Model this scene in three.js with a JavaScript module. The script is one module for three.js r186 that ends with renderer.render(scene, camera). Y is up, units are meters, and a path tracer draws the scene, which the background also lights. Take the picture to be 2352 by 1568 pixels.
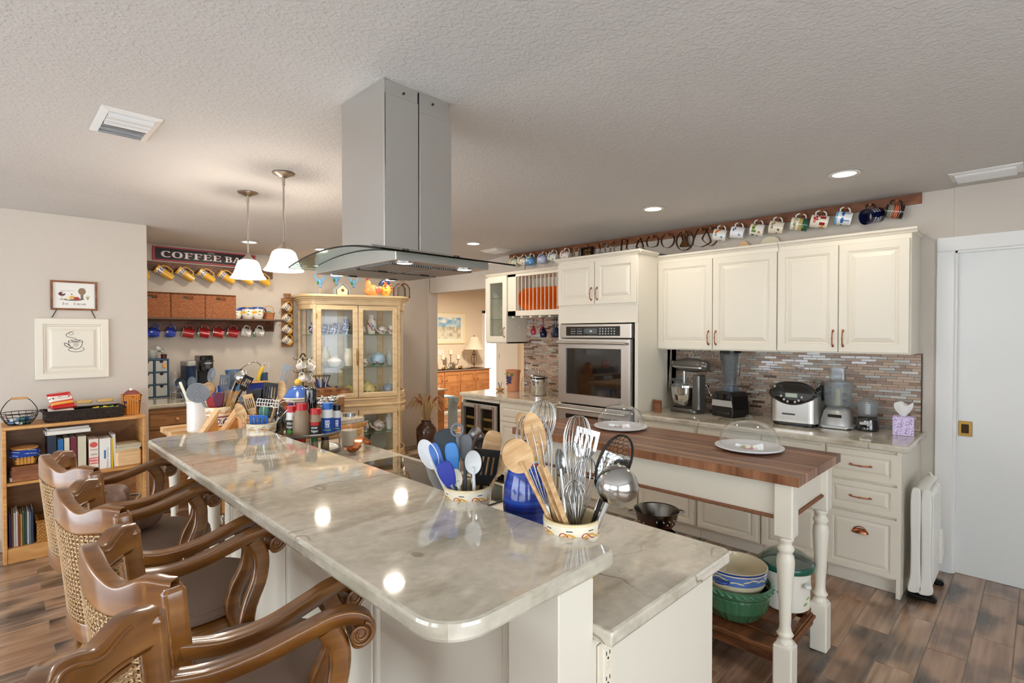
import * as THREE from 'three';
import { mergeGeometries } from 'three/addons/utils/BufferGeometryUtils.js';
import { RectAreaLightUniformsLib } from 'three/addons/lights/RectAreaLightUniformsLib.js';

// ---------- camera, sky, exposure ----------
const scene = new THREE.Scene();
const camera = new THREE.PerspectiveCamera(65.6, 2352 / 1568, 0.05, 60);
camera.position.set(0, 1.61, 0);
{
  const yaw = 44.8 * Math.PI / 180, pitch = -0.8 * Math.PI / 180;
  camera.lookAt(Math.sin(yaw) * Math.cos(pitch), 1.61 + Math.sin(pitch), -Math.cos(yaw) * Math.cos(pitch));
}
scene.background = new THREE.Color(0.84, 0.92, 1.0);
scene.backgroundIntensity = 8.5;
RectAreaLightUniformsLib.init();
const renderer = new THREE.WebGLRenderer({ antialias: true });
renderer.toneMapping = THREE.LinearToneMapping;
renderer.toneMappingExposure = 0.9;
renderer.shadowMap.enabled = true;

// key planes of the room (metres)
const CEIL = 2.59, XR = 4.6, ZL = -5.4, ZC = -6.43, XC = 0.98, XW = -3.2, ZB = 2.6;

// ---------- helpers ----------
let seed = 7;
const rnd = () => { seed = (seed * 1664525 + 1013904223) >>> 0; return seed / 4294967296; };
const rr = (a, b) => a + (b - a) * rnd();
const V3 = (x, y, z) => new THREE.Vector3(x, y, z);
const PI = Math.PI;
function clean(g) {
  if (g.index) g = g.toNonIndexed();
  for (const k of Object.keys(g.attributes)) if (!['position', 'normal', 'uv'].includes(k)) g.deleteAttribute(k);
  if (!g.attributes.normal) g.computeVertexNormals();
  if (!g.attributes.uv) g.setAttribute('uv', new THREE.BufferAttribute(new Float32Array(g.attributes.position.count * 2), 2));
  g.morphAttributes = {};
  return g;
}
const merge = (a) => { a = a.flat(9).filter(Boolean).map(clean); return a.length === 1 ? a[0] : mergeGeometries(a, false); };
function boxUV(g, s = 1) {
  const p = g.attributes.position, n = g.attributes.normal, u = g.attributes.uv;
  for (let i = 0; i < p.count; i++) {
    const ax = Math.abs(n.getX(i)), ay = Math.abs(n.getY(i)), az = Math.abs(n.getZ(i));
    const x = p.getX(i), y = p.getY(i), z = p.getZ(i);
    if (ay >= ax && ay >= az) u.setXY(i, x * s, z * s); else if (ax >= az) u.setXY(i, z * s, y * s); else u.setXY(i, x * s, y * s);
  }
  return g;
}
const _m = new THREE.Matrix4(), _q = new THREE.Quaternion(), _e = new THREE.Euler();
function xf(g, p = [0, 0, 0], r = [0, 0, 0], s = 1) {
  g = g.clone();
  const sc = Array.isArray(s) ? V3(...s) : V3(s, s, s);
  _m.compose(V3(...p), _q.setFromEuler(_e.set(...r)), sc);
  g.applyMatrix4(_m);
  return g;
}
const _cb = new Map();
function cbox(w, h, d, c = 0.003) {
  c = Math.min(c, w * 0.45, h * 0.45, d * 0.45);
  const key = [w, h, d, c].map((x) => x.toFixed(5)).join();
  if (_cb.has(key)) return _cb.get(key).clone();
  const H = [w / 2, h / 2, d / 2], pos = [], nor = [];
  const P = (s, a) => [0, 1, 2].map((i) => s[i] * (i === a ? H[i] : H[i] - c));
  const tri = (A, B, C) => {
    const u = V3(...B).sub(V3(...A)), v = V3(...C).sub(V3(...A)), n = u.cross(v).normalize();
    const m = V3((A[0] + B[0] + C[0]), (A[1] + B[1] + C[1]), (A[2] + B[2] + C[2]));
    if (n.dot(m) < 0) { [B, C] = [C, B]; n.negate(); }
    pos.push(...A, ...B, ...C); for (let i = 0; i < 3; i++) nor.push(n.x, n.y, n.z);
  };
  const quad = (A, B, C, D) => { tri(A, B, C); tri(A, C, D); };
  for (let a = 0; a < 3; a++) {
    const b = (a + 1) % 3, e = (a + 2) % 3;
    for (const s of [-1, 1]) {
      const q = [[-1, -1], [1, -1], [1, 1], [-1, 1]].map(([i, j]) => { const v = []; v[a] = s; v[b] = i; v[e] = j; return P(v, a); });
      quad(...q);
      for (const t of [-1, 1]) {
        const mk = (k, ax) => { const v = []; v[a] = s; v[b] = t; v[e] = k; return P(v, ax); };
        quad(mk(-1, a), mk(1, a), mk(1, b), mk(-1, b));
      }
    }
  }
  for (const i of [-1, 1]) for (const j of [-1, 1]) for (const k of [-1, 1]) tri(P([i, j, k], 0), P([i, j, k], 1), P([i, j, k], 2));
  const g = new THREE.BufferGeometry();
  g.setAttribute('position', new THREE.BufferAttribute(new Float32Array(pos), 3));
  g.setAttribute('normal', new THREE.BufferAttribute(new Float32Array(nor), 3));
  boxUV(clean(g)); _cb.set(key, g);
  return g.clone();
}
const bb = (x0, x1, y0, y1, z0, z1, c = 0.003) => xf(cbox(Math.abs(x1 - x0), Math.abs(y1 - y0), Math.abs(z1 - z0), c), [(x0 + x1) / 2, (y0 + y1) / 2, (z0 + z1) / 2]);
const bx = (w, h, d, x = 0, y = 0, z = 0, c = 0.003, r) => xf(cbox(w, h, d, c), [x, y, z], r);
const lathe = (pts, seg = 32, a0 = 0, a1 = PI * 2) => clean(new THREE.LatheGeometry(pts.map(([r, y]) => new THREE.Vector2(Math.max(r, 0.00001), y)), seg, a0, a1));
const tube = (pts, r, seg = 20, rad = 8, closed = false) => {
  const c = new THREE.CatmullRomCurve3(pts.map((p) => V3(...p)), closed, 'catmullrom', 0.5);
  return clean(new THREE.TubeGeometry(c, seg, r, rad, closed));
};
const cyl = (r0, r1, h, seg = 24, x = 0, y = 0, z = 0, rot) => xf(clean(new THREE.CylinderGeometry(r1, r0, h, seg)), [x, y, z], rot);
const sph = (r, x = 0, y = 0, z = 0, s = 1, seg = 20) => xf(clean(new THREE.SphereGeometry(r, seg, Math.ceil(seg * 0.7))), [x, y, z], [0, 0, 0], s);
const torus = (R, r, x, y, z, rot, seg = 28, arc = PI * 2, rad = 8) => xf(clean(new THREE.TorusGeometry(R, r, rad, seg, arc)), [x, y, z], rot);
function shapeOf(pts, holes = []) {
  const s = pts.extractPoints ? pts : new THREE.Shape(pts.map(([x, y]) => new THREE.Vector2(x, y)));
  for (const h of holes) s.holes.push(h.getPoints ? h : new THREE.Path(h.map(([x, y]) => new THREE.Vector2(x, y))));
  return s;
}
const ext = (pts, depth, bev = 0, holes = [], cs = 12) => clean(new THREE.ExtrudeGeometry(shapeOf(pts, holes), { depth: depth - 2 * bev, bevelEnabled: bev > 0, bevelThickness: bev, bevelSize: bev, bevelOffset: -bev, bevelSegments: 2, curveSegments: cs, steps: 1 }).translate(0, 0, -depth / 2 + bev));
const smooth = (pts, n = 40, closed = true) => new THREE.CatmullRomCurve3(pts.map(([x, y]) => V3(x, y, 0)), closed).getPoints(n).map((p) => [p.x, p.y]);
const circ = (r, n = 24, x = 0, y = 0, ry = r) => Array.from({ length: n }, (_, i) => [x + r * Math.cos(i / n * 2 * PI), y + ry * Math.sin(i / n * 2 * PI)]);
const rrect = (w, h, r, n = 6) => { const p = []; for (const [sx, sy, a] of [[1, 1, 0], [-1, 1, PI / 2], [-1, -1, PI], [1, -1, PI * 1.5]]) for (let i = 0; i <= n; i++) p.push([sx * (w / 2 - r) + r * Math.cos(a + i / n * PI / 2), sy * (h / 2 - r) + r * Math.sin(a + i / n * PI / 2)]); return p; };
// a panel in the xy plane made of nested rectangles [inset, z]
function ringPanel(w, h, rings, fill = true) {
  const pos = [];
  const R = rings.map(([i, z]) => [[-w / 2 + i, -h / 2 + i, z], [w / 2 - i, -h / 2 + i, z], [w / 2 - i, h / 2 - i, z], [-w / 2 + i, h / 2 - i, z]]);
  for (let k = 0; k + 1 < R.length; k++) for (let j = 0; j < 4; j++) {
    const a = R[k][j], b = R[k][(j + 1) % 4], c = R[k + 1][(j + 1) % 4], d = R[k + 1][j];
    pos.push(...a, ...b, ...c, ...a, ...c, ...d);
  }
  if (fill) { const [a, b, c, d] = R[R.length - 1]; pos.push(...a, ...b, ...c, ...a, ...c, ...d); }
  { const [a, b, c, d] = R[0]; if (fill) pos.push(...a, ...c, ...b, ...a, ...d, ...c); }
  const g = new THREE.BufferGeometry();
  g.setAttribute('position', new THREE.BufferAttribute(new Float32Array(pos), 3));
  g.computeVertexNormals();
  return boxUV(clean(g));
}
// a grid surface from f(u, v) -> [x, y, z]
function surf(f, nu, nv, flip = false) {
  const pos = [], uv = [], idx = [];
  for (let j = 0; j <= nv; j++) for (let i = 0; i <= nu; i++) { pos.push(...f(i / nu, j / nv)); uv.push(i / nu, j / nv); }
  for (let j = 0; j < nv; j++) for (let i = 0; i < nu; i++) {
    const a = j * (nu + 1) + i, b = a + 1, c = a + nu + 1, d = c + 1;
    flip ? idx.push(a, c, b, b, c, d) : idx.push(a, b, c, b, d, c);
  }
  const g = new THREE.BufferGeometry();
  g.setAttribute('position', new THREE.BufferAttribute(new Float32Array(pos), 3));
  g.setAttribute('uv', new THREE.BufferAttribute(new Float32Array(uv), 2));
  g.setIndex(idx); g.computeVertexNormals();
  return clean(g);
}
// sweep a closed profile [[a, b]] along points; side = b axis hint (up)
function sweep(path, prof, up = V3(0, 1, 0), scale = () => 1, n = 30) {
  const c = new THREE.CatmullRomCurve3(path.map((p) => V3(...p)));
  const rings = [];
  for (let i = 0; i <= n; i++) {
    const t = i / n, p = c.getPoint(t), T = c.getTangent(t).normalize();
    const S = T.clone().cross(up).normalize(), U = S.clone().cross(T).normalize(), k = scale(t);
    const [ka, kb] = Array.isArray(k) ? k : [k, k];
    rings.push(prof.map(([a, b]) => p.clone().addScaledVector(S, a * ka).addScaledVector(U, b * kb)));
  }
  const m = prof.length;
  const g = surf((u, v) => { const r = rings[Math.round(v * n)][Math.round(u * m) % m]; return [r.x, r.y, r.z]; }, m, n, true);
  const caps = [rings[0], rings[n]].map((r, k) => {
    const o = r.reduce((s, q) => s.add(q), V3(0, 0, 0)).multiplyScalar(1 / m), pos = [];
    for (let i = 0; i < m; i++) { const a = r[i], b = r[(i + 1) % m]; k ? pos.push(...o.toArray(), ...b.toArray(), ...a.toArray()) : pos.push(...o.toArray(), ...a.toArray(), ...b.toArray()); }
    const q = new THREE.BufferGeometry(); q.setAttribute('position', new THREE.BufferAttribute(new Float32Array(pos), 3)); q.computeVertexNormals(); return clean(q);
  });
  return merge([g, ...caps]);
}

const used = new Map();
function numbered(n) { const k = (used.get(n) || 0); used.set(n, k + 1); return k ? n + '_' + String(k).padStart(3, '0') : n; }
function mk(name, geos, m) {
  const g = Array.isArray(geos) ? merge(geos) : geos;
  if (m.userData.box) boxUV(g, m.userData.box);
  const o = new THREE.Mesh(g, m);
  o.name = name; o.castShadow = o.receiveShadow = true;
  return o;
}
function thing(name, label, category, p = [0, 0, 0], ry = 0, group) {
  const o = new THREE.Group();
  o.name = numbered(name); o.position.set(...p); o.rotation.y = ry;
  o.userData = { label, category }; if (group) o.userData.group = group;
  scene.add(o); return o;
}
function part(o, name, geos, m, label) { const q = mk(name, geos, m); if (label) q.userData.label = label; o.add(q); return q; }
function single(name, label, category, geos, m, group, p, r) {
  const q = mk(numbered(name), geos, m); q.userData = { label, category }; if (group) q.userData.group = group;
  if (p) q.position.set(...p); if (r) q.rotation.set(...r);
  scene.add(q); return q;
}
function struct(name, geos, m) { const q = mk(numbered(name), geos, m); q.userData.kind = 'structure'; scene.add(q); return q; }
function copyOf(o, label, p, ry, group) {
  const c = o.clone(); c.name = numbered(o.name.replace(/_\d{3}$/, '')); c.userData = { ...o.userData, label };
  if (group) c.userData.group = group;
  if (p) c.position.set(...p); if (ry !== undefined) c.rotation.y = ry;
  scene.add(c); return c;
}

// ---------- textures ----------
function hash(x, y, s) { let h = (x * 374761393 + y * 668265263 + s * 1442695041) | 0; h = Math.imul(h ^ (h >>> 13), 1274126177); return ((h ^ (h >>> 16)) >>> 0) / 4294967296; }
function vnoise(x, y, px, py, s) { // periodic value noise
  const x0 = Math.floor(x), y0 = Math.floor(y), fx = x - x0, fy = y - y0, u = fx * fx * (3 - 2 * fx), v = fy * fy * (3 - 2 * fy);
  const m = (a, n) => ((a % n) + n) % n;
  const a = hash(m(x0, px), m(y0, py), s), b = hash(m(x0 + 1, px), m(y0, py), s), c = hash(m(x0, px), m(y0 + 1, py), s), d = hash(m(x0 + 1, px), m(y0 + 1, py), s);
  return a + (b - a) * u + (c - a) * v + (a - b - c + d) * u * v;
}
function fbm(u, v, fx, fy, oct, s) { let a = 0, w = 0.5, t = 0; for (let i = 0; i < oct; i++) { a += w * vnoise(u * fx, v * fy, fx, fy, s + i); t += w; w *= 0.5; fx *= 2; fy *= 2; } return a / t; }
function tex(n, f, srgb = true, rep = 1, h = n) {
  const d = new Uint8Array(n * h * 4);
  for (let y = 0; y < h; y++) for (let x = 0; x < n; x++) { const c = f(x / n, y / h), o = (y * n + x) * 4; d[o] = c[0]; d[o + 1] = c[1]; d[o + 2] = c[2]; d[o + 3] = c[3] === undefined ? 255 : c[3]; }
  const t = new THREE.DataTexture(d, n, h, THREE.RGBAFormat);
  t.wrapS = t.wrapT = THREE.RepeatWrapping; t.magFilter = THREE.LinearFilter;
  if (srgb) t.colorSpace = THREE.SRGBColorSpace;
  if (Array.isArray(rep)) t.repeat.set(...rep); else t.repeat.set(rep, rep);
  t.needsUpdate = true; return t;
}
function canvasTex(w, h, draw, wrap = false) {
  const c = document.createElement('canvas'); c.width = w; c.height = h;
  draw(c.getContext('2d'), w, h);
  const t = new THREE.CanvasTexture(c); t.colorSpace = THREE.SRGBColorSpace;
  if (wrap) t.wrapS = t.wrapT = THREE.RepeatWrapping;
  return t;
}
const lerp3 = (a, b, t) => a.map((x, i) => x + (b[i] - x) * t);
const clamp01 = (x) => Math.min(1, Math.max(0, x));
const hex3 = (h) => [(h >> 16) & 255, (h >> 8) & 255, h & 255];
function M(color, rough = 0.5, o = {}) {
  const { box, ...rest } = o;
  const P = ['clearcoat', 'transmission', 'sheen', 'ior', 'thickness', 'anisotropy', 'specularIntensity'].some((k) => k in rest);
  const m = new (P ? THREE.MeshPhysicalMaterial : THREE.MeshStandardMaterial)({ color, roughness: rough, ...rest });
  if (box) m.userData.box = box;
  return m;
}
function woodTex(light, dark, s, { fx = 3, fy = 40, n = 512, k = 1.2, ring = 6 } = {}) {
  const A = hex3(light), B = hex3(dark);
  return tex(n, (u, v) => {
    const w = fbm(u, v, fx, 4, 3, s), g = fbm(u, v, fx, fy, 4, s + 9);
    const r = 0.5 + 0.5 * Math.sin((v * ring + w * 2.5) * 2 * PI);
    return lerp3(A, B, clamp01((0.35 * r + 0.9 * g - 0.28) * k));
  });
}
const clothBump = tex(128, (u, v) => { const a = 128 + 60 * Math.sin(u * 2 * PI * 32) * Math.sin(v * 2 * PI * 32); return [a, a, a]; }, false);

// ---------- materials ----------
const stuccoB = tex(512, (u, v) => { const a = fbm(u, v, 40, 40, 3, 3), b = fbm(u, v, 90, 90, 2, 8); const x = clamp01((a - 0.42) * 4) * 170 + b * 85; return [x, x, x]; }, false);
const orangeB = tex(512, (u, v) => { const a = fbm(u, v, 60, 60, 3, 5); const x = a * 255; return [x, x, x]; }, false);
const MAT = {};
MAT.wall = M(0xcdc4b8, 0.85, { box: 1.6, bumpMap: orangeB, bumpScale: 0.0009 });
MAT.ceil = M(0xcfcbc6, 0.9, { box: 2.1, bumpMap: stuccoB, bumpScale: 0.0014 });
MAT.white = M(0xe9e8e4, 0.45);
MAT.cream = M(0xe3dccb, 0.42, { clearcoat: 0.25, clearcoatRoughness: 0.4 });
const stone = tex(1024, (u, v) => {
  const w1 = fbm(u, v, 3, 3, 4, 21), w2 = fbm(u, v, 4, 7, 4, 33), f = fbm(u, v, 60, 60, 3, 44), f2 = fbm(u, v, 14, 30, 4, 71);
  let c = lerp3([214, 206, 190], [176, 170, 150], clamp01((w2 - 0.3) * 1.8));
  c = lerp3(c, [228, 219, 203], clamp01((f2 - 0.55) * 2.4));
  c = lerp3(c, [158, 148, 128], clamp01((fbm(u, v, 5, 16, 5, 77) - 0.6) * 3));
  const d1 = Math.abs(Math.sin((v * 3 + u * 1 + w1 * 2.2) * PI)), d2 = Math.abs(Math.sin((v * 5 - u * 2 + w2 * 2.6) * PI));
  const vein = Math.max(0, 1 - d1 * 22) * 0.75 * clamp01((fbm(u, v, 6, 6, 2, 90) - 0.4) * 4) + Math.max(0, 1 - d2 * 30) * 0.4 * clamp01((fbm(u, v, 5, 5, 2, 95) - 0.45) * 5);
  c = lerp3(c, [122, 112, 92], vein);
  return c.map((x) => x + (f - 0.5) * 22);
});
MAT.stone = M(0xffffff, 0.06, { box: 0.9, map: stone, clearcoat: 0.5, clearcoatRoughness: 0.015 });
const walnutT = woodTex(0xbe8a4a, 0x74481e, 50, { fx: 2, fy: 24, ring: 3 });
MAT.chairWood = M(0xd6c6a6, 0.3, { box: 1.7, map: walnutT, clearcoat: 0.7, clearcoatRoughness: 0.15 });
MAT.oak = M(0xffffff, 0.45, { box: 2, map: woodTex(0xd9a566, 0xb37a3e, 60, { fx: 2, fy: 40, ring: 2 }) });
MAT.oakDark = M(0xffffff, 0.4, { box: 2, map: woodTex(0xa9784a, 0x7a5230, 65, { fx: 2, fy: 30, ring: 2 }) });
MAT.railWood = M(0xffffff, 0.5, { box: 2.5, map: woodTex(0x9a5f36, 0x5a3018, 66, { fx: 2, fy: 30, ring: 3 }) });
MAT.knotWood = M(0xffffff, 0.45, { box: 2.5, map: woodTex(0x7a4a28, 0x3e2212, 68, { fx: 3, fy: 20, ring: 4 }) });
MAT.hutch = M(0xffffff, 0.35, { box: 2, map: woodTex(0xe4cca0, 0xd0b081, 61, { fx: 2, fy: 30, ring: 1 }), clearcoat: 0.4, clearcoatRoughness: 0.2 });
MAT.pale = M(0xffffff, 0.5, { box: 2, map: woodTex(0xe8c89c, 0xd6ac7a, 62, { fx: 2, fy: 40, ring: 2 }) });
MAT.hallOak = M(0xffffff, 0.45, { box: 2, map: woodTex(0xc98c58, 0x9a6238, 63, { fx: 2, fy: 30, ring: 2 }) });
MAT.spoon = M(0xffffff, 0.6, { box: 6, map: woodTex(0xd9b586, 0xb98d5b, 64, { fx: 2, fy: 20, n: 256, ring: 2 }) });
MAT.steel = M(0xb9b9b6, 0.32, { metalness: 1 });
const brushB = tex(256, (u, v) => { const x = fbm(u, v, 2, 128, 2, 12) * 255; return [x, x, x]; }, false);
MAT.brushed = M(0xd2d0cc, 0.36, { metalness: 1, box: 1.5, bumpMap: brushB, bumpScale: 0.00012 });
MAT.chrome = M(0xd6d6d6, 0.1, { metalness: 1 });
MAT.wire = M(0xc4c4c2, 0.2, { metalness: 1 });
MAT.nickel = M(0xb8b0a4, 0.3, { metalness: 1 });
MAT.copper = M(0xd08a62, 0.2, { metalness: 1 });
MAT.bronze = M(0x8a5a44, 0.32, { metalness: 0.9 });
MAT.brass = M(0xb08a4a, 0.3, { metalness: 1 });
MAT.gun = M(0x4a4743, 0.25, { metalness: 0.85 });
MAT.iron = M(0x2a2623, 0.5, { metalness: 0.6 });
MAT.black = M(0x101012, 0.3);
MAT.blackGloss = M(0x0a0b0d, 0.08, { clearcoat: 1, clearcoatRoughness: 0.03 });
MAT.greyPl = M(0x6d7278, 0.45);
MAT.darkPl = M(0x23262a, 0.4);
MAT.whitePl = M(0xe6e5e0, 0.4);
MAT.silverPl = M(0xb9bab8, 0.35, { metalness: 0.4 });
MAT.glass = M(0xffffff, 0.02, { transmission: 1, thickness: 0, ior: 1.45 });
MAT.glassTint = M(0xd6e6de, 0.02, { transmission: 1, thickness: 0, ior: 1.45 });
MAT.glassBlue = M(0xa4d4ea, 0.03, { transmission: 1, thickness: 0, ior: 1.45 });
MAT.glassNavy = M(0x7c9fd0, 0.03, { transmission: 1, thickness: 0, ior: 1.45 });
MAT.glassPink = M(0xf8c4d4, 0.03, { transmission: 1, thickness: 0, ior: 1.45 });
MAT.glassTeal = M(0xc0e8e6, 0.03, { transmission: 1, thickness: 0, ior: 1.45 });
MAT.porcelain = M(0xeeece6, 0.12, { clearcoat: 0.6, clearcoatRoughness: 0.05 });
MAT.creamGlaze = M(0xe6dcc0, 0.15, { clearcoat: 0.5, clearcoatRoughness: 0.05 });
MAT.blueGlaze = M(0x1f3fae, 0.14, { clearcoat: 0.8, clearcoatRoughness: 0.05 });
MAT.yellowGlaze = M(0xe8b23e, 0.18, { clearcoat: 0.5, clearcoatRoughness: 0.06 });
MAT.redGlaze = M(0xb0201e, 0.18, { clearcoat: 0.5, clearcoatRoughness: 0.06 });
MAT.orangeGlaze = M(0xf07820, 0.2, { clearcoat: 0.5, clearcoatRoughness: 0.06 });
MAT.stoneGlaze = M(0xb8b09a, 0.25);
MAT.paper = M(0xece8de, 0.8);
MAT.red = M(0xc01820, 0.3);
MAT.blue = M(0x1f62b8, 0.35);
MAT.navy = M(0x22345c, 0.5);
MAT.green = M(0x2c7a4a, 0.4);
MAT.yellow = M(0xe8c23a, 0.5);
MAT.purple = M(0x6b2d86, 0.5);
MAT.maroon = M(0x5c1f38, 0.4);
const glow = (c, i) => M(0x222222, 0.5, { emissive: c, emissiveIntensity: i });
// ---------- room shell ----------
const T = 0.12;
const plankT = tex(1024, (u, v) => {
  const w = fbm(u, v, 2, 4, 3, 101), g = fbm(u, v, 4, 70, 4, 111), s = fbm(u, v, 2, 9, 4, 131), k = fbm(u, v, 3, 5, 4, 151);
  let c = lerp3([190, 160, 135], [148, 119, 96], clamp01(g * 1.5 - 0.25 + 0.25 * Math.sin((v * 5 + w * 3) * 2 * PI)));
  c = lerp3(c, [190, 160, 134], clamp01((s - 0.56) * 3));
  c = lerp3(c, [62, 56, 52], clamp01((k - 0.54) * 3.6) * 0.8 * clamp01(0.4 + g));
  return c;
}, true, [1, 1]);
const plankM = Array.from({ length: 7 }, (_, i) => { const t = plankT.clone(); t.offset.set(hash(i, 1, 5), hash(i, 2, 5)); t.repeat.set(0.9, 0.9); t.needsUpdate = true; return M([0xffffff, 0xefe6de, 0xf6efe8, 0xe4dad2, 0xffffff, 0xf0e8e4, 0xe8dcd0][i], 0.24, { map: t, clearcoat: 0.4, clearcoatRoughness: 0.15 }); });
const grout = M(0xa89c90, 0.9);
const floor = struct('floor', [bb(XW - T, 9.3, -0.12, -0.003, -9.2, ZB + T, 0)], grout);
{
  const L = 0.6366, W = 0.16, gp = 0.003;
  const base = cbox(L - gp, 0.012, W - gp, 0.0015);
  const rest = [];
  let count = 0;
  for (let r = -60; r < 18; r++) {
    const z = -0.257 + 0.08 + r * W, off = (r & 1) ? 3.416 : 3.732;
    for (let k = -12; k < 10; k++) {
      const x = off + (k + 0.5) * L;
      if (x < XW - 0.2 || x > 9.2 || z < -9.1 || z > ZB) continue;
      const left = x > -0.75 && x < 1.1 && z > -5.2 && z < -2.5, right = x > 1.9 && x < 4.75 && z > -1.3 && z < 0.75;
      if ((left || right) && count < 300) {
        const q = new THREE.Mesh(base, plankM[Math.floor(hash(r + 99, k + 99, 3) * 7)]);
        q.name = 'plank'; q.position.set(x, -0.006, z); q.castShadow = q.receiveShadow = true; floor.add(q); count++;
      } else rest.push(xf(base, [x, -0.006, z]));
    }
  }
  const q = mk('plank', merge(rest), plankM[0]); q.userData.kind = 'stuff'; floor.add(q);
}
struct('ceiling', [bb(XW - T, 9.3, CEIL, CEIL + 0.12, -9.2, ZB + T, 0), xf(ext([[4.7, CEIL + 0.02], [4.7, CEIL - 0.0005], [5.35, 2.535], [6.5, 2.53], [6.5, CEIL + 0.02]], XR - XW), [(XR + XW) / 2, 0, 0], [0, PI / 2, 0])], MAT.ceil);
struct('wall_left', [bb(XW - T, XC, 0, CEIL, ZL - T, ZL, 0.004), bb(XC - T, XC, 0, CEIL, ZC, ZL - 0.01, 0.004)], MAT.wall);
struct('wall_back', [bb(XC - T, XR + 0.14, 0, CEIL, ZC - T, ZC, 0)], MAT.wall);
struct('wall_right', [bb(XR, XR + 0.14, 0, CEIL, -4.42, -0.434, 0.006), bb(XR, XR + 0.14, 0, CEIL, 0.5, ZB + T, 0.004), bb(XR, XR + 0.14, 2.165, CEIL, -0.44, 0.51, 0.004),
  bb(XR, XR + 0.14, 2.2, CEIL, -6.35, -4.4, 0.006), bb(XR, XR + 0.14, 0, CEIL, ZC - T, -6.33, 0.006), bb(XR, XR + 0.14, 0, CEIL, -9.1, ZC - T, 0)], MAT.wall);
// wall with the windows, out of frame on the left, and the wall behind the camera
struct('wall_window', [bb(XW - T, XW, 0, CEIL, -5.5, -4.7, 0), bb(XW - T, XW, 2.15, CEIL, -4.7, -1.3, 0), bb(XW - T, XW, 0, CEIL, -1.3, -0.8, 0), bb(XW - T, XW, 0, 0.8, -0.8, 1.9, 0), bb(XW - T, XW, 2.15, CEIL, -0.8, 1.9, 0), bb(XW - T, XW, 0, CEIL, 1.9, ZB + T, 0)], MAT.wall);
struct('wall_front', [bb(XW, -2.3, 0, CEIL, ZB, ZB + T, 0), bb(-2.3, 1.9, 2.15, CEIL, ZB, ZB + T, 0), bb(-2.3, 1.9, 0, 0.5, ZB, ZB + T, 0), bb(1.9, XR + 0.14, 0, CEIL, ZB, ZB + T, 0)], MAT.wall);
struct('wall_hall', [bb(XR + 0.14, 8.02, 0, CEIL, -9.2, -9.0, 0), bb(8.02, 8.4, 2.1, CEIL, -9.2, -9.0, 0), bb(8.02, 8.4, 0, 0.12, -9.2, -9.0, 0), bb(8.4, 9.3, 0, CEIL, -9.2, -9.0, 0), bb(9.18, 9.3, 0, CEIL, -9.0, -3.0, 0), bb(XR + 0.14, 9.3, 0, CEIL, -3.0, -2.9, 0)], M(0xe6d6c0, 0.85, { box: 1, bumpMap: orangeB, bumpScale: 0.0015 }));
function windowUnit(axis, at, a0, a1, y0, y1, cols, n) {
  const B = (a, b, c, d, t0, t1) => axis === 'x' ? bb(at + t0, at + t1, c, d, a, b, 0.004) : bb(a, b, c, d, at + t0, at + t1, 0.004);
  const f = [B(a0, a1, y0, y0 + 0.06, -0.1, -0.02), B(a0, a1, y1 - 0.06, y1, -0.1, -0.02)];
  for (let i = 0; i <= cols; i++) { const c = a0 + 0.03 + (a1 - a0 - 0.06) * i / cols; f.push(B(c - 0.03, c + 0.03, y0, y1, -0.1, -0.02)); }
  const w = struct('window_' + n, f, MAT.white);
  for (let i = 0; i < cols; i++) { const c0 = a0 + 0.06 + (a1 - a0 - 0.12) * i / cols, c1 = a0 + 0.06 + (a1 - a0 - 0.12) * (i + 1) / cols; part(w, 'pane', [axis === 'x' ? xf(clean(new THREE.PlaneGeometry(c1 - c0, y1 - y0 - 0.1)), [at - 0.06, (y0 + y1) / 2, (c0 + c1) / 2], [0, PI / 2, 0]) : xf(clean(new THREE.PlaneGeometry(c1 - c0, y1 - y0 - 0.1)), [(c0 + c1) / 2, (y0 + y1) / 2, at + 0.06])], MAT.glass); }
}
windowUnit('x', XW, -4.7, -1.3, 0.02, 2.15, 2, 1);
windowUnit('x', XW, -0.8, 1.9, 0.8, 2.15, 3, 2);
windowUnit('z', ZB + 0.12, -2.3, 1.9, 0.5, 2.15, 4, 3);
// narrow leaded sidelight and front door at the end of the hall
{
  const w = struct('window_4', [bb(7.98, 8.04, 0, 2.14, -9.02, -8.96), bb(8.38, 8.44, 0, 2.14, -9.02, -8.96), bb(7.98, 8.44, 2.08, 2.14, -9.02, -8.96), bb(8.0, 8.42, 0, 0.16, -9.02, -8.96)], MAT.white);
  part(w, 'pane', [xf(clean(new THREE.PlaneGeometry(0.36, 1.98)), [8.21, 1.1, -9.05])], MAT.glass);
  const lead = [];
  for (let i = 0; i < 6; i++) lead.push(tube([[8.21, 0.2 + i * 0.31, -9.04], [8.3, 0.355 + i * 0.31, -9.04], [8.21, 0.51 + i * 0.31, -9.04], [8.12, 0.355 + i * 0.31, -9.04]], 0.004, 16, 5, true));
  part(w, 'leading', lead, MAT.gun);
  const d = struct('door_2', [bb(8.46, 9.1, 0.01, 2.08, -9.0, -8.96)], MAT.white);
  for (const y of [0.3, 1.1, 1.85]) part(d, 'hinge', [cyl(0.008, 0.008, 0.1, 10, 8.47, y, -8.95)], MAT.nickel);
}
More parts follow.
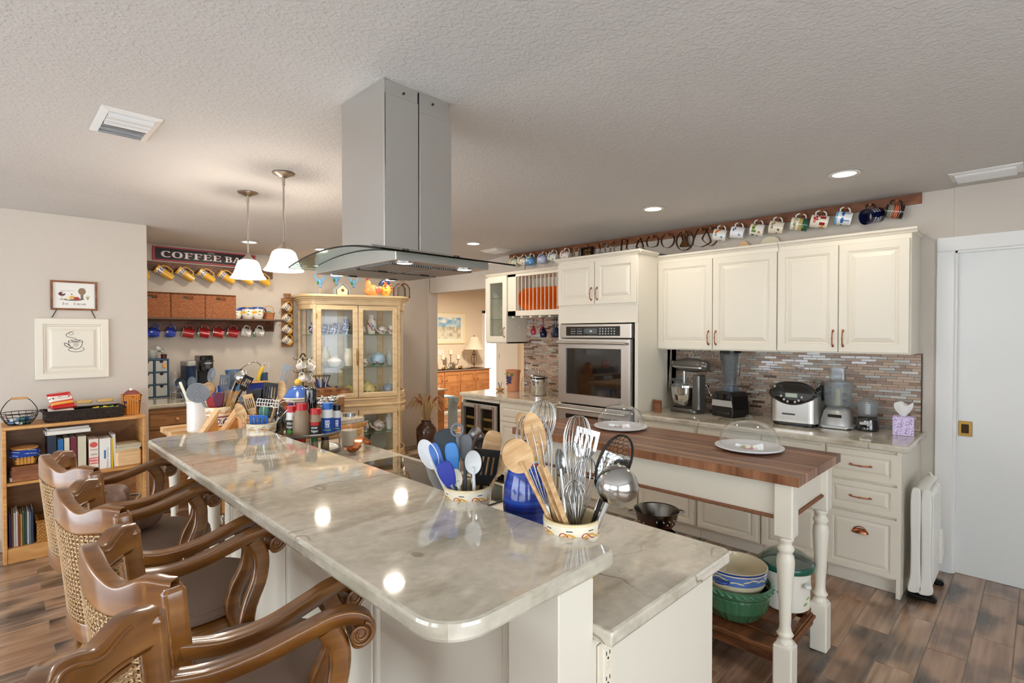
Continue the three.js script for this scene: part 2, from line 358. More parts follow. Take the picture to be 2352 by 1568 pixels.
// white pocket door with its casing and brass pull
{
  struct('trim_1', [bb(XR - 0.02, XR + 0.005, 0, 2.165, -0.525, -0.43, 0.004), bb(XR - 0.02, XR + 0.005, 2.165, 2.26, -0.525, 0.6, 0.004), bb(XR - 0.02, XR + 0.005, 0, 2.165, 0.5, 0.6, 0.004), bb(XR, XR + 0.06, 0, 2.17, -0.437, -0.415, 0.002), bb(XR, XR + 0.06, 2.15, 2.17, -0.43, 0.5, 0.002)], MAT.white);
  const d = struct('door_1', [bb(XR + 0.03, XR + 0.07, 0.001, 2.155, -0.43, 0.51, 0.002)], M(0xe4e5e2, 0.4));
  const pl = part(d, 'pull_plate', [bb(XR + 0.022, XR + 0.031, 0.93, 1.03, -0.405, -0.335, 0.002)], MAT.brass, 'square brass recessed pull');
  part(pl, 'pull_recess', [bb(XR + 0.018, XR + 0.024, 0.95, 1.01, -0.39, -0.352, 0.004)], M(0x3a2c18, 0.4, { metalness: 0.8 }));
}
struct('baseboard_left', [bb(XW, 0.05, 0, 0.1, ZL, ZL + 0.015, 0.003)], MAT.white);
struct('baseboard_right', [bb(XR - 0.015, XR, 0, 0.1, -6.43, -6.33, 0.003), bb(XR - 0.015, XR, 0, 0.1, 0.6, ZB, 0.003)], MAT.white);
struct('baseboard_hall', [bb(4.76, 7.98, 0, 0.1, -9.0, -8.98, 0.003)], MAT.white);

// ---------- lamps ----------
function area(x, y, z, w, h, I, c = 0xfff0dc) {
  const l = new THREE.RectAreaLight(c, I, w, h); l.position.set(x, y, z); l.lookAt(x, y - 1, z); scene.add(l); return l;
}
const LENS = glow(0xfff4e4, 5);
const recLabels = ['round recessed light nearest the white door', 'round recessed light above the oven tower and mugs', 'round recessed light right of the hood near plate rack', 'recessed ceiling light hidden behind the hood chimney', 'recessed ceiling light above the coffee sign', 'recessed ceiling light left of the hood glass, above the hutch', 'recessed ceiling light in front of the hutch behind the chimney'];
[[3.73, CEIL, -0.875], [3.71, CEIL, -2.17], [3.75, CEIL, -4.37], [2.38, CEIL, -3.78], [1.88, 2.532, -5.62], [2.6, 2.532, -5.56], [3.6, 2.532, -5.56]].forEach(([x, y, z], i) => {
  const t = thing('recessed_light', recLabels[i], 'ceiling light', [x, y, z], 0, 'recessed ceiling lights');
  part(t, 'trim_ring', [lathe([[0.062, -0.001], [0.064, -0.006], [0.085, -0.006], [0.09, 0], [0.062, -0.001]], 32)], MAT.white);
  part(t, 'lens', [cyl(0.063, 0.063, 0.004, 28, 0, -0.003, 0)], LENS);
  area(x, y - 0.009, z, 0.115, 0.115, [110, 110, 160, 175, 225, 225, 225][i]);
});
// hall ceiling lamp
{
  const t = thing('flush_lamp', 'flush ceiling lamp in the hallway beyond the opening', 'lamp', [6.4, CEIL, -6.9]);
  part(t, 'base', [cyl(0.16, 0.16, 0.02, 28, 0, -0.01, 0)], MAT.nickel);
  part(t, 'diffuser', [lathe([[0.15, -0.02], [0.14, -0.05], [0.1, -0.075], [0, -0.085]], 28)], glow(0xffe8c8, 3));
  area(6.4, CEIL - 0.1, -6.9, 0.3, 0.3, 520, 0xfff0da);
}
// pendants
const shadeM = M(0xf4f4f0, 0.35, { transmission: 0.15, thickness: 0, emissive: 0xffffff, emissiveIntensity: 0.7, side: THREE.DoubleSide });
[['bell-shaped white glass pendant lamp nearer the hood', -3.28], ['bell-shaped white glass pendant lamp farther from the hood', -3.9]].forEach(([lab, z]) => {
  const t = thing('pendant_lamp', lab, 'pendant lamp', [1.295, CEIL, z], 0, 'pendant lamps over the island');
  part(t, 'canopy', [lathe([[0, -0.028], [0.02, -0.028], [0.03, -0.02], [0.062, -0.008], [0.066, 0], [0, 0]], 32)], MAT.nickel);
  part(t, 'rod', [cyl(0.0055, 0.0055, 0.4, 12, 0, -0.225, 0), cyl(0.009, 0.009, 0.05, 12, 0, -0.05, 0)], MAT.nickel);
  part(t, 'socket_cap', [lathe([[0, -0.42], [0.012, -0.42], [0.016, -0.435], [0.04, -0.462], [0.042, -0.468], [0, -0.468]], 28)], MAT.nickel);
  part(t, 'shade', [lathe([[0.03, -0.462], [0.05, -0.468], [0.066, -0.482], [0.075, -0.505], [0.083, -0.535], [0.097, -0.568], [0.114, -0.59], [0.116, -0.595], [0.112, -0.594], [0.094, -0.571], [0.08, -0.535], [0.07, -0.502], [0.05, -0.474]], 40)], shadeM);
  part(t, 'bulb', [sph(0.03, 0, -0.545, 0)], glow(0xfff6e8, 8));
  const l = new THREE.PointLight(0xfff0e0, 1.0); l.position.set(1.295, CEIL - 0.545, z); l.castShadow = true; l.shadow.radius = 1.4; scene.add(l);
});
// vents
function vent(x0, x1, z0, z1, n, along, label, tilt, split) {
  const cx = (x0 + x1) / 2, cz = (z0 + z1) / 2, w = x1 - x0, d = z1 - z0, b = 0.028;
  const t = thing('ceiling_vent', label, 'vent', [cx, CEIL, cz]);
  const f = xf(ringPanel(w, d, [[0, 0], [0, 0.004], [b, 0.012], [b, 0]], false), [0, 0, 0], [PI / 2, 0, 0]);
  part(t, 'frame', [f], MAT.white);
  part(t, 'duct', [bx(w - 2 * b, 0.002, d - 2 * b, 0, -0.001, 0, 0)], M(0x4a5058, 0.8));
  for (let i = 0; i < n; i++) {
    const k = (i + 0.5) / n - 0.5, s = split ? (i < n / 2 ? 1 : -1) : 1;
    const L = (along === 'z' ? d : w) - 2 * b, span = (along === 'z' ? w : d) - 2 * b;
    const wd = Math.min(0.03, span / n * 0.95);
    const g = surf((u, v) => [(u - 0.5) * L, -0.002 - 0.024 * u * 0 - 0.022 * v, s * tilt * (0.5 - Math.sqrt(Math.max(0, 1 - v * v))) * wd], 1, 6);
    const q = part(t, 'slat', [along === 'z' ? xf(g, [k * span, 0, 0], [0, PI / 2, 0]) : xf(g, [0, 0, k * span])], slatM);
    q.castShadow = true;
  }
}
const slatM = M(0xe8e8e6, 0.4, { side: THREE.DoubleSide });
vent(0.36, 0.585, -3.23, -2.85, 6, 'x', 'white louvred ceiling vent at upper left', 1, true);
vent(4.2, 4.43, -0.43, -0.1, 7, 'z', 'white louvred ceiling vent above the white door', 1, false);
vent(4.12, 4.36, -4.69, -4.4, 7, 'z', 'small louvred ceiling vent by the left end of mug rail', 1, false);

// ---------- range hood ----------
{
  const t = thing('range_hood', 'stainless steel island range hood with curved glass canopy', 'range hood', [1.215, 1.866, -1.885]);
  const arc = (z) => 0.06 - 0.28 * z * z; // glass height above the base line
  // chimney
  const CH = CEIL - 1.866;
  part(t, 'chimney', [bb(-0.125, 0.19, 0.07, CH, -0.235, 0.095, 0.004)], MAT.brushed);
  part(t, 'chimney_cover', [bb(-0.129, 0.028, 0.06, CH - 0.055, 0.09, 0.1, 0.002), bb(0.032, 0.196, 0.06, CH - 0.085, 0.09, 0.1, 0.002), bb(-0.131, -0.122, 0.06, CH, -0.238, 0.1, 0.002)], MAT.brushed);
  part(t, 'seam', [bb(0.0275, 0.0325, 0.06, CH - 0.01, 0.0955, 0.0985, 0)], MAT.black);
  for (const x of [-0.04, 0.1]) part(t, 'screw', [cyl(0.005, 0.005, 0.006, 10, x, CH - 0.035, 0.098, [PI / 2, 0, 0])], MAT.gun);
  // lower body with arched top, and the housing over the glass
  const prof = [[-0.312, 0], [0.312, 0]]; for (let i = 0; i <= 16; i++) { const z = 0.312 - 0.624 * i / 16; prof.push([z, arc(z) - 0.004]); }
  part(t, 'body', [xf(ext(prof, 0.43, 0.002), [0, 0, 0], [0, -PI / 2, 0])], MAT.brushed);
  const prof2 = []; for (let i = 0; i <= 12; i++) { const z = -0.3 + 0.46 * i / 12; prof2.push([z, arc(z) + 0.005]); } prof2.push([0.14, 0.075], [-0.3, 0.088]);
  part(t, 'housing', [xf(ext(prof2, 0.42, 0.002), [0, 0, 0], [0, -PI / 2, 0])], MAT.brushed);
  // glass: a sheet with thickness bent along z
  const gl = (x0, x1) => { const o = []; for (let i = 0; i <= 24; i++) { const z = -0.36 + 0.73 * i / 24; o.push([z, arc(z) + 0.003]); } for (let i = 24; i >= 0; i--) { const z = -0.36 + 0.73 * i / 24; o.push([z, arc(z) - 0.003]); } return xf(ext(o, x1 - x0), [(x0 + x1) / 2, 0, 0], [0, -PI / 2, 0]); };
  part(t, 'glass_canopy', [gl(-0.31, 0.31)], M(0xcfe0dc, 0.02, { transmission: 1, thickness: 0.006, ior: 1.5, attenuationColor: 0x7fb5a5, attenuationDistance: 0.06 }));
  for (const [x, z] of [[-0.1, 0.2], [0.14, 0.2]]) part(t, 'glass_stud', [cyl(0.012, 0.012, 0.01, 12, x, arc(z) + 0.007, z)], MAT.gun);
  // filters
  const meshT = tex(64, (u, v) => { const d = Math.hypot((u * 8) % 1 - 0.5, (v * 8) % 1 - 0.5) < 0.3 ? 60 : 190; return [d, d, d]; }, true, 1);
  const fm = M(0xffffff, 0.4, { metalness: 0.8, map: meshT, box: 12 });
  for (const x of [-0.1, 0.1]) for (const z of [-0.11, 0.13]) { const f = part(t, 'filter', [bx(0.185, 0.008, 0.215, x, -0.003, z, 0.002)], fm); part(f, 'latch', [bx(0.04, 0.006, 0.012, x, -0.009, z - 0.095, 0.002)], MAT.gun); }
  for (const [x, z] of [[-0.155, 0.275], [0.12, 0.275], [-0.14, -0.27], [0.13, -0.27]]) {
    const l = part(t, 'lamp_ring', [torus(0.03, 0.004, x, -0.002, z, [PI / 2, 0, 0], 24)], MAT.chrome);
    part(l, 'lamp_lens', [cyl(0.027, 0.027, 0.004, 20, x, -0.003, z)], LENS);
    area(1.215 + x, 1.858, -1.885 + z, 0.048, 0.048, 60, 0xfff6ec);
  }
}
// ---------- cabinet pieces ----------
const DOOR_RINGS = (t, s = 1) => [[0, 0], [0, t - 0.002], [0.002, t], [0.052 * s, t], [0.054 * s, t - 0.005], [0.06 * s, t - 0.004], [0.064 * s, t - 0.009], [0.072 * s, t - 0.01], [0.075 * s, t - 0.007], [0.1 * s, t - 0.001]];
const arch = (L, r = 0.004, out = 0.026) => [tube([[0, -L / 2, 0.004], [0, -L / 2 + 0.004, out * 0.7], [0, -L * 0.25, out], [0, 0, out * 1.1], [0, L * 0.25, out], [0, L / 2 - 0.004, out * 0.7], [0, L / 2, 0.004]], r, 24, 8), sph(0.0075, 0, -L / 2, 0.004, [1, 1.4, 0.7], 12), sph(0.0075, 0, L / 2, 0.004, [1, 1.4, 0.7], 12), sph(0.0058, 0, 0, out * 1.1, [1, 2.2, 1], 12)];
const archG = merge(arch(0.105)), archH = xf(archG, [0, 0, 0], [0, 0, PI / 2]);
const cupG = merge([surf((u, v) => { const a = PI * u, b = PI / 2 * v; return [0.046 * Math.cos(a) * Math.cos(b * 0.98), 0.03 * Math.sin(a) * Math.cos(b * 0.98), 0.026 * Math.sin(b)]; }, 18, 8), torus(0.04, 0.003, 0, 0, 0.002, [0, 0, 0], 16, PI)]);
const bronzeD = M(0xa86a4c, 0.28, { metalness: 0.95, side: THREE.DoubleSide });
const knobG = lathe([[0, 0.024], [0.009, 0.023], [0.014, 0.017], [0.012, 0.01], [0.006, 0.007], [0.007, 0], [0, 0]], 18);
function front(o, name, w, h, p, ry, m, hd, s = 1, t = 0.02) {
  const d = part(o, name, [ringPanel(w, h, DOOR_RINGS(t, s))], m); d.position.set(...p); d.rotation.y = ry;
  if (hd) {
    const [kind, hx, hy] = hd, mm = kind === 'knob' ? (hd[3] || MAT.bronze) : kind === 'cup' ? bronzeD : bronzeD;
    const g = kind === 'v' ? archG : kind === 'h' ? archH : kind === 'cup' ? cupG : xf(knobG, [0, 0, 0], [PI / 2, 0, 0]);
    const q = part(d, kind === 'knob' ? 'knob' : 'handle', [g.clone()], mm); q.position.set(hx, hy, t);
  }
  return d;
}
const RW = -PI / 2;
// ---------- right wall: base run ----------
const CY = 0.935, XF = 3.93;
{
  const lab = ['cream three-drawer base cabinet at the end nearest the heater', 'cream drawer base cabinet second from the white heater', 'cream drawer base cabinet behind the colander with cup pulls', 'cream drawer base cabinet beside the oven tower'];
  [[-1.015, -0.605], [-1.425, -1.018], [-1.905, -1.428], [-2.43, -1.908]].forEach(([z0, z1], i) => {
    const t = thing('base_cabinet', lab[i], 'cabinet', [XF, 0, (z0 + z1) / 2], 0, 'cream base cabinets along the right wall');
    const w = z1 - z0;
    part(t, 'body', [bb(0, XR - XF - 0.005, 0.1, CY - 0.041, -w / 2, w / 2, 0.002), bb(0.06, XR - XF - 0.01, 0, 0.11, -w / 2, w / 2, 0.002), ...(i ? [] : [bb(-0.02, 0.03, 0, CY - 0.041, w / 2 - 0.022, w / 2 + 0.002, 0.002)])], MAT.cream);
    for (const [y0, y1, k] of [[0.69, 0.875, 'h'], [0.49, 0.675, 'h'], [0.115, 0.475, 'cup']])
      front(t, 'drawer', w - 0.03, y1 - y0, [0, (y0 + y1) / 2, -0.003], RW, MAT.cream, [k, 0, k === 'cup' ? 0.06 : 0], 0.62);
  });
  const slab = single('countertop', 'pale stone countertop holding the mixer and blender', 'countertop', [xf(ext(rrect(1.86, 0.705, 0.012, 3), 0.042, 0.01), [XR - 0.352, CY - 0.021, -1.5], [PI / 2, 0, PI / 2])], MAT.stone);
}
// ---------- uppers ----------
{
  const lab = ['cream two-door wall cabinet next to the oven tower', 'cream two-door wall cabinet nearest the white door'];
  [[-2.44, -1.433], [-1.43, -0.615]].forEach(([z0, z1], i) => {
    const t = thing('wall_cabinet', lab[i], 'cabinet', [4.27, 1.475, (z0 + z1) / 2], 0, 'cream wall cabinets');
    const w = z1 - z0, h = 0.8;
    part(t, 'body', [bb(0, XR - 4.275, 0, h, -w / 2, w / 2, 0.002)], MAT.cream);
    const sp = i ? -0.005 : 0.0;
    for (const k of [-1, 1]) { const dw = w / 2 - 0.008; front(t, 'door', dw, h - 0.05, [0, h / 2 - 0.015, k * (dw / 2 + 0.003) + sp], RW, MAT.cream, ['v', -k * (dw / 2 - 0.028), -h / 2 + 0.12], 1); }
    const cr = []; // crown swept along the front and the open end
    const P = [[0, 0], [0.012, 0.002], [0.018, 0.012], [0.03, 0.02], [0.034, 0.034], [0.03, 0.036], [0, 0.036]];
    cr.push(xf(ext(P.map(([a, b]) => [-a, b]), w + (i ? 0.03 : 0)), [0.005, h - 0.006, i ? 0.015 : 0]));
    if (i) cr.push(xf(ext(P.map(([a, b]) => [a, b]), XR - 4.275), [(XR - 4.275) / 2, h - 0.006, w / 2 - 0.005], [0, -PI / 2, 0]));
    part(t, 'crown', cr, MAT.cream);
  });
}
// ---------- oven tower ----------
{
  const t = thing('oven_tower', 'tall cream cabinet tower around the double oven', 'cabinet', [XF, 0, -2.88]);
  const w = 0.88, D = XR - XF - 0.005;
  part(t, 'body', [bb(0, D, 0.1, 0.28, -w / 2, w / 2), bb(0, D, 1.71, 2.3, -w / 2, w / 2), bb(0, D, 0.28, 1.715, -w / 2, -w / 2 + 0.032), bb(0, D, 0.28, 1.715, w / 2 - 0.032, w / 2), bb(0.5, D, 0.28, 1.715, -w / 2, w / 2), bb(0.06, D, 0, 0.1, -w / 2, w / 2), bb(-0.004, 0.01, 1.71, 1.865, -w / 2, w / 2)], MAT.cream);
  for (const k of [-1, 1]) front(t, 'door', w / 2 - 0.012, 0.39, [0, 2.075, k * (w / 4 - 0.002)], RW, MAT.cream, ['v', -k * (w / 4 - 0.035), -0.1], 0.95);
  const P = [[0, 0], [0.012, 0.002], [0.018, 0.012], [0.03, 0.02], [0.034, 0.034], [0.03, 0.036], [0, 0.036]];
  part(t, 'crown', [xf(ext(P.map(([a, b]) => [-a, b]), w + 0.06), [0.005, 2.294, 0]), xf(ext(P, 0.3), [0.15, 2.294, w / 2 - 0.003], [0, -PI / 2, 0])], MAT.cream);
  const o = thing('double_oven', 'stainless steel double wall oven with black glass windows', 'oven', [XF, 0, -2.885]);
  const ow = 0.79;
  part(o, 'case', [bb(0.02, 0.48, 0.3, 1.7, -ow / 2 + 0.01, ow / 2 - 0.01)], MAT.black);
  const cpT = canvasTex(1024, 160, (c, W, H) => {
    c.fillStyle = '#0b0e10'; c.fillRect(0, 0, W, H); c.fillStyle = '#4d5558'; c.fillRect(360, 35, 250, 90);
    c.fillStyle = '#e8eef0'; c.font = 'bold 40px sans-serif'; c.fillText('90', 470, 95); c.fillStyle = '#aab4b8';
    for (let g = 0; g < 2; g++) for (let i = 0; i < 3; i++) for (let j = 0; j < 3; j++) c.fillRect(100 + g * 130 + i * 32, 38 + j * 38, j === 1 ? 22 : 16, j === 0 ? 8 : 14);
    c.fillStyle = '#9aa6ac'; for (let i = 0; i < 6; i++) for (let j = 0; j < 3; j++) { c.beginPath(); c.arc(665 + i * 52, 40 + j * 42, 13, 0, 7); c.fill(); }
  });
  part(o, 'control_panel', [bb(-0.028, 0.03, 1.575, 1.7, -ow / 2, ow / 2, 0.004)], MAT.brushed);
  const cp = part(o, 'display', [xf(clean(new THREE.PlaneGeometry(0.6, 0.085)), [-0.0295, 1.637, -0.015], [0, RW, 0])], M(0xffffff, 0.1, { map: cpT, clearcoat: 0.6 }));
  [[0.965, 1.565], [0.31, 0.95]].forEach(([y0, y1]) => {
    const dr = part(o, 'oven_door', [xf(ringPanel(ow, y1 - y0, [[0, 0], [0, 0.048], [0.003, 0.05], [0.085, 0.05], [0.088, 0.044], [0.088, 0.03]], false), [-0.0, (y0 + y1) / 2, 0], [0, RW, 0])], MAT.brushed);
    part(dr, 'window', [bb(-0.036, -0.0, y0 + 0.075, y1 - 0.075, -ow / 2 + 0.08, ow / 2 - 0.08, 0.001)], MAT.blackGloss);
    part(dr, 'handle', [cyl(0.011, 0.011, ow - 0.04, 16, -0.092, y1 - 0.035, 0, [PI / 2, 0, 0]), bx(0.05, 0.02, 0.022, -0.07, y1 - 0.035, -ow / 2 + 0.06), bx(0.05, 0.02, 0.022, -0.07, y1 - 0.035, ow / 2 - 0.06)], MAT.steel);
  });
}
// ---------- beverage corner ----------
{
  const Z0 = -4.8, Z1 = -3.34, w = Z1 - Z0;
  single('countertop', 'pale stone countertop holding the terracotta wine cooler', 'countertop', [xf(ext(rrect(w, 0.705, 0.02, 4), 0.042, 0.01), [XR - 0.352, CY - 0.021, (Z0 + Z1) / 2], [PI / 2, 0, PI / 2])], MAT.stone);
  const t = thing('base_cabinet', 'cream drawer cabinet between wine cooler and oven tower', 'cabinet', [XF, 0, -3.745]);
  part(t, 'body', [bb(0, XR - XF - 0.005, 0.1, CY - 0.041, -0.4, 0.4, 0.002), bb(0.06, 0.6, 0, 0.1, -0.4, 0.4)], MAT.cream);
  front(t, 'drawer', 0.76, 0.18, [0, 0.775, 0], RW, MAT.cream, ['h', 0, 0], 0.62);
  for (const k of [-1, 1]) front(t, 'door', 0.375, 0.54, [0, 0.405, k * 0.19], RW, MAT.cream, ['v', -k * 0.15, 0.18], 0.8);
  single('end_panel', 'cream panel above the wine cooler under the stone edge', 'panel', [bb(XF, XR - 0.01, 0.855, CY - 0.041, -4.78, -4.152, 0.002), bb(XF, XR - 0.01, 0, 0.86, -4.785, -4.765, 0.002)], MAT.cream);
  const c = thing('wine_cooler', 'two-door stainless wine cooler under the stone counter', 'wine cooler', [XF, 0, -4.458]);
  part(c, 'case', [bb(0.03, 0.6, 0.03, 0.845, -0.295, 0.295)], MAT.black);
  for (const k of [-1, 1]) {
    const d = part(c, 'glass_door', [xf(ringPanel(0.285, 0.8, [[0, 0], [0, 0.038], [0.003, 0.04], [0.045, 0.04], [0.047, 0.034], [0.047, 0.01]], false), [-0.01, 0.43, k * 0.147], [0, RW, 0])], MAT.brushed);
    part(d, 'pane', [xf(clean(new THREE.PlaneGeometry(0.2, 0.71)), [-0.03, 0.43, k * 0.147], [0, RW, 0])], MAT.glassTint);
    part(d, 'control_strip', [bb(-0.052, -0.049, 0.795, 0.82, k * 0.147 - 0.09, k * 0.147 + 0.09, 0.0005)], MAT.silverPl);
    for (let i = 0; i < 6; i++) part(c, 'shelf', [bb(-0.0, 0.025, 0.12 + i * 0.105, 0.145 + i * 0.105, k * 0.147 - 0.1, k * 0.147 + 0.1)], MAT.oak);
    for (const [y, dz] of [[0.72, 0.04], [0.6, -0.02], [0.5, 0.05]]) if (k > 0) part(c, 'bottle', [xf(lathe([[0, 0.012], [0.03, 0], [0.034, 0.01], [0.034, 0.05]], 20), [0.03, y, k * 0.147 + dz], [0, 0, PI / 2])], MAT.glassTint);
  }
}
// plate rack, glass cabinet
{
  const t = thing('plate_rack', 'cream wall cabinet with open plate rack and stemware slots', 'cabinet', [4.27, 1.815, -3.87]);
  const w = 1.0, D = XR - 4.275, h = 0.48;
  part(t, 'body', [bb(0, D, 0, 0.06, -w / 2, w / 2), bb(0, D, h - 0.035, h, -w / 2, w / 2), bb(0, D, 0, h, -w / 2, -w / 2 + 0.13), bb(0, D, 0, h, w / 2 - 0.02, w / 2), bb(D - 0.02, D, 0, h, -w / 2, w / 2)], MAT.cream);
  const P = [[0, 0], [0.012, 0.002], [0.02, 0.012], [0.03, 0.03], [0, 0.03]];
  part(t, 'crown', [xf(ext(P.map(([a, b]) => [-a, b]), w), [0.005, h - 0.006, 0])], MAT.cream);
  for (let i = 0; i < 15; i++) part(t, 'dowel', [cyl(0.005, 0.005, h - 0.1, 10, 0.018, h / 2 + 0.012, -0.35 + i * 0.058)], MAT.cream);
  for (let i = 0; i < 15; i++) part(t, 'dowel', [cyl(0.005, 0.005, h - 0.1, 10, 0.295, h / 2 + 0.012, -0.35 + i * 0.058)], MAT.cream);
  for (let i = 0; i < 7; i++) part(t, 'stem_slot', [bb(0.01, D - 0.03, -0.022, -0.002, -0.45 + i * 0.14, -0.45 + i * 0.14 + 0.035, 0.004)], MAT.cream);
  const plateG = lathe([[0, 0.004], [0.075, 0.004], [0.09, 0.009], [0.128, 0.02], [0.13, 0.022], [0.127, 0.024], [0.088, 0.013], [0.07, 0.008], [0, 0.008]], 40);
  const ord = ['first', 'second', 'third', 'fourth', 'fifth', 'sixth', 'seventh', 'eighth', 'ninth', 'tenth', 'eleventh', 'twelfth', 'thirteenth'];
  for (let i = 0; i < 13; i++) single('dinner_plate', `${ord[i]} orange plate from the left in the plate rack`, 'plate', [plateG.clone()], MAT.orangeGlaze, 'orange plates in the plate rack', [4.27 + 0.158, 1.875 + 0.131, -4.2 + i * 0.058], [PI / 2 - 0.1, 0, 0.5]);
  const g = thing('glass_cabinet', 'narrow cream wall cabinet with glass door beside the hall opening', 'cabinet', [4.27, 1.5, -4.552]);
  const gw = 0.36, gh = 0.79;
  part(g, 'body', [bb(0, D, 0, 0.02, -gw / 2, gw / 2), bb(0, D, gh - 0.02, gh, -gw / 2, gw / 2), bb(0, D, 0, gh, gw / 2 - 0.018, gw / 2), bb(D - 0.012, D, 0, gh, -gw / 2, gw / 2), bb(0, D, 0, gh, -gw / 2, -gw / 2 + 0.018)], MAT.cream);
  part(g, 'crown', [xf(ext(P.map(([a, b]) => [-a, b]), gw), [0.005, gh - 0.002, 0])], MAT.cream);
  const d = part(g, 'door', [xf(ringPanel(gw, gh - 0.03, [[0, 0], [0, 0.018], [0.002, 0.02], [0.065, 0.02], [0.07, 0.013], [0.07, 0]], false), [0, gh / 2, 0], [0, RW, 0])], MAT.cream);
  part(d, 'pane', [xf(clean(new THREE.PlaneGeometry(gw - 0.14, gh - 0.17)), [-0.008, gh / 2, 0], [0, RW, 0])], MAT.glass);
  const hd = part(d, 'handle', [archG.clone()], bronzeD); hd.position.set(-0.02, 0.13, gw / 2 - 0.03); hd.rotation.y = RW;
  for (const y of [0.28, 0.53]) part(g, 'glass_shelf', [bb(0.02, D - 0.02, y, y + 0.006, -gw / 2 + 0.02, gw / 2 - 0.02, 0.001)], MAT.glassTint);
  const wg = lathe([[0, 0], [0.03, 0.002], [0.005, 0.01], [0.004, 0.07], [0.02, 0.085], [0.032, 0.12], [0.026, 0.16]], 20);
  [[0.021, -0.08], [0.021, 0.02], [0.287, -0.06], [0.287, 0.05], [0.537, -0.04]].forEach(([y, z], i) => single('wine_glass', ['clear goblet on the bottom shelf of the glass cabinet, left', 'clear goblet on the bottom shelf of the glass cabinet, right', 'clear goblet on middle shelf of glass cabinet, left', 'clear goblet on middle shelf of glass cabinet, right', 'clear goblet on top shelf of the glass cabinet'][i], 'glass', [wg.clone()], MAT.glass, 'goblets in the glass cabinet', [4.27 + 0.15, 1.5 + y, -4.565 + z]));
  // hanging stemware
  const stem = (bowl, H) => lathe([[0, 0], [0.034, -0.002], [0.032, -0.005], [0.005, -0.008], [0.004, -H * 0.45], [0.012, -H * 0.5], [bowl, -H * 0.72], [bowl * 0.96, -H * 0.9], [bowl * 0.82, -H], [bowl * 0.8, -H], [bowl * 0.93, -H * 0.9], [bowl * 0.96, -H * 0.72], [0.008, -H * 0.52], [0, -H * 0.5]], 24);
  [[-4.27, 0.12, 'glass', 'clear', 0.08, 'small clear wine glass hanging leftmost under plate rack'], [-4.24, 0.12, 'glass', 'clear', 0.2, 'small clear wine glass hanging second from left'], [-4.13, 0.13, 'glass', 'clear', 0.1, 'small clear wine glass hanging left of the pink ones'], [-4.06, 0.19, 'glassPink', '', 0.1, 'pink wine glass hanging left of the blue ones, outer'], [-3.98, 0.19, 'glassPink', '', 0.16, 'pink wine glass hanging right beside the navy goblet'], [-3.89, 0.22, 'glassNavy', '', 0.08, 'leftmost dark blue goblet hanging under the plate rack'], [-3.78, 0.22, 'glassBlue', '', 0.14, 'second blue goblet hanging under the plate rack'], [-3.7, 0.22, 'glassNavy', '', 0.08, 'third blue goblet hanging under the plate rack'], [-3.61, 0.22, 'glassBlue', '', 0.12, 'fourth blue goblet hanging under the plate rack'], [-3.5, 0.22, 'glassTeal', '', 0.08, 'pale teal goblet hanging nearest the oven tower'], [-3.42, 0.22, 'glassBlue', '', 0.15, 'blue goblet hanging half hidden behind the oven tower']].forEach(([z, H, m, , dx, lab]) => single('wine_glass', lab, 'glass', [stem(H > 0.2 ? 0.04 : 0.032, H)], MAT[m], 'stemware hanging under the plate rack', [4.27 + dx, 1.793, z]));
}
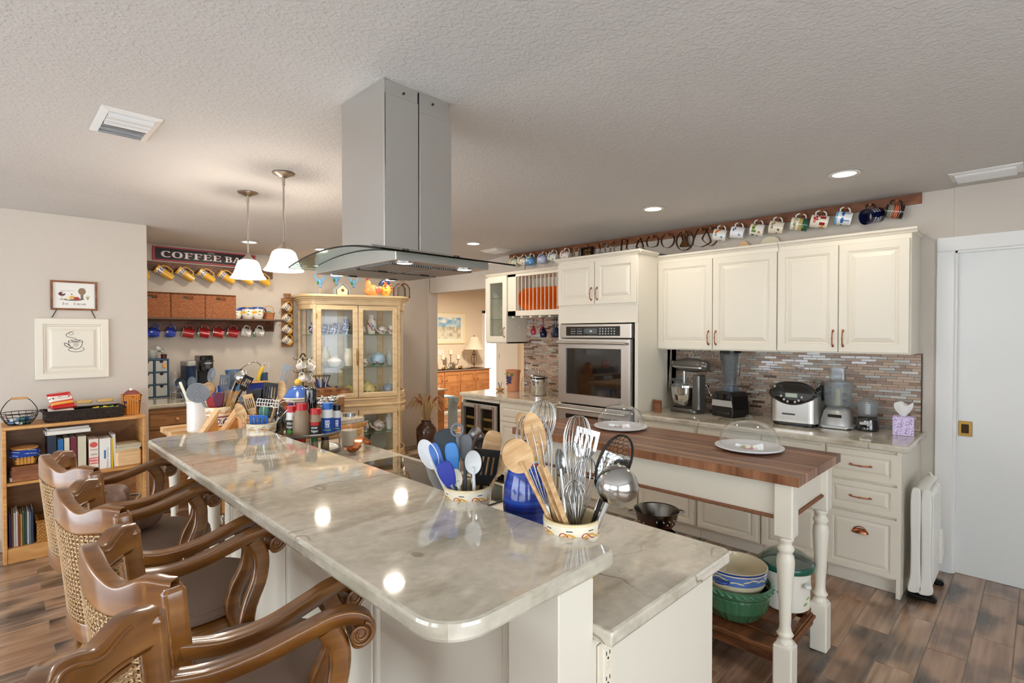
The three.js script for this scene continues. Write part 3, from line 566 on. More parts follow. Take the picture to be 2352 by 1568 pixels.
// ---------- mosaic backsplash ----------
{
  const marb = tex(256, (u, v) => lerp3([120, 92, 74], [214, 200, 186], clamp01((fbm(u, v, 6, 10, 4, 201) - 0.35) * 2.6)));
  const tileM = [M(0xb59a84, 0.45), M(0x9c8474, 0.4), M(0xc2ab96, 0.5), M(0xb4b2ac, 0.4, { metalness: 0.2 }), M(0xcfccc0, 0.25, { clearcoat: 0.3 }), M(0xffffff, 0.08, { map: marb, box: 14, clearcoat: 0.4 }), M(0x6a5042, 0.1, { clearcoat: 1 }), M(0xa4978a, 0.3)];
  const pick = [0, 1, 2, 0, 3, 5, 0, 4, 1, 6, 2, 3, 7, 0, 5, 7, 2];
  function splash(z0, z1, y0, y1, lab) {
    const t = thing('backsplash', lab, 'backsplash', [XR, 0, 0]);
    part(t, 'grout_bed', [bb(-0.006, 0.0, y0, y1, z0, z1, 0)], M(0x8d7f70, 0.9));
    const w = 0.098, h = 0.0197, base = cbox(0.007, h - 0.002, w - 0.002, 0.0008), rest = {};
    const all = [];
    let r = 0;
    for (let y = y0; y < y1 - 0.012; y += h, r++) for (let z = z0 - ((r * 0.37) % 1) * w; z < z1 - 0.01; z += w) {
      const a = Math.max(z, z0), b = Math.min(z + w, z1); if (b - a < 0.012) continue;
      all.push([y, a, b, pick[Math.floor(hash(r, Math.round(z * 1000), 4) * pick.length)]]);
    }
    all.sort((p, q) => (q[1] + q[2]) - (p[1] + p[2]));
    all.forEach(([y, a, b, k], i) => {
      const full = b - a > w - 0.001, g = full ? base : cbox(0.007, h - 0.002, b - a - 0.002, 0.0008);
      if (i < 300) { const q = new THREE.Mesh(g, tileM[k]); q.name = 'tile'; q.castShadow = q.receiveShadow = true; q.position.set(-0.008, y + h / 2, (a + b) / 2); t.add(q); } else (rest[k] ||= []).push(xf(g, [-0.008, y + h / 2, (a + b) / 2]));
    });
    for (const k in rest) { const q = part(t, 'tile', merge(rest[k]), tileM[k]); q.userData.kind = 'stuff'; }
  }
  splash(-2.44, -0.602, CY, 1.475, 'beige brown mosaic tile backsplash behind the mixer and blender');
  splash(-4.42, -3.32, CY, 1.815, 'beige brown mosaic tile backsplash behind the ice bucket');
  struct('trim_2', [bb(XR - 0.014, XR, CY, 1.475, -0.602, -0.596, 0.001)], M(0x4a2c22, 0.4));
  const o = thing('wall_outlet', 'almond double outlet plate on the mosaic behind the food processor', 'outlet', [XR - 0.016, 1.13, -1.06]);
  part(o, 'plate', [bx(0.006, 0.115, 0.075)], M(0xd8cdb4, 0.4));
  for (const y of [-0.025, 0.025]) part(o, 'socket', [bx(0.008, 0.03, 0.034, 0, y, 0)], M(0x2c2824, 0.5));
}
// ---------- island ----------
{
  const round = (x0, x1, z0, z1, r) => { // corner radii: near-left, near-right, far-right, far-left in x / -z
    const s = new THREE.Shape(), [a, b, c, d] = r;
    s.moveTo(x0 + a, z0); s.lineTo(x1 - b, z0); s.absarc(x1 - b, z0 + b, b, -PI / 2, 0); s.lineTo(x1, z1 - c); s.absarc(x1 - c, z1 - c, c, 0, PI / 2); s.lineTo(x0 + d, z1); s.absarc(x0 + d, z1 - d, d, PI / 2, PI); s.lineTo(x0, z0 + a); s.absarc(x0 + a, z0 + a, a, PI, PI * 1.5);
    return s;
  };
  const slab = (s, h, y) => xf(ext(s, h, 0.009, [], 12), [0, y - h / 2, 0], [-PI / 2, 0, 0]); // shape y -> -z
  single('bar_counter', 'long raised grey-cream stone bar top in front of the stools', 'countertop', [slab(round(0.58, 1.13, 0.755, 3.28, [0.1, 0.035, 0.03, 0.07]), 0.04, 1.067)], MAT.stone);
  single('island_countertop', 'lower stone island counter carrying the crocks and cooktop', 'countertop', [slab(round(1.028, 1.71, 0.705, 3.32, [0.006, 0.035, 0.03, 0.006]), 0.04, 0.914)], MAT.stone);
  const t = thing('kitchen_island', 'cream painted island base under the stone tops', 'island', [0, 0, 0]);
  part(t, 'cabinet_body', [bb(1.03, 1.66, 0.1, 0.873, -3.26, -0.78, 0.003), bb(1.05, 1.6, 0, 0.1, -3.2, -0.8)], MAT.cream);
  part(t, 'end_panel', [bb(1.025, 1.69, 0, 0.873, -0.782, -0.764, 0.002)], MAT.cream);
  part(t, 'knee_wall', [bb(0.945, 1.027, 0, 1.026, -3.2, -0.9, 0.002)], MAT.cream);
  part(t, 'pillar', [bb(0.9, 1.029, 0, 1.026, -0.92, -0.758, 0.003)], MAT.cream);
  for (const z of [-3.17, -2.42, -1.67]) part(t, 'stile', [bb(0.93, 0.95, 0, 1.026, z - 0.03, z + 0.05, 0.003)], MAT.cream);
  for (const z of [-2.785, -2.035, -1.285]) { const q = part(t, 'back_panel', [ringPanel(0.66, 0.9, [[0, 0], [0, 0.012], [0.003, 0.014], [0.02, 0.014], [0.03, 0.006], [0.04, 0.006]])], MAT.cream); q.position.set(0.948, 0.52, z); q.rotation.y = -PI / 2; }
  const o = thing('wall_outlet', 'white double outlet on the island end under the counter edge', 'outlet', [1.085, 0.79, -0.76]);
  part(o, 'plate', [bx(0.075, 0.125, 0.006)], M(0xe6dcc8, 0.35));
  part(o, 'socket_insert', [bx(0.036, 0.098, 0.008, 0, 0, 0.001)], M(0xe9e0cc, 0.3));
  for (const y of [-0.03, 0.032]) for (const x of [-0.007, 0.007]) part(o, 'slot', [bx(0.0025, 0.009, 0.001, x, y, 0.0055, 0)], MAT.black);
  for (const y of [-0.043, 0.019]) part(o, 'slot', [cyl(0.003, 0.003, 0.001, 10, 0, y, 0.0055, [PI / 2, 0, 0])], MAT.black);
  for (const y of [-0.004, 0.006]) part(o, 'button', [bx(0.016, 0.007, 0.003, 0, y, 0.005, 0.001)], M(0xe2d8c4, 0.3));
  const c = thing('cooktop', 'black glass cooktop set into the lower island counter', 'cooktop', [1.41, 0.914, -2.08]);
  part(c, 'glass_top', [bx(0.5, 0.006, 1.0, 0, 0.003, 0, 0.002)], M(0x0c0a09, 0.03, { clearcoat: 1, clearcoatRoughness: 0.01 }));
  for (const [x, z, r] of [[-0.1, -0.3, 0.09], [0.1, -0.28, 0.11], [-0.1, 0.25, 0.11], [0.12, 0.28, 0.08]]) part(c, 'burner_ring', [torus(r, 0.0008, x, 0.0062, z, [PI / 2, 0, 0], 40, PI * 2, 4)], M(0x6a6662, 0.4));
}
// ---------- turned legs ----------
const legProf = (h) => [[0.028, 0], [0.034, 0.004], [0.034, 0.012], [0.028, 0.02], [0.024, 0.03], [0.03, 0.036], [0.035, 0.044], [0.03, 0.052], [0.026, 0.06], [0.023, 0.08], [0.025, h * 0.3], [0.033, h * 0.62], [0.0375, h * 0.76], [0.034, h * 0.82], [0.026, h * 0.845], [0.031, h * 0.862], [0.036, h * 0.885], [0.031, h * 0.908], [0.025, h * 0.925], [0.026, h * 0.95], [0.032, h * 0.965], [0.033, h * 0.985], [0.028, h]];
function turnedLeg(o, x, z, H, top, w = 0.08) {
  const foot = 0.24, mid = H - top - foot;
  return part(o, 'leg', [xf(lathe(legProf(mid), 28), [x, foot, z]), bx(w, foot, w, x, foot / 2, z, 0.006), bx(w, top, w, x, H - top / 2, z, 0.006), xf(lathe([[w * 0.62, 0], [0.03, 0.022]], 4), [x, foot, z], [0, PI / 4, 0])], MAT.cream);
}
// ---------- butcher block table ----------
const ropeT = (len, r, n) => { const g = []; for (let k = 0; k < 3; k++) { const p = []; for (let i = 0; i <= n * 6; i++) { const t = i / (n * 6), a = t * n * 2 * PI + k * 2 * PI / 3; p.push([(t - 0.5) * len, r * 0.5 * Math.cos(a), r * 0.5 * Math.sin(a)]); } g.push(tube(p, r * 0.62, n * 6, 5)); } return merge(g); };
{
  const t = thing('butcher_block_table', 'tall cream table with walnut butcher block top', 'table', [0, 0, 0]);
  const X0 = 2.435, X1 = 3.09, Z0 = -2.45, Z1 = -0.73, y0 = 0.958, y1 = 1.0;
  const wt = woodTex(0xb08464, 0x70472e, 300, { fx: 2, fy: 30, ring: 2 });
  const wm = [0xffffff, 0xe6d8cc, 0xcdb8a8, 0xf4e8dc, 0xd8c6b8, 0xbca698].map((c, i) => { const q = wt.clone(); q.offset.set(i * 0.31, i * 0.17); q.rotation = PI / 2; q.needsUpdate = true; return M(c, 0.32, { map: q, box: 1.6 }); });
  const top = part(t, 'tabletop', [bb(X0 + 0.004, X1 - 0.004, y0, y1 - 0.002, Z0 + 0.004, Z1 - 0.004, 0.001)], wm[2]);
  const n = 15, sw = (X1 - X0) / n;
  for (let i = 0; i < n; i++) {
    let z = Z1;
    for (let k = 0; z > Z0 + 0.001; k++) {
      let L = k === 0 ? 0.2 + hash(i, 1, 8) * 0.4 : 0.35 + hash(i, k, 9) * 0.3; if (z - L < Z0 + 0.12) L = z - Z0;
      const q = new THREE.Mesh(boxUV(cbox(sw - 0.0004, y1 - y0, L - 0.0004, 0.0006), 1.6), wm[Math.floor(hash(i, k, 17) * 6)]);
      q.name = 'stave'; q.castShadow = q.receiveShadow = true; q.position.set(X0 + (i + 0.5) * sw, (y0 + y1) / 2 + 0.0006, z - L / 2); top.add(q); z -= L;
    }
  }
  for (const x of [2.5, 3.02]) for (const z of [-0.8, -2.37]) turnedLeg(t, x, z, y0, 0.24);
  part(t, 'apron', [bb(2.49, 2.515, 0.795, y0, -2.35, -0.8, 0.003), bb(3.005, 3.03, 0.795, y0, -2.35, -0.8, 0.003), bb(2.5, 3.02, 0.795, y0, -0.815, -0.79, 0.003), bb(2.5, 3.02, 0.795, y0, -2.38, -2.36, 0.003)], MAT.cream);
  const ropeM = M(0x8a5a3c, 0.55);
  part(t, 'rope_moulding', [xf(ropeT(1.5, 0.009, 60), [2.485, 0.797, -1.585], [0, PI / 2, 0])], ropeM);
  part(t, 'rope_moulding', [xf(ropeT(0.44, 0.009, 18), [2.76, 0.797, -0.785])], ropeM);
  for (let i = 0; i < 5; i++) part(t, 'shelf_board', [bb(2.47 + i * 0.115, 2.57 + i * 0.115, 0.19, 0.212, -2.35, i % 2 ? -0.87 : -0.83, 0.003)], MAT.knotWood);
  part(t, 'shelf_rail', [bb(2.54, 2.98, 0.13, 0.19, -0.85, -0.82, 0.003), bb(2.5, 2.52, 0.13, 0.19, -2.35, -0.83, 0.003), bb(3.0, 3.02, 0.13, 0.19, -2.35, -0.83, 0.003)], MAT.knotWood);
  part(t, 'bead_moulding', [xf(ropeT(0.44, 0.008, 40), [2.76, 0.175, -0.815])], MAT.railWood);
}
// ---------- bar stools ----------
const caneM = M(0xc6a377, 0.45, { side: THREE.DoubleSide });
const suede = M(0x8a7464, 0.95, { sheen: 0.6, sheenRoughness: 0.6, sheenColor: new THREE.Color(0x8a7466), bumpMap: clothBump, bumpScale: 0.0004, box: 8 });
function makeStool(label, p, ry) {
  const t = thing('bar_stool', label, 'bar stool', p, ry, 'cane-back bar stools at the bar');
  const HW = 0.238;
  const plan = (s) => -0.325 + 0.115 * Math.pow(Math.abs(s) / HW, 2.6);
  const nrm = (s) => { const e = 0.002, a = Math.max(-HW, s - e), b = Math.min(HW, s + e); const dx = plan(b) - plan(a), dz = b - a, l = Math.hypot(dx, dz); return [dz / l, -dx / l]; }; // points forward
  const band = (topF, botF, th, off = 0, n = 48) => {
    const ring = [[0.5, 0.12], [0.5, 0.9], [0.38, 1], [-0.38, 1], [-0.5, 0.9], [-0.5, 0.12], [-0.38, 0], [0.38, 0]];
    const g = surf((u, v) => {
      const s = -HW + 2 * HW * v, k = Math.round(u * 8) % 8, [o, q] = ring[k], [nx, nz] = nrm(s), y0 = botF(s), y1 = topF(s);
      return [plan(s) + nx * (o * th + off), y0 + (y1 - y0) * q, s + nz * (o * th + off)];
    }, 8, n);
    return g;
  };
  const E = (x, c, w) => Math.exp(-(((x - c) / w) ** 2));
  const top = (s) => { const a = Math.abs(s); return 1.085 + 0.04 * E(a, 0, 0.095) - 0.012 * E(a, 0.15, 0.035) + 0.014 * E(a, 0.2, 0.03); };
  const bot = (s) => { const a = Math.abs(s); return 1.012 + 0.014 * E(a, 0.0, 0.09) - 0.006 * E(a, 0.13, 0.04); };
  const crest = part(t, 'crest_rail', [band(top, bot, 0.036)], MAT.chairWood);
  part(crest, 'carved_bead', [...[[(s) => top(s) - 0.02, 0.019], [(s) => bot(s) + 0.008, 0.019], [(s) => bot(s) - 0.004, 0.017]].map(([yf, off]) => { const pts = []; for (let i = 0; i <= 40; i++) { const s = -0.2 + 0.4 * i / 40, [nx, nz] = nrm(s); pts.push([plan(s) + nx * off, yf(s), s + nz * off]); } return tube(pts, 0.0045, 60, 6); })], MAT.chairWood);
  part(t, 'back_rail', [xf(band(() => 0.73, () => 0.665, 0.036), [0.028, 0, 0])], MAT.chairWood);
  const rect = (a, b, r = 0.25) => rrect(a, b, Math.min(a, b) * r, 2);
  for (const k of [-1, 1]) part(t, 'back_post', [sweep([[-0.165, 0.58, k * 0.222], [-0.178, 0.75, k * 0.228], [-0.2, 0.92, k * 0.235], [-0.212, 1.045, k * HW], [-0.214, 1.075, k * (HW - 0.004)]], rect(0.042, 0.046), V3(1, 0, 0), (u) => u > 0.93 ? 0.8 : 1, 24)], MAT.chairWood);
  // cane: ribbons on the curved back, inside and outside
  const pos = [];
  const ribbon = (pts, dir, w) => { for (let i = 0; i + 1 < pts.length; i++) { const [a, b] = [pts[i], pts[i + 1]], q = (p, s) => [p[0], p[1] + dir[0] * w * s, p[2] + dir[1] * w * s]; const A = q(a, -0.5), B = q(a, 0.5), C = q(b, 0.5), D = q(b, -0.5); pos.push(...A, ...B, ...C, ...A, ...C, ...D); } };
  for (const off of [-0.013, 0.012]) {
    const S = (s, y, d = 0) => { const [nx, nz] = nrm(s); return [plan(s) + nx * (off + d) + 0.095 * (0.985 - y), y, s + nz * (off + d)]; };
    const y0 = 0.725, y1 = 1.02, w = 0.0042, st = 0.0135;
    for (let s = -0.205; s <= 0.2051; s += st) ribbon([S(s, y0), S(s, y1)], [0, 1], w);
    for (let y = y0; y <= y1; y += st) { const pts = []; for (let i = 0; i <= 16; i++) pts.push(S(-0.21 + 0.42 * i / 16, y, 0.001)); ribbon(pts, [1, 0], w); }
    for (const dg of [-1, 1]) for (let c = -0.5; c < 0.5; c += st * 1.42) {
      const pts = []; for (let i = 0; i <= 8; i++) { const y = y0 + (y1 - y0) * i / 8, s = c + dg * (y - (y0 + y1) / 2); if (Math.abs(s) < 0.21) pts.push(S(s, y, 0.0018)); }
      if (pts.length > 1) ribbon(pts, [0.71, 0.71 * -dg], w * 0.9);
    }
  }
  const cg = new THREE.BufferGeometry(); cg.setAttribute('position', new THREE.BufferAttribute(new Float32Array(pos), 3)); cg.computeVertexNormals();
  const cp = part(t, 'cane_panel', [clean(cg)], caneM, 'woven cane back panel'); cp.userData.kind = 'stuff';
  // seat
  const oval = (g) => xf(g, [0.01, 0, 0], [0, 0, 0], [1.02, 1, 0.98]);
  part(t, 'seat_frame', [oval(lathe([[0, 0.585], [0.225, 0.585], [0.243, 0.595], [0.247, 0.62], [0.24, 0.655], [0, 0.655]], 48))], MAT.chairWood);
  const cu = part(t, 'seat_cushion', [oval(lathe([[0.238, 0.652], [0.252, 0.66], [0.258, 0.675], [0.25, 0.692], [0.235, 0.704], [0.2, 0.718], [0.13, 0.732], [0.05, 0.738], [0, 0.739]], 56))], suede);
  part(cu, 'piping', [oval(torus(0.251, 0.0045, 0, 0.692, 0, [PI / 2, 0, 0], 60)), oval(torus(0.249, 0.0045, 0, 0.66, 0, [PI / 2, 0, 0], 60))], suede);
  for (const k of [-1, 1]) {
    const Z = (d) => k * d;
    part(t, 'arm', [sweep([[-0.205, 0.935, Z(0.236)], [-0.12, 0.918, Z(0.25)], [-0.03, 0.924, Z(0.26)], [0.07, 0.95, Z(0.262)], [0.13, 0.966, Z(0.26)], [0.175, 0.962, Z(0.258)], [0.203, 0.938, Z(0.257)], [0.2, 0.908, Z(0.257)], [0.176, 0.9, Z(0.257)], [0.165, 0.918, Z(0.257)]], [[0.016, -0.02], [0.018, 0], [0.016, 0.02], [-0.01, 0.022], [-0.016, 0.017], [-0.012, 0.007], [-0.012, -0.007], [-0.016, -0.017], [-0.01, -0.022]], V3(0, 0, 1), (u) => u > 0.62 ? [1 - (u - 0.62) * 1.5, 1] : 1, 60),
      cyl(0.02, 0.02, 0.05, 20, 0.182, 0.926, Z(0.257), [PI / 2, 0, 0])], MAT.chairWood);
    part(t, 'arm_scroll', [...[-1, 1].map((e) => { const pts = []; for (let i = 0; i <= 30; i++) { const a = i / 30 * PI * 3.6, r = 0.028 - 0.021 * i / 30; pts.push([0.182 + r * Math.cos(1.2 - a), 0.926 + r * Math.sin(1.2 - a), Z(0.257) + e * 0.026]); } return tube(pts, 0.0042, 60, 6); })], MAT.chairWood);
    part(t, 'arm_support', [sweep([[0.115, 0.945, Z(0.26)], [0.14, 0.89, Z(0.262)], [0.135, 0.82, Z(0.258)], [0.1, 0.74, Z(0.248)], [0.09, 0.68, Z(0.243)], [0.11, 0.62, Z(0.232)], [0.12, 0.59, Z(0.228)]], rrect(0.044, 0.032, 0.01, 3), V3(0, 0, 1), (u) => [1 + 0.35 * Math.abs(u - 0.5), 1], 30)], MAT.chairWood);
  }
  for (const [sx, sz] of [[1, 1], [1, -1], [-1, 1], [-1, -1]]) part(t, 'leg', [sweep([[sx * 0.15, 0.59, sz * 0.15], [sx * 0.185, 0.45, sz * 0.185], [sx * 0.19, 0.2, sz * 0.19], [sx * 0.205, 0.0, sz * 0.205]], rect(0.05, 0.05), V3(0, 0, 1), (u) => 1.1 - 0.35 * u, 16)], MAT.chairWood);
  part(t, 'footrest', [torus(0.235, 0.011, 0, 0.24, 0, [PI / 2, 0, 0], 40)], MAT.brass);
  return t;
}
const stool = makeStool('cane-back bar stool nearest the camera at the bar end', [0.36, 0, -0.92], -0.28);
copyOf(stool, 'second cane-back bar stool from the near bar end', [0.49, 0, -1.54], 0.0);
copyOf(stool, 'third cane-back bar stool from the near bar end', [0.49, 0, -2.19], 0.03);
copyOf(stool, 'farthest bar stool, holding a brown leather bag', [0.49, 0, -2.86], 0.08);
// leather bag on the far stool
{
  const t = thing('handbag', 'slouched brown leather bag on the farthest bar stool', 'bag', [0.4, 0.742, -2.84], 0.3);
  const lea = M(0x7d6050, 0.55);
  const blob = (w, h, d, s0) => surf((u, v) => { const a = u * 2 * PI, b = (v - 0.5) * PI, c = Math.pow(Math.max(0, Math.cos(b)), 0.55), e = 1 + 0.12 * Math.sin(a * 3 + s0) * c + 0.06 * Math.sin(a * 7 + v * 9); return [w / 2 * c * Math.cos(a) * e, h / 2 + h / 2 * Math.sign(Math.sin(b)) * Math.pow(Math.abs(Math.sin(b)), 0.7), d / 2 * c * Math.sin(a) * e]; }, 40, 20, true);
  part(t, 'bag_body', [blob(0.3, 0.13, 0.24, 0.5)], lea);
  part(t, 'flap', [xf(blob(0.2, 0.1, 0.18, 2), [-0.03, 0.09, -0.04], [0.2, 0.4, 0.25])], lea);
  part(t, 'zipper', [tube([[0.02, 0.14, 0.08], [0.08, 0.15, 0.02], [0.07, 0.14, -0.06]], 0.005, 20, 6)], MAT.nickel);
  part(t, 'buckle', [torus(0.018, 0.004, -0.07, 0.19, 0.03, [0.5, 0.5, 0], 20)], MAT.chrome);
  part(t, 'strap', [tube([[-0.1, 0.12, 0.08], [-0.11, 0.2, 0.0], [-0.08, 0.2, -0.08], [0.0, 0.15, -0.1]], 0.008, 24, 6)], lea);
}
// ---------- crockery and basket builders ----------
function setUV(g, u, v) { const a = g.attributes.uv; for (let i = 0; i < a.count; i++) a.setXY(i, u, v); return g; }
// hollow turned vessel: outside profile [[r, y]] from base to lip, wall w; outside carries the map, the rest samples its ends
function vessel(pts, w = 0.004, seg = 36, inner = true, iv = 0.995) {
  const out = lathe(pts, seg), top = pts[pts.length - 1], res = [out];
  // v by arc height
  { const p = out.attributes.position, u = out.attributes.uv, y0 = pts[0][1], y1 = top[1]; for (let i = 0; i < p.count; i++) u.setY(i, (p.getY(i) - y0) / (y1 - y0)); }
  res.push(setUV(lathe([[0, pts[0][1]], [pts[0][0], pts[0][1]]].reverse(), seg), 0.5, 0.01));
  if (inner) {
    const ins = pts.map(([r, y], i) => [Math.max(0.001, r - w), i === 0 ? y + w : y]).reverse();
    res.push(setUV(lathe([[top[0], top[1]], [top[0] - w * 0.5, top[1] + w * 0.4], ...ins, [0, pts[0][1] + w]], seg), 0.5, iv));
  }
  return merge(res);
}
const handleG = (x, y0, y1, out, r = 0.0055) => tube([[x - 0.003, y1, 0], [x + out * 0.6, y1 + 0.002, 0], [x + out, (y0 + y1) / 2 + 0.012, 0], [x + out * 0.85, y0 + 0.012, 0], [x + out * 0.35, y0, 0], [x - 0.004, y0 - 0.002, 0]], r, 24, 8);
function mugGeoms(r0, r1, h, belly = 0) {
  const pts = []; for (let i = 0; i <= 8; i++) { const t = i / 8; pts.push([r0 + (r1 - r0) * t + belly * Math.sin(PI * t), h * t]); }
  return { body: vessel(pts), handle: handleG((r0 + r1) / 2 + belly * 0.9, h * 0.22, h * 0.8, 0.032), r: (r0 + r1) / 2 + belly, h };
}
function hangMug(name, label, group, hook, ry, tilt, G, mb, mh) {
  const a = tilt, ox = G.r + 0.03, oy = G.h * 0.52; // the grip of the handle hangs on the hook
  const dx = ox * Math.cos(a) - oy * Math.sin(a), dy = ox * Math.sin(a) + oy * Math.cos(a);
  const c = Math.cos(ry), s = Math.sin(ry);
  const t = thing(name, label, 'mug', [hook[0] - dx * c, hook[1] - dy, hook[2] + dx * s], 0, group);
  t.rotation.set(0, ry, a);
  part(t, 'cup', [G.body.clone()], mb); part(t, 'handle', [G.handle.clone()], mh || mb);
  return t;
}
const bandTex = (bg, draw, w = 512, h = 256) => canvasTex(w, h, (c, W, H) => { c.fillStyle = bg; c.fillRect(0, 0, W, H); draw(c, W, H); });
const glazed = (t, r = 0.16) => M(0xffffff, r, { map: t, clearcoat: 0.5, clearcoatRoughness: 0.06 });
function scrolls(c, W, y, n, col, s) { c.strokeStyle = col; c.lineWidth = 3 * s; for (let i = 0; i < n; i++) { const x = (i + 0.5) * W / n; c.beginPath(); c.arc(x, y, 9 * s, 0.5, 5.6); c.stroke(); c.beginPath(); c.moveTo(x + 8 * s, y - 4 * s); c.quadraticCurveTo(x + W / n / 3, y + 16 * s, x + W / n * 0.8, y + 4 * s); c.stroke(); } }
function majolica(c, W, y0, y1) {
  c.fillStyle = '#eee6d2'; c.fillRect(0, y0, W, y1 - y0); c.fillStyle = '#b8412c'; c.fillRect(0, y1 - 3, W, 4);
  const n = 9, m = (y0 + y1) / 2, h = (y1 - y0) / 2;
  for (let i = 0; i < n; i++) { const x = (i + 0.5) * W / n; c.fillStyle = '#2a3a8c'; c.beginPath(); c.ellipse(x, m, W / n * 0.32, h * 0.75, 0.5, 0, 7); c.fill(); c.fillStyle = '#eee6d2'; c.beginPath(); c.ellipse(x + 3, m, W / n * 0.16, h * 0.45, 0.5, 0, 7); c.fill(); c.fillStyle = '#d9a02c'; c.beginPath(); c.arc(x + W / n / 2, m - h * 0.3, h * 0.22, 0, 7); c.fill(); c.fillStyle = '#44702e'; c.beginPath(); c.arc(x + W / n / 2, m + h * 0.4, h * 0.2, 0, 7); c.fill(); }
}
const wickT = (a, b, s) => tex(128, (u, v) => { const r = Math.floor(v * 16), c = (u * 8 + (r % 2) * 0.5) % 1; const k = 0.5 + 0.5 * Math.cos((c - 0.5) * 2 * PI), e = Math.abs((v * 16) % 1 - 0.5) * 2; return lerp3(hex3(a), hex3(b), clamp01(1.1 - 0.75 * k + 0.6 * e * e + (hash(r, Math.floor(u * 8), s) - 0.5) * 0.4)); });
const wickB = tex(128, (u, v) => { const r = Math.floor(v * 16), c = (u * 8 + (r % 2) * 0.5) % 1, k = (0.5 + 0.5 * Math.cos((c - 0.5) * 2 * PI)) * (1 - Math.pow(Math.abs((v * 16) % 1 - 0.5) * 2, 2)) * 255; return [k, k, k]; }, false);
const wicker = (a, b, s = 1, sc = 12) => { const t = wickT(a, b, s); return M(0xffffff, 0.6, { map: t, bumpMap: wickB, bumpScale: 0.004, box: sc }); };
MAT.wickRed = wicker(0xcf8c58, 0x8a4e28, 2, 5); MAT.wickGold = wicker(0xd9a24e, 0x9a6420, 3, 5); MAT.wickDark = wicker(0x4a3028, 0x1a100c, 4, 6);
// open wicker box with a folded rim; x = width, z = depth
function wickerBox(o, w, h, d, m, flare = 0, hole) {
  const T2 = 0.012, sides = [];
  const wall = (W, ww) => { const pts = [[-W / 2 + flare, 0], [W / 2 - flare, 0], [W / 2, h], [-W / 2, h]]; const hs = hole ? [[[-0.045, h - 0.055], [-0.045, h - 0.022], [0.045, h - 0.022], [0.045, h - 0.055]]] : []; return ext(pts, T2, 0.002, ww ? hs : []); };
  part(o, 'basket_wall', [xf(wall(w, true), [0, 0, d / 2 - flare / 2], [flare ? Math.atan(flare / h) : 0, 0, 0])], m);
  part(o, 'basket_wall', [xf(wall(w, true), [0, 0, -d / 2 + flare / 2], [flare ? -Math.atan(flare / h) : 0, 0, 0])], m);
  for (const k of [-1, 1]) part(o, 'basket_wall', [xf(wall(d, false), [k * (w / 2 - flare / 2), 0, 0], [0, PI / 2, 0])], m);
  part(o, 'basket_floor', [bx(w - 2 * flare, 0.012, d - 2 * flare, 0, 0.008, 0)], m);
  part(o, 'rim', [tube(rrect(w + 0.006, d + 0.006, 0.02, 4).map(([x, z]) => [x, h, z]), 0.009, 80, 8, true)], m);
}
// basket of flat splints: every hoop is a piece
function splintBasket(o, w0, w1, d0, d1, h, n, mHoop, mAcc, rimM) {
  const hb = h / n;
  for (let i = 0; i < n; i++) { const t = (i + 0.5) / n, w = w0 + (w1 - w0) * t, d = d0 + (d1 - d0) * t; const s = rrect(w, d, 0.012, 3), q = rrect(w - 0.006, d - 0.006, 0.01, 3); part(o, 'splint_hoop', [xf(ext(s, hb * 0.86, 0.0008, [q]), [0, (i + 0.5) * hb, 0], [PI / 2, 0, 0])], mAcc && i === Math.floor(n * 0.65) ? mAcc : mHoop); }
  const up = [];
  for (let k = -2; k <= 2; k++) for (const e of [-1, 1]) { up.push(xf(bx(w0 / 6.5, h, 0.0022, 0, h / 2, 0), [k * w0 / 5.4, 0, e * (d0 + d1) / 4 - e * 0.002], [e * Math.atan((d1 - d0) / 2 / h), 0, 0])); up.push(xf(bx(0.0022, h, d0 / 6.5, 0, h / 2, 0), [e * (w0 + w1) / 4 - e * 0.002, 0, k * d0 / 5.4], [0, 0, -e * Math.atan((w1 - w0) / 2 / h)])); }
  part(o, 'uprights', up, mHoop);
  part(o, 'floor', [bx(w0 - 0.01, 0.005, d0 - 0.01, 0, 0.004, 0)], mHoop);
  part(o, 'rim', [tube(rrect(w1 + 0.006, d1 + 0.006, 0.014, 4).map(([x, z]) => [x, h, z]), 0.006, 60, 6, true)], rimM || mHoop);
}

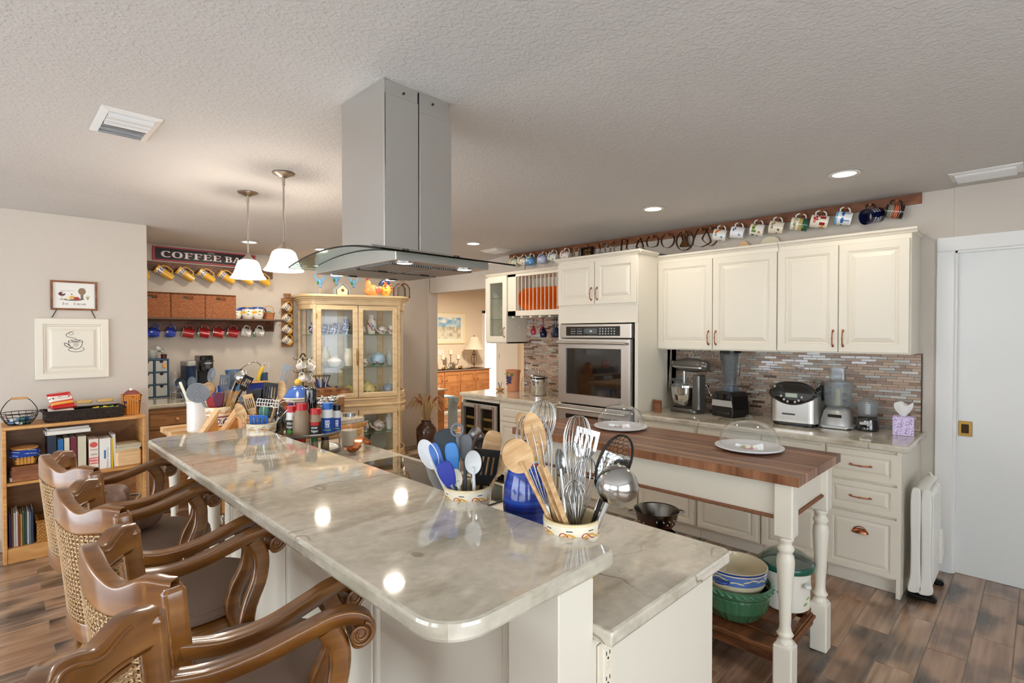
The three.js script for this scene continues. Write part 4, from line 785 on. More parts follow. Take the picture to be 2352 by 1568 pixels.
// ---------- left wall ----------
{
  const art = canvasTex(600, 460, (c, W, H) => {
    c.fillStyle = '#e9e7e0'; c.fillRect(0, 0, W, H);
    const E = (x, y, a, b, f) => { c.fillStyle = f; c.beginPath(); c.ellipse(x, y, a, b, 0, 0, 7); c.fill(); };
    c.strokeStyle = '#8a8a80'; c.lineWidth = 3; c.strokeRect(110, 145, 190, 2);
    E(130, 205, 48, 36, '#5b2430'); E(150, 190, 22, 14, '#e6d8d0'); c.fillStyle = '#a8a8a0'; c.fillRect(126, 235, 9, 60); E(130, 300, 40, 9, '#a89c86');
    E(280, 300, 130, 22, '#6b6a60'); E(220, 275, 40, 28, '#e8d9b0'); E(275, 262, 42, 34, '#d8b060'); E(335, 278, 42, 28, '#a8282c'); E(265, 205, 12, 10, '#a02020');
    E(410, 150, 55, 62, '#8a7050'); c.fillStyle = '#7a6a58'; c.fillRect(390, 205, 40, 80); E(410, 290, 38, 8, '#5a5048'); c.strokeStyle = '#5a4a3a'; c.beginPath(); c.moveTo(450, 100); c.lineTo(470, 70); c.stroke();
    E(490, 240, 36, 26, '#c9d6c0'); c.fillStyle = '#b0825a'; c.beginPath(); c.moveTo(465, 250); c.lineTo(515, 250); c.lineTo(492, 310); c.fill();
    c.fillStyle = '#6a2c3c'; c.font = 'bold 56px serif'; c.fillText('I', 135, 395); c.font = 'bold 42px serif'; c.fillText('CE', 165, 393); c.font = 'bold 56px serif'; c.fillText('C', 290, 395); c.font = 'bold 42px serif'; c.fillText('REAM', 335, 393);
  });
  const t = thing('framed_picture', 'small brown-framed ice cream sampler on the left wall', 'picture', [0.496, 1.912, ZL]);
  part(t, 'frame', [ringPanel(0.285, 0.228, [[0, 0], [0, 0.016], [0.004, 0.02], [0.014, 0.018], [0.014, 0.006]], false)], MAT.railWood);
  part(t, 'print', [xf(clean(new THREE.PlaneGeometry(0.262, 0.204)), [0, 0, 0.007])], M(0xffffff, 0.5, { map: art }));
  part(t, 'easel_legs', [tube([[-0.1, -0.1, 0.008], [-0.135, -0.175, 0.008]], 0.003, 4, 6), tube([[0.1, -0.1, 0.008], [0.13, -0.175, 0.008]], 0.003, 4, 6)], MAT.iron);
  const p = thing('wall_plaque', 'cream panelled plaque with a black coffee cup drawing', 'plaque', [0.486, 1.497, ZL]);
  part(p, 'panel', [ringPanel(0.448, 0.47, [[0, 0], [0, 0.022], [0.003, 0.025], [0.045, 0.025], [0.05, 0.017], [0.058, 0.019], [0.066, 0.011], [0.078, 0.011], [0.098, 0.019]])], MAT.cream);
  const dec = canvasTex(512, 512, (c, W, H) => {
    c.clearRect(0, 0, W, H); c.strokeStyle = '#15151c'; c.lineCap = 'round';
    const L = (w, f) => { c.lineWidth = w; c.beginPath(); f(); c.stroke(); };
    L(9, () => { c.moveTo(300, 190); c.bezierCurveTo(330, 130, 180, 160, 150, 100); c.bezierCurveTo(130, 60, 190, 40, 230, 30); }); L(6, () => { c.moveTo(230, 30); c.bezierCurveTo(300, 60, 220, 110, 190, 70); c.bezierCurveTo(170, 30, 230, 10, 270, 12); });
    L(8, () => c.ellipse(290, 210, 110, 28, 0, 0, 7)); L(14, () => { c.moveTo(230, 205); c.quadraticCurveTo(290, 230, 360, 200); });
    L(10, () => { c.moveTo(182, 220); c.bezierCurveTo(190, 330, 250, 370, 300, 372); c.bezierCurveTo(370, 365, 400, 300, 400, 220); });
    L(11, () => { c.moveTo(215, 340); c.bezierCurveTo(150, 330, 100, 280, 120, 250); c.bezierCurveTo(160, 240, 170, 280, 195, 300); });
    L(7, () => { c.moveTo(300, 320); c.bezierCurveTo(250, 280, 270, 250, 300, 275); c.bezierCurveTo(330, 250, 350, 280, 300, 320); });
    L(9, () => { c.moveTo(225, 350); c.bezierCurveTo(150, 370, 170, 420, 300, 425); c.bezierCurveTo(430, 420, 450, 370, 400, 340); }); L(6, () => c.ellipse(250, 330, 10, 8, 0, 0, 7));
  });
  part(p, 'drawing', [xf(clean(new THREE.PlaneGeometry(0.2, 0.2)), [0.0, 0.04, 0.0196])], M(0xffffff, 0.6, { map: dec, transparent: true }));
}
// ---------- bookcase and what it holds ----------
{
  const X0 = 0.07, X1 = 0.905, zb = ZL + 0.005, zf = -5.08;
  const t = thing('bookcase', 'low light-wood bookcase against the left wall', 'bookcase', [0, 0, 0]);
  part(t, 'side', [bb(X0, X0 + 0.022, 0, 0.94, zb, zf)], MAT.oak); part(t, 'side', [bb(X1 - 0.022, X1, 0, 0.94, zb, zf)], MAT.oak);
  part(t, 'top', [bb(X0 - 0.002, X1 + 0.002, 0.938, 0.96, zb, zf + 0.004)], MAT.oak);
  for (const [y] of [[0.545], [0.085]]) part(t, 'shelf', [bb(X0 + 0.02, X1 - 0.02, y, y + 0.02, zb + 0.008, zf - 0.003)], MAT.oak);
  part(t, 'kick_board', [bb(X0 + 0.02, X1 - 0.02, 0, 0.088, zf - 0.02, zf - 0.005)], MAT.oak);
  part(t, 'back_panel', [bb(X0 + 0.02, X1 - 0.02, 0.02, 0.94, zb, zb + 0.008, 0)], MAT.oakDark);
  // wire basket
  const wb = thing('wire_basket', 'round wire basket with wooden grip full of blue sweets', 'basket', [0.165, 0.961, -5.2]);
  const ws = []; for (const [r, y] of [[0.06, 0.003], [0.082, 0.03], [0.098, 0.06], [0.105, 0.085]]) ws.push(torus(r, 0.0028, 0, y, 0, [PI / 2, 0, 0], 36, PI * 2, 5));
  for (let i = 0; i < 16; i++) { const a = i / 16 * 2 * PI, c = Math.cos(a), s = Math.sin(a); ws.push(tube([[0.02 * c, 0.003, 0.02 * s], [0.06 * c, 0.003, 0.06 * s], [0.09 * c, 0.045, 0.09 * s], [0.105 * c, 0.085, 0.105 * s]], 0.0018, 10, 4)); }
  part(wb, 'wire_bowl', ws, MAT.iron);
  part(wb, 'bail', [tube([[-0.1, 0.085, 0], [-0.085, 0.13, 0], [-0.04, 0.185, 0], [0.04, 0.185, 0], [0.085, 0.13, 0], [0.1, 0.085, 0]], 0.0028, 30, 5)], MAT.iron);
  part(wb, 'grip', [cyl(0.008, 0.008, 0.09, 14, 0, 0.188, 0, [0, 0, PI / 2])], MAT.oak);
  for (let i = 0; i < 16; i++) single('wrapped_sweet', 'blue wrapped sweet in the round wire basket', 'sweet', [sph(0.016, 0, 0, 0, [1.3, 0.7, 0.9], 10), xf(lathe([[0.002, 0], [0.012, 0.014]], 8), [0.018, 0, 0], [0, 0, -PI / 2])], M([0x2f5fa8, 0x6f9ac8, 0xdfe6ea, 0x3a7a6a][i % 4], 0.35), 'sweets in the wire basket', [0.165 + 0.055 * Math.cos(i * 2.4) * Math.sqrt((i + 1) / 16), 0.978 + 0.014 * (i % 3), -5.2 + 0.055 * Math.sin(i * 2.4) * Math.sqrt((i + 1) / 16)], [rr(-0.4, 0.4), rr(0, 6), rr(-0.4, 0.4)]);
  // long dark tray basket
  const db = thing('snack_basket', 'long dark brown woven tray basket on the bookcase', 'basket', [0.53, 0.961, -5.22], 0.03);
  wickerBox(db, 0.47, 0.075, 0.2, MAT.wickDark, 0.018);
  const bagT = canvasTex(256, 200, (c, W, H) => { c.fillStyle = '#c81e22'; c.fillRect(0, 0, W, H); c.fillStyle = '#f0e8e0'; c.beginPath(); c.ellipse(W / 2, 80, 110, 44, -0.15, 0, 7); c.fill(); c.fillStyle = '#3a1a14'; c.font = 'bold 44px serif'; c.fillText('Crackers', 42, 92); c.fillStyle = '#e8a83a'; c.fillRect(30, 140, 90, 36); });
  const pouch = (w, h, d) => surf((u, v) => { const a = u * 2 * PI, k = Math.pow(Math.max(0, 1 - Math.pow(Math.abs(v * 2 - 1), 3)), 0.6); return [w / 2 * Math.sign(Math.cos(a)) * Math.pow(Math.abs(Math.cos(a)), 0.35), (v - 0.5) * h, d / 2 * k * Math.sin(a) + 0.002 * Math.sin(a)]; }, 24, 12, true);
  for (let i = 0; i < 5; i++) single('snack_bag', ['red snack bag lowest in the basket pile', 'second red snack bag in the basket pile', 'third red snack bag in the basket pile', 'fourth red snack bag in the basket pile', 'red snack bag on top of the pile, lettered'][i], 'snack bag', [xf(pouch(0.15, 0.11, 0.03), [0, 0, 0], [i === 4 ? -0.5 : -PI / 2 + 0.08, 0, 0])], i === 4 ? M(0xffffff, 0.3, { map: bagT }) : M([0xb81c20, 0xd02a28, 0xe0d6cc, 0xc02422][i], 0.3), 'red snack bags', [0.395 + 0.01 * (i % 2), 0.995 + i * 0.023 + (i === 4 ? 0.03 : 0), -5.22], [0, 0.2 * (i - 2), 0.03 * (i - 2)]);
  for (const [x, k] of [[0.535, 0], [0.665, 1]]) {
    const j = thing('glass_jar', k ? 'square glass jar with tan lid, right one in basket' : 'square glass jar with tan lid, left one in basket', 'jar', [x, 0.974, -5.25]);
    part(j, 'jar', [xf(ext(rrect(0.1, 0.07, 0.02, 4), 0.1, 0.006), [0, 0.05, 0], [PI / 2, 0, 0])], M(0xffffff, 0.03, { transmission: 1, thickness: 0, ior: 1.45 }));
    part(j, 'lid', [xf(ext(rrect(0.104, 0.074, 0.026, 5), 0.022, 0.006), [0, 0.112, 0], [PI / 2, 0, 0])], M(0xc9a35e, 0.4));
  }
  const puT = canvasTex(256, 96, (c, W, H) => { c.fillStyle = '#5a2a86'; c.fillRect(0, 0, W, H); c.fillStyle = '#fff'; c.font = 'bold 40px sans-serif'; c.fillText('DELUXE', 40, 70); c.fillStyle = '#e88a2a'; c.beginPath(); c.arc(20, 24, 10, 0, 7); c.fill(); });
  const pb = single('snack_box', 'purple snack carton standing in the dark basket', 'box', [bx(0.105, 0.05, 0.03)], MAT.purple, undefined, [0.53, 1.003, -5.165]);
  part(pb, 'print', [xf(clean(new THREE.PlaneGeometry(0.1, 0.04)), [0, 0, 0.0155])], M(0xffffff, 0.5, { map: puT }));
  for (let i = 0; i < 11; i++) single('snack_packet', 'yellow snack packet in the dark basket', 'packet', [xf(pouch(0.03, 0.05, 0.014), [0, 0, 0], [-0.3, 0, 0])], M(i % 4 ? 0xe8c92c : 0x6ab038, 0.35), 'yellow packets in the dark basket', [0.575 + i * 0.0155, 1.012 + 0.006 * (i % 3), -5.17 - 0.012 * (i % 2)], [0, rr(-0.3, 0.3), rr(-0.3, 0.3)]);
  // tall splint basket
  const tb = thing('splint_basket', 'tall honey splint basket with swing handle on the bookcase', 'basket', [0.835, 0.961, -5.24]);
  splintBasket(tb, 0.085, 0.115, 0.085, 0.115, 0.155, 7, MAT.wickGold === 0 ? MAT.oak : M(0xd98a34, 0.45), M(0x4a3a52, 0.5));
  part(tb, 'handle', [sweep([[-0.06, 0.15, 0.058], [-0.01, 0.13, 0.075], [0.04, 0.1, 0.08], [0.075, 0.075, 0.07]], rrect(0.004, 0.02, 0.0015, 2), V3(0, 0, 1))], MAT.oak);
  part(tb, 'liner', [xf(surf((u, v) => { const a = u * 2 * PI, r = 0.062 * (1 - v * 0.85) * (1 + 0.1 * Math.sin(a * 9)); return [r * Math.cos(a), 0.15 + 0.04 * Math.sin(v * 1.6) + 0.006 * Math.sin(a * 7), r * Math.sin(a)]; }, 50, 8, true), [0, 0, 0])], M(0x8a4a42, 0.9));
  part(tb, 'bottle_cap', [cyl(0.014, 0.014, 0.02, 16, 0, 0.2, 0)], MAT.whitePl);
  // middle compartment
  const y1 = 0.566;
  const book = (name, label, x, w, h, d, col, o = {}) => {
    const b = thing(name, label, 'book', [x, o.y ?? y1, o.z ?? -5.24], 0, o.group); b.rotation.z = o.lean || 0;
    const cm = o.map ? M(0xffffff, 0.5, { map: o.map }) : M(col, 0.5);
    part(b, 'cover', [bx(w, h, 0.004, 0, h / 2, d / 2 - 0.002, 0.001), bx(0.0025, h, d, -w / 2 + 0.00125, h / 2, 0, 0.0008), bx(0.0025, h, d, w / 2 - 0.00125, h / 2, 0, 0.0008)], M(col, 0.5));
    part(b, 'pages', [bx(w - 0.005, h - 0.008, d - 0.008, 0, h / 2, -0.002, 0.0005)], MAT.paper);
    if (o.map) part(b, 'spine_print', [xf(clean(new THREE.PlaneGeometry(w - 0.002, h - 0.004)), [0, h / 2, d / 2 + 0.0004])], cm);
    return b;
  };
  const flat = (label, x, y, w, h, d, col, z = -5.22) => { const b = thing('book', label, 'book', [x, y, z], rr(-0.06, 0.06)); part(b, 'cover', [bx(w, 0.003, d, 0, 0.0015, 0), bx(w, 0.003, d, 0, h - 0.0015, 0), bx(0.003, h, d, -w / 2, h / 2, 0)], M(col, 0.5)); part(b, 'pages', [bx(w - 0.006, h - 0.006, d - 0.006, 0.001, h / 2, 0)], MAT.paper); return b; };
  flat('thick pale book lying under the red-wood box', 0.205, y1, 0.2, 0.035, 0.22, 0x8a6a58);
  flat('magazine stack book lying flat, second from shelf', 0.21, y1 + 0.036, 0.19, 0.045, 0.2, 0xb8a898);
  const rbx = thing('recipe_box', 'reddish brown wooden box on the middle shelf left', 'box', [0.19, y1, -5.125]); part(rbx, 'body', [bx(0.14, 0.095, 0.07, 0, 0.0475, 0)], MAT.railWood); part(rbx, 'lid', [bx(0.146, 0.014, 0.074, 0, 0.101, 0)], MAT.railWood);
  const sb = thing('lidded_basket', 'small splint basket with blue print cloth and wooden lid', 'basket', [0.19, y1 + 0.115, -5.17]);
  splintBasket(sb, 0.1, 0.125, 0.09, 0.11, 0.075, 4, M(0xcf9440, 0.5), M(0x4a3020, 0.5));
  const clT = canvasTex(256, 64, (c, W, H) => { c.fillStyle = '#173a8c'; c.fillRect(0, 0, W, H); c.fillStyle = '#e8eaf0'; for (let i = 0; i < 60; i++) { const x = (i * 37) % W, y = (i * 23) % H; c.fillRect(x, y - 2, 2, 6); c.fillRect(x - 2, y, 6, 2); } }, true);
  part(sb, 'cloth', [surf((u, v) => { const a = u * 2 * PI, k = 1 + 0.04 * Math.sin(a * 14) * v, s = Math.sign; const cx = Math.cos(a), sx = Math.sin(a); return [0.078 * k * (1 + 0.06 * Math.sin(v * 3)) * s(cx) * Math.pow(Math.abs(cx), 0.6), 0.105 - v * 0.05, 0.07 * k * s(sx) * Math.pow(Math.abs(sx), 0.6)]; }, 70, 8)], M(0xffffff, 0.9, { map: clT, side: THREE.DoubleSide }));
  part(sb, 'lid', [xf(ext(circ(0.075, 30, 0, 0, 0.066), 0.012, 0.003), [0, 0.112, 0], [PI / 2 + 0.06, 0, 0.05])], MAT.oak);
  book('binder', 'dark navy binder standing left of the cookbooks', 0.335, 0.05, 0.3, 0.24, 0x1c2838);
  book('book', 'blue-spined cookbook behind the stool crest', 0.383, 0.035, 0.265, 0.22, 0x2468a8);
  book('book', 'tall cream cookbook right of the blue one', 0.42, 0.03, 0.27, 0.22, 0xd8d0b8);
  book('book', 'maroon and cream cookbook mid shelf', 0.458, 0.04, 0.268, 0.21, 0x6a2430);
  book('book', 'pale green-cream cookbook mid shelf', 0.508, 0.05, 0.27, 0.21, 0xcfcbb0);
  const nct = canvasTex(96, 384, (c, W, H) => { c.fillStyle = '#e6ded2'; c.fillRect(0, 0, W, H); c.fillStyle = '#d0584a'; c.beginPath(); c.ellipse(48, 70, 40, 34, 0, 0, 7); c.fill(); c.fillRect(0, 230, W, 80); c.fillStyle = '#8a2a24'; c.font = 'bold 26px serif'; c.fillText('Home', 14, 140); c.fillStyle = '#333'; c.font = 'bold 26px serif'; c.fillText('NEW', 18, 200); c.fillStyle = '#fff'; c.font = 'bold 30px serif'; c.fillText('COOK', 6, 262); c.fillText('BOOK', 6, 298); });
  book('book', 'pink and cream cookbook lettered NEW COOK BOOK', 0.578, 0.06, 0.24, 0.2, 0xd8b0a0, { map: nct });
  const crt = canvasTex(128, 384, (c, W, H) => { c.fillStyle = '#eceae4'; c.fillRect(0, 0, W, H); c.fillStyle = '#3a78b8'; c.fillRect(50, 150, 24, 110); c.save(); c.translate(84, 120); c.rotate(PI / 2); c.fillStyle = '#444'; c.font = '32px serif'; c.fillText('Creative Cooking', 0, 0); c.restore(); });
  book('book', 'thick white cookbook with a blue spine mark', 0.648, 0.07, 0.235, 0.2, 0xe8e6e0, { map: crt });
  book('book', 'thin yellow book leaning beside the white cookbook', 0.692, 0.012, 0.23, 0.2, 0xe8c21a);
  book('notebook', 'tall spiral notebook leaning right of the yellow book', 0.712, 0.018, 0.26, 0.2, 0xd8d6d0, { lean: 0.03 });
  flat('white book lying across the standing cookbooks', 0.43, y1 + 0.302, 0.26, 0.03, 0.19, 0xe8e8e4); flat('thin white book topmost on the middle shelf', 0.43, y1 + 0.333, 0.24, 0.016, 0.18, 0xe0e0dc);
  const wb2 = thing('recipe_box', 'pale birch recipe box at the shelf right end', 'box', [0.795, y1, -5.2]);
  part(wb2, 'body', [bx(0.165, 0.13, 0.19, 0, 0.065, 0, 0.012)], MAT.pale); part(wb2, 'seam', [bx(0.1655, 0.003, 0.1905, 0, 0.118, 0, 0.001)], MAT.oakDark);
  for (let i = 0; i < 5; i++) single('paper_pad', ['pad of paper directly on the birch box', 'second pad of paper on the birch box', 'third pad of paper on the birch box', 'fourth pad of paper on the birch box', 'top pad of paper on the birch box'][i], 'paper', [bx(0.16, 0.007, 0.18)], M([0xd8ceb4, 0xe4dcc8, 0xcabfa4, 0xe0d8c4, 0xd4c8a8][i], 0.8), 'papers on the birch box', [0.795 + 0.004 * (i % 3), y1 + 0.134 + i * 0.0085, -5.2], [0, 0.05 * (i - 2), 0]);
  // lower compartment
  const y0 = 0.106; const cols = [0x3a2858, 0x6a4a34, 0xd8d4cc, 0xe0dcd4, 0x8a3a28, 0xc08a3a, 0x2a5a3c, 0x3a3a40, 0xb8b8b8, 0x5a6a7a, 0x283850];
  for (let i = 0; i < 11; i++) book(i === 2 || i === 3 ? 'notebook' : 'magazine', ['purple', 'brown', 'white spiral', 'cream spiral', 'rust', 'ochre', 'green', 'charcoal', 'grey', 'slate', 'dark blue'][i] + ' booklet standing on the bottom shelf left', 0.106 + i * 0.0118, 0.0105, 0.22 + 0.03 * hash(i, 3, 3), 0.2, cols[i], { y: y0, z: -5.22, group: 'booklets on the bottom shelf' });
  const gb = thing('wicker_basket', 'golden wicker basket on the bottom bookcase shelf', 'basket', [0.44, y0, -5.22]);
  wickerBox(gb, 0.38, 0.15, 0.22, MAT.wickGold, 0.004);
  const tray = single('serving_tray', 'reddish oval tray tucked into the golden basket', 'tray', [xf(ext(circ(0.16, 40, 0, 0, 0.1), 0.014, 0.004), [0, 0.1, 0], [0.35, 0, 0.1])], M(0x8a3a1e, 0.4), undefined, [0.45, y0 + 0.075, -5.24]);
  single('plate', 'white plate standing in the golden wicker basket', 'plate', [xf(lathe([[0, 0], [0.07, 0.004], [0.095, 0.012], [0.092, 0.014], [0.06, 0.008], [0, 0.005]], 32), [0, 0.085, 0], [1.1, 0, 0])], MAT.porcelain, undefined, [0.4, y0 + 0.04, -5.15]);
}
// ---------- coffee wall ----------
const nth = ['first', 'second', 'third', 'fourth', 'fifth', 'sixth', 'seventh', 'eighth', 'ninth', 'tenth'];
const KY = 0.98; // coffee counter height
{
  const signT = canvasTex(1400, 200, (c, W, H) => {
    c.fillStyle = '#b8404a'; c.fillRect(0, 0, W, H); c.fillStyle = '#17121a'; c.fillRect(26, 16, W - 52, H - 32);
    c.font = 'bold 124px serif'; const put = (s, x, w) => { c.save(); c.translate(x, 148); c.scale(w / c.measureText(s).width, 1); c.fillStyle = '#8e3540'; c.fillText(s, 5, 3); c.fillStyle = '#f0eef0'; c.fillText(s, 0, 0); c.restore(); };
    put('COFFEE', 90, 810); put('BAR', 940, 370);
    c.fillStyle = '#f0eef0'; c.font = 'italic 30px serif'; c.fillText('Gather', 705, 44);
  });
  const s = thing('coffee_sign', 'dark COFFEE BAR sign with a red border', 'sign', [1.71, 2.44, ZC]);
  part(s, 'board', [bx(1.0, 0.146, 0.018, 0, 0, 0.009, 0.002)], M(0xa83a44, 0.5));
  part(s, 'lettering', [xf(clean(new THREE.PlaneGeometry(0.996, 0.142)), [0, 0, 0.0184])], M(0xffffff, 0.45, { map: signT }));
  const r = thing('mug_rail', 'dark pine rail with hooks for the yellow mugs', 'mug rail', [1.69, 2.305, ZC]);
  part(r, 'board', [bx(1.42, 0.095, 0.02, 0, 0, 0.01, 0.002)], MAT.knotWood);
  const maj = glazed(bandTex('#e8b440', (c, W, H) => majolica(c, W, H * 0.1, H * 0.4)));
  const G = mugGeoms(0.033, 0.047, 0.172);
  const hookG = merge([tube([[0, 0, 0], [0, 0.002, 0.03], [0, -0.012, 0.045], [0, -0.02, 0.055], [0, -0.008, 0.066]], 0.003, 16, 6)]);
  [1.13, 1.325, 1.515, 1.71, 1.905, 2.1, 2.29].forEach((x, i) => {
    const h = part(r, 'hook', [hookG.clone()], MAT.iron); h.position.set(x - 1.69, -0.01, 0.02);
    hangMug('mug', i ? `${nth[i]} yellow mug from the left on the upper coffee rail` : 'leftmost yellow mug half hidden by the wall corner', 'yellow mugs on the upper rail', [x + 0.01, 2.29, ZC + 0.085], i ? -0.12 : 0.9, i ? 0.98 : 0.75, G, maj, MAT.yellowGlaze);
  });
  const sh = thing('wall_shelf', 'dark pine wall shelf with a rope edge', 'shelf', [1.71, 1.775, ZC]);
  part(sh, 'board', [bx(1.46, 0.02, 0.22, 0, -0.01, 0.11, 0.002)], MAT.knotWood);
  part(sh, 'back_board', [bx(1.4, 0.115, 0.02, 0, -0.0775, 0.01, 0.002)], MAT.knotWood);
  for (const x of [0.62]) part(sh, 'bracket', [xf(ext([[0, 0], [0.17, 0], [0.15, -0.03], [0.05, -0.05], [0.03, -0.1], [0, -0.11]], 0.03, 0.002), [x, -0.02, 0.02], [0, -PI / 2, 0])], MAT.knotWood);
  part(sh, 'rope_edge', [xf(ropeT(1.46, 0.011, 46), [0, -0.008, 0.225])], M(0x6a5448, 0.6));
  // baskets and pitchers on the shelf
  [[1.165, 0.3], [1.478, 0.296], [1.785, 0.29]].forEach(([x, w], i) => { const b = thing('storage_basket', ['left reddish wicker bin on the coffee shelf', 'middle reddish wicker bin on the coffee shelf', 'right reddish wicker bin on the coffee shelf'][i], 'basket', [x, 1.776, ZC + 0.12], 0, 'wicker bins on the coffee shelf'); wickerBox(b, w, 0.245, 0.19, MAT.wickRed, 0, true); });
  const lem = glazed(bandTex('#efeade', (c, W, H) => { c.fillStyle = '#2456b0'; c.fillRect(0, 0, W, 34); c.fillStyle = '#d99a3a'; c.fillRect(0, 34, W, 8); for (let i = 0; i < 4; i++) { const x = i * 128 + 60; c.fillStyle = '#e8b020'; c.beginPath(); c.ellipse(x, 110, 34, 24, 0.3, 0, 7); c.fill(); c.fillStyle = '#3a7a34'; c.beginPath(); c.ellipse(x + 50, 90, 24, 10, -0.7, 0, 7); c.fill(); c.beginPath(); c.ellipse(x + 45, 150, 20, 9, 0.6, 0, 7); c.fill(); } }));
  [[1.965, 0.085, 0.055, PI], [2.085, 0.105, 0.068, PI], [2.195, 0.11, 0.062, 0.2]].forEach(([x, h, r, ry], i) => {
    const p = thing('pitcher', ['small lemon pitcher next to the wicker bin', 'middle lemon pot with blue rim on the shelf', 'lemon pitcher beside the small splint basket'][i], 'pitcher', [x, 1.776, ZC + 0.12], ry, 'lemon pitchers');
    part(p, 'body', [vessel([[r * 0.62, 0], [r * 0.7, 0.006], [r * 0.92, h * 0.35], [r, h * 0.65], [r * 0.92, h], [r * 0.98, h * 1.12], [r * 0.96, h * 1.25]])], lem);
    part(p, 'handle', [handleG(r * 0.93, h * 0.3, h * 1.1, 0.04, 0.009)], MAT.blueGlaze);
    if (i === 1) part(p, 'lid', [lathe([[0, h * 1.42], [0.03, h * 1.4], [r * 0.9, h * 1.27], [r * 0.97, h * 1.24], [0, h * 1.24]], 28)], MAT.yellowGlaze);
  });
  const sb = thing('splint_basket', 'tiny splint basket with bail handle at the shelf end', 'basket', [2.315, 1.776, ZC + 0.12]);
  splintBasket(sb, 0.075, 0.1, 0.07, 0.09, 0.075, 4, M(0xb87a4a, 0.5), M(0xa02a24, 0.5)); part(sb, 'handle', [tube([[-0.05, 0.07, 0], [-0.05, 0.13, 0], [0, 0.16, 0], [0.05, 0.13, 0], [0.05, 0.07, 0]], 0.004, 26, 6)], MAT.oak); part(sb, 'greenery', [sph(0.035, 0, 0.075, 0, [1, 0.6, 1], 12)], MAT.green);
  // lower mugs
  const whT = glazed(bandTex('#ece9e0', (c, W, H) => { c.fillStyle = '#3a4a32'; for (let i = 0; i < 40; i++) { const x = (i * 83) % W, y = 70 + (i * 47) % 130; c.beginPath(); c.ellipse(x, y, 13, 5, i, 0, 7); c.fill(); } c.fillStyle = '#5a2a5a'; for (let i = 0; i < 14; i++) { c.beginPath(); c.arc((i * 137) % W, 90 + (i * 61) % 100, 7, 0, 7); c.fill(); } }));
  const redR = glazed(bandTex('#b8282a', (c, W, H) => { c.fillStyle = '#7e1518'; for (let i = 0; i < 40; i++) c.fillRect(i * W / 40, 0, 3, H); c.fillStyle = '#b8b09a'; c.fillRect(0, 0, W, 12); }));
  const gB = mugGeoms(0.03, 0.058, 0.082, 0.006), gR = mugGeoms(0.05, 0.052, 0.105), gW = mugGeoms(0.043, 0.045, 0.095);
  [[1.13, 'b'], [1.22, 'b'], [1.36, 'b'], [1.515, 'r'], [1.66, 'r'], [1.8, 'r'], [1.945, 'r'], [2.085, 'w'], [2.225, 'w']].forEach(([x, k], i) => {
    const h = part(sh, 'hook', [hookG.clone()], MAT.nickel); h.position.set(x - 1.71, -0.055, 0.02);
    const lab = k === 'b' ? ['blue cup hanging half hidden at the wall corner', 'second blue cup hanging under the wall shelf', 'blue cup hanging next to the red mugs'][i] : k === 'r' ? `${nth[i - 3]} red ribbed mug from left under the shelf` : ['left white vine-pattern mug under the shelf', 'right white vine-pattern mug under the shelf'][i - 7];
    hangMug('mug', lab, 'mugs under the coffee shelf', [x + 0.01, 1.7, ZC + 0.085], i === 0 ? 0.8 : -0.25, 1.35, k === 'b' ? gB : k === 'r' ? gR : gW, k === 'b' ? MAT.blueGlaze : k === 'r' ? redR : whT, k === 'b' ? MAT.blueGlaze : k === 'r' ? MAT.redGlaze : MAT.porcelain);
  });
  [[1.585, 'left', 1], [1.865, 'middle', 0], [2.145, 'right', 1]].forEach(([x, w, gr]) => { const t = thing('tea_infuser', `${w} small chrome tea infuser hanging between mugs`, 'infuser', [x, 1.62, ZC + 0.15], 0, 'tea infusers'); part(t, 'ball', [sph(0.02, 0, 0, 0)], MAT.chrome); part(t, 'chain', [tube([[0, 0.02, 0], [-0.03, 0.05, -0.03], [-0.05, 0.085, -0.06]], 0.0015, 10, 4)], MAT.chrome); if (gr) part(t, 'charm', [sph(0.012, 0, -0.03, 0.005, [1, 1.1, 0.6])], MAT.green); });
  // vertical rack
  const vr = thing('mug_rack', 'narrow upright wooden rack with four patterned mugs', 'mug rack', [2.57, 1.455, ZC]);
  part(vr, 'board', [bx(0.135, 0.585, 0.02, 0, 0.2925, 0.01)], MAT.oakDark);
  part(vr, 'cup_finial', [xf(lathe([[0.025, 0], [0.03, 0.01], [0.042, 0.045], [0.044, 0.055], [0, 0.05]], 24, 0, PI * 2), [0, 0.585, 0.02], [0, 0, 0], [1, 1, 0.4])], MAT.oakDark);
  const maw = glazed(bandTex('#e9dcc4', (c, W, H) => { majolica(c, W, H * 0.08, H * 0.62); c.fillStyle = '#e6b85a'; c.fillRect(0, H * 0.72, W, H * 0.28); }));
  const g4 = mugGeoms(0.034, 0.046, 0.1);
  [0.49, 0.355, 0.225, 0.095].forEach((y, i) => { const h = part(vr, 'peg', [cyl(0.006, 0.006, 0.05, 10, 0, y + 0.04, 0.04, [PI / 2, 0, 0])], MAT.oakDark); hangMug('mug', ['top', 'second', 'third', 'lowest'][i] + ' patterned mug on the upright wooden rack', 'mugs on the upright rack', [2.585, 1.455 + y + 0.04, ZC + 0.075], -0.15, 1.0, g4, maw, MAT.yellowGlaze); });
}
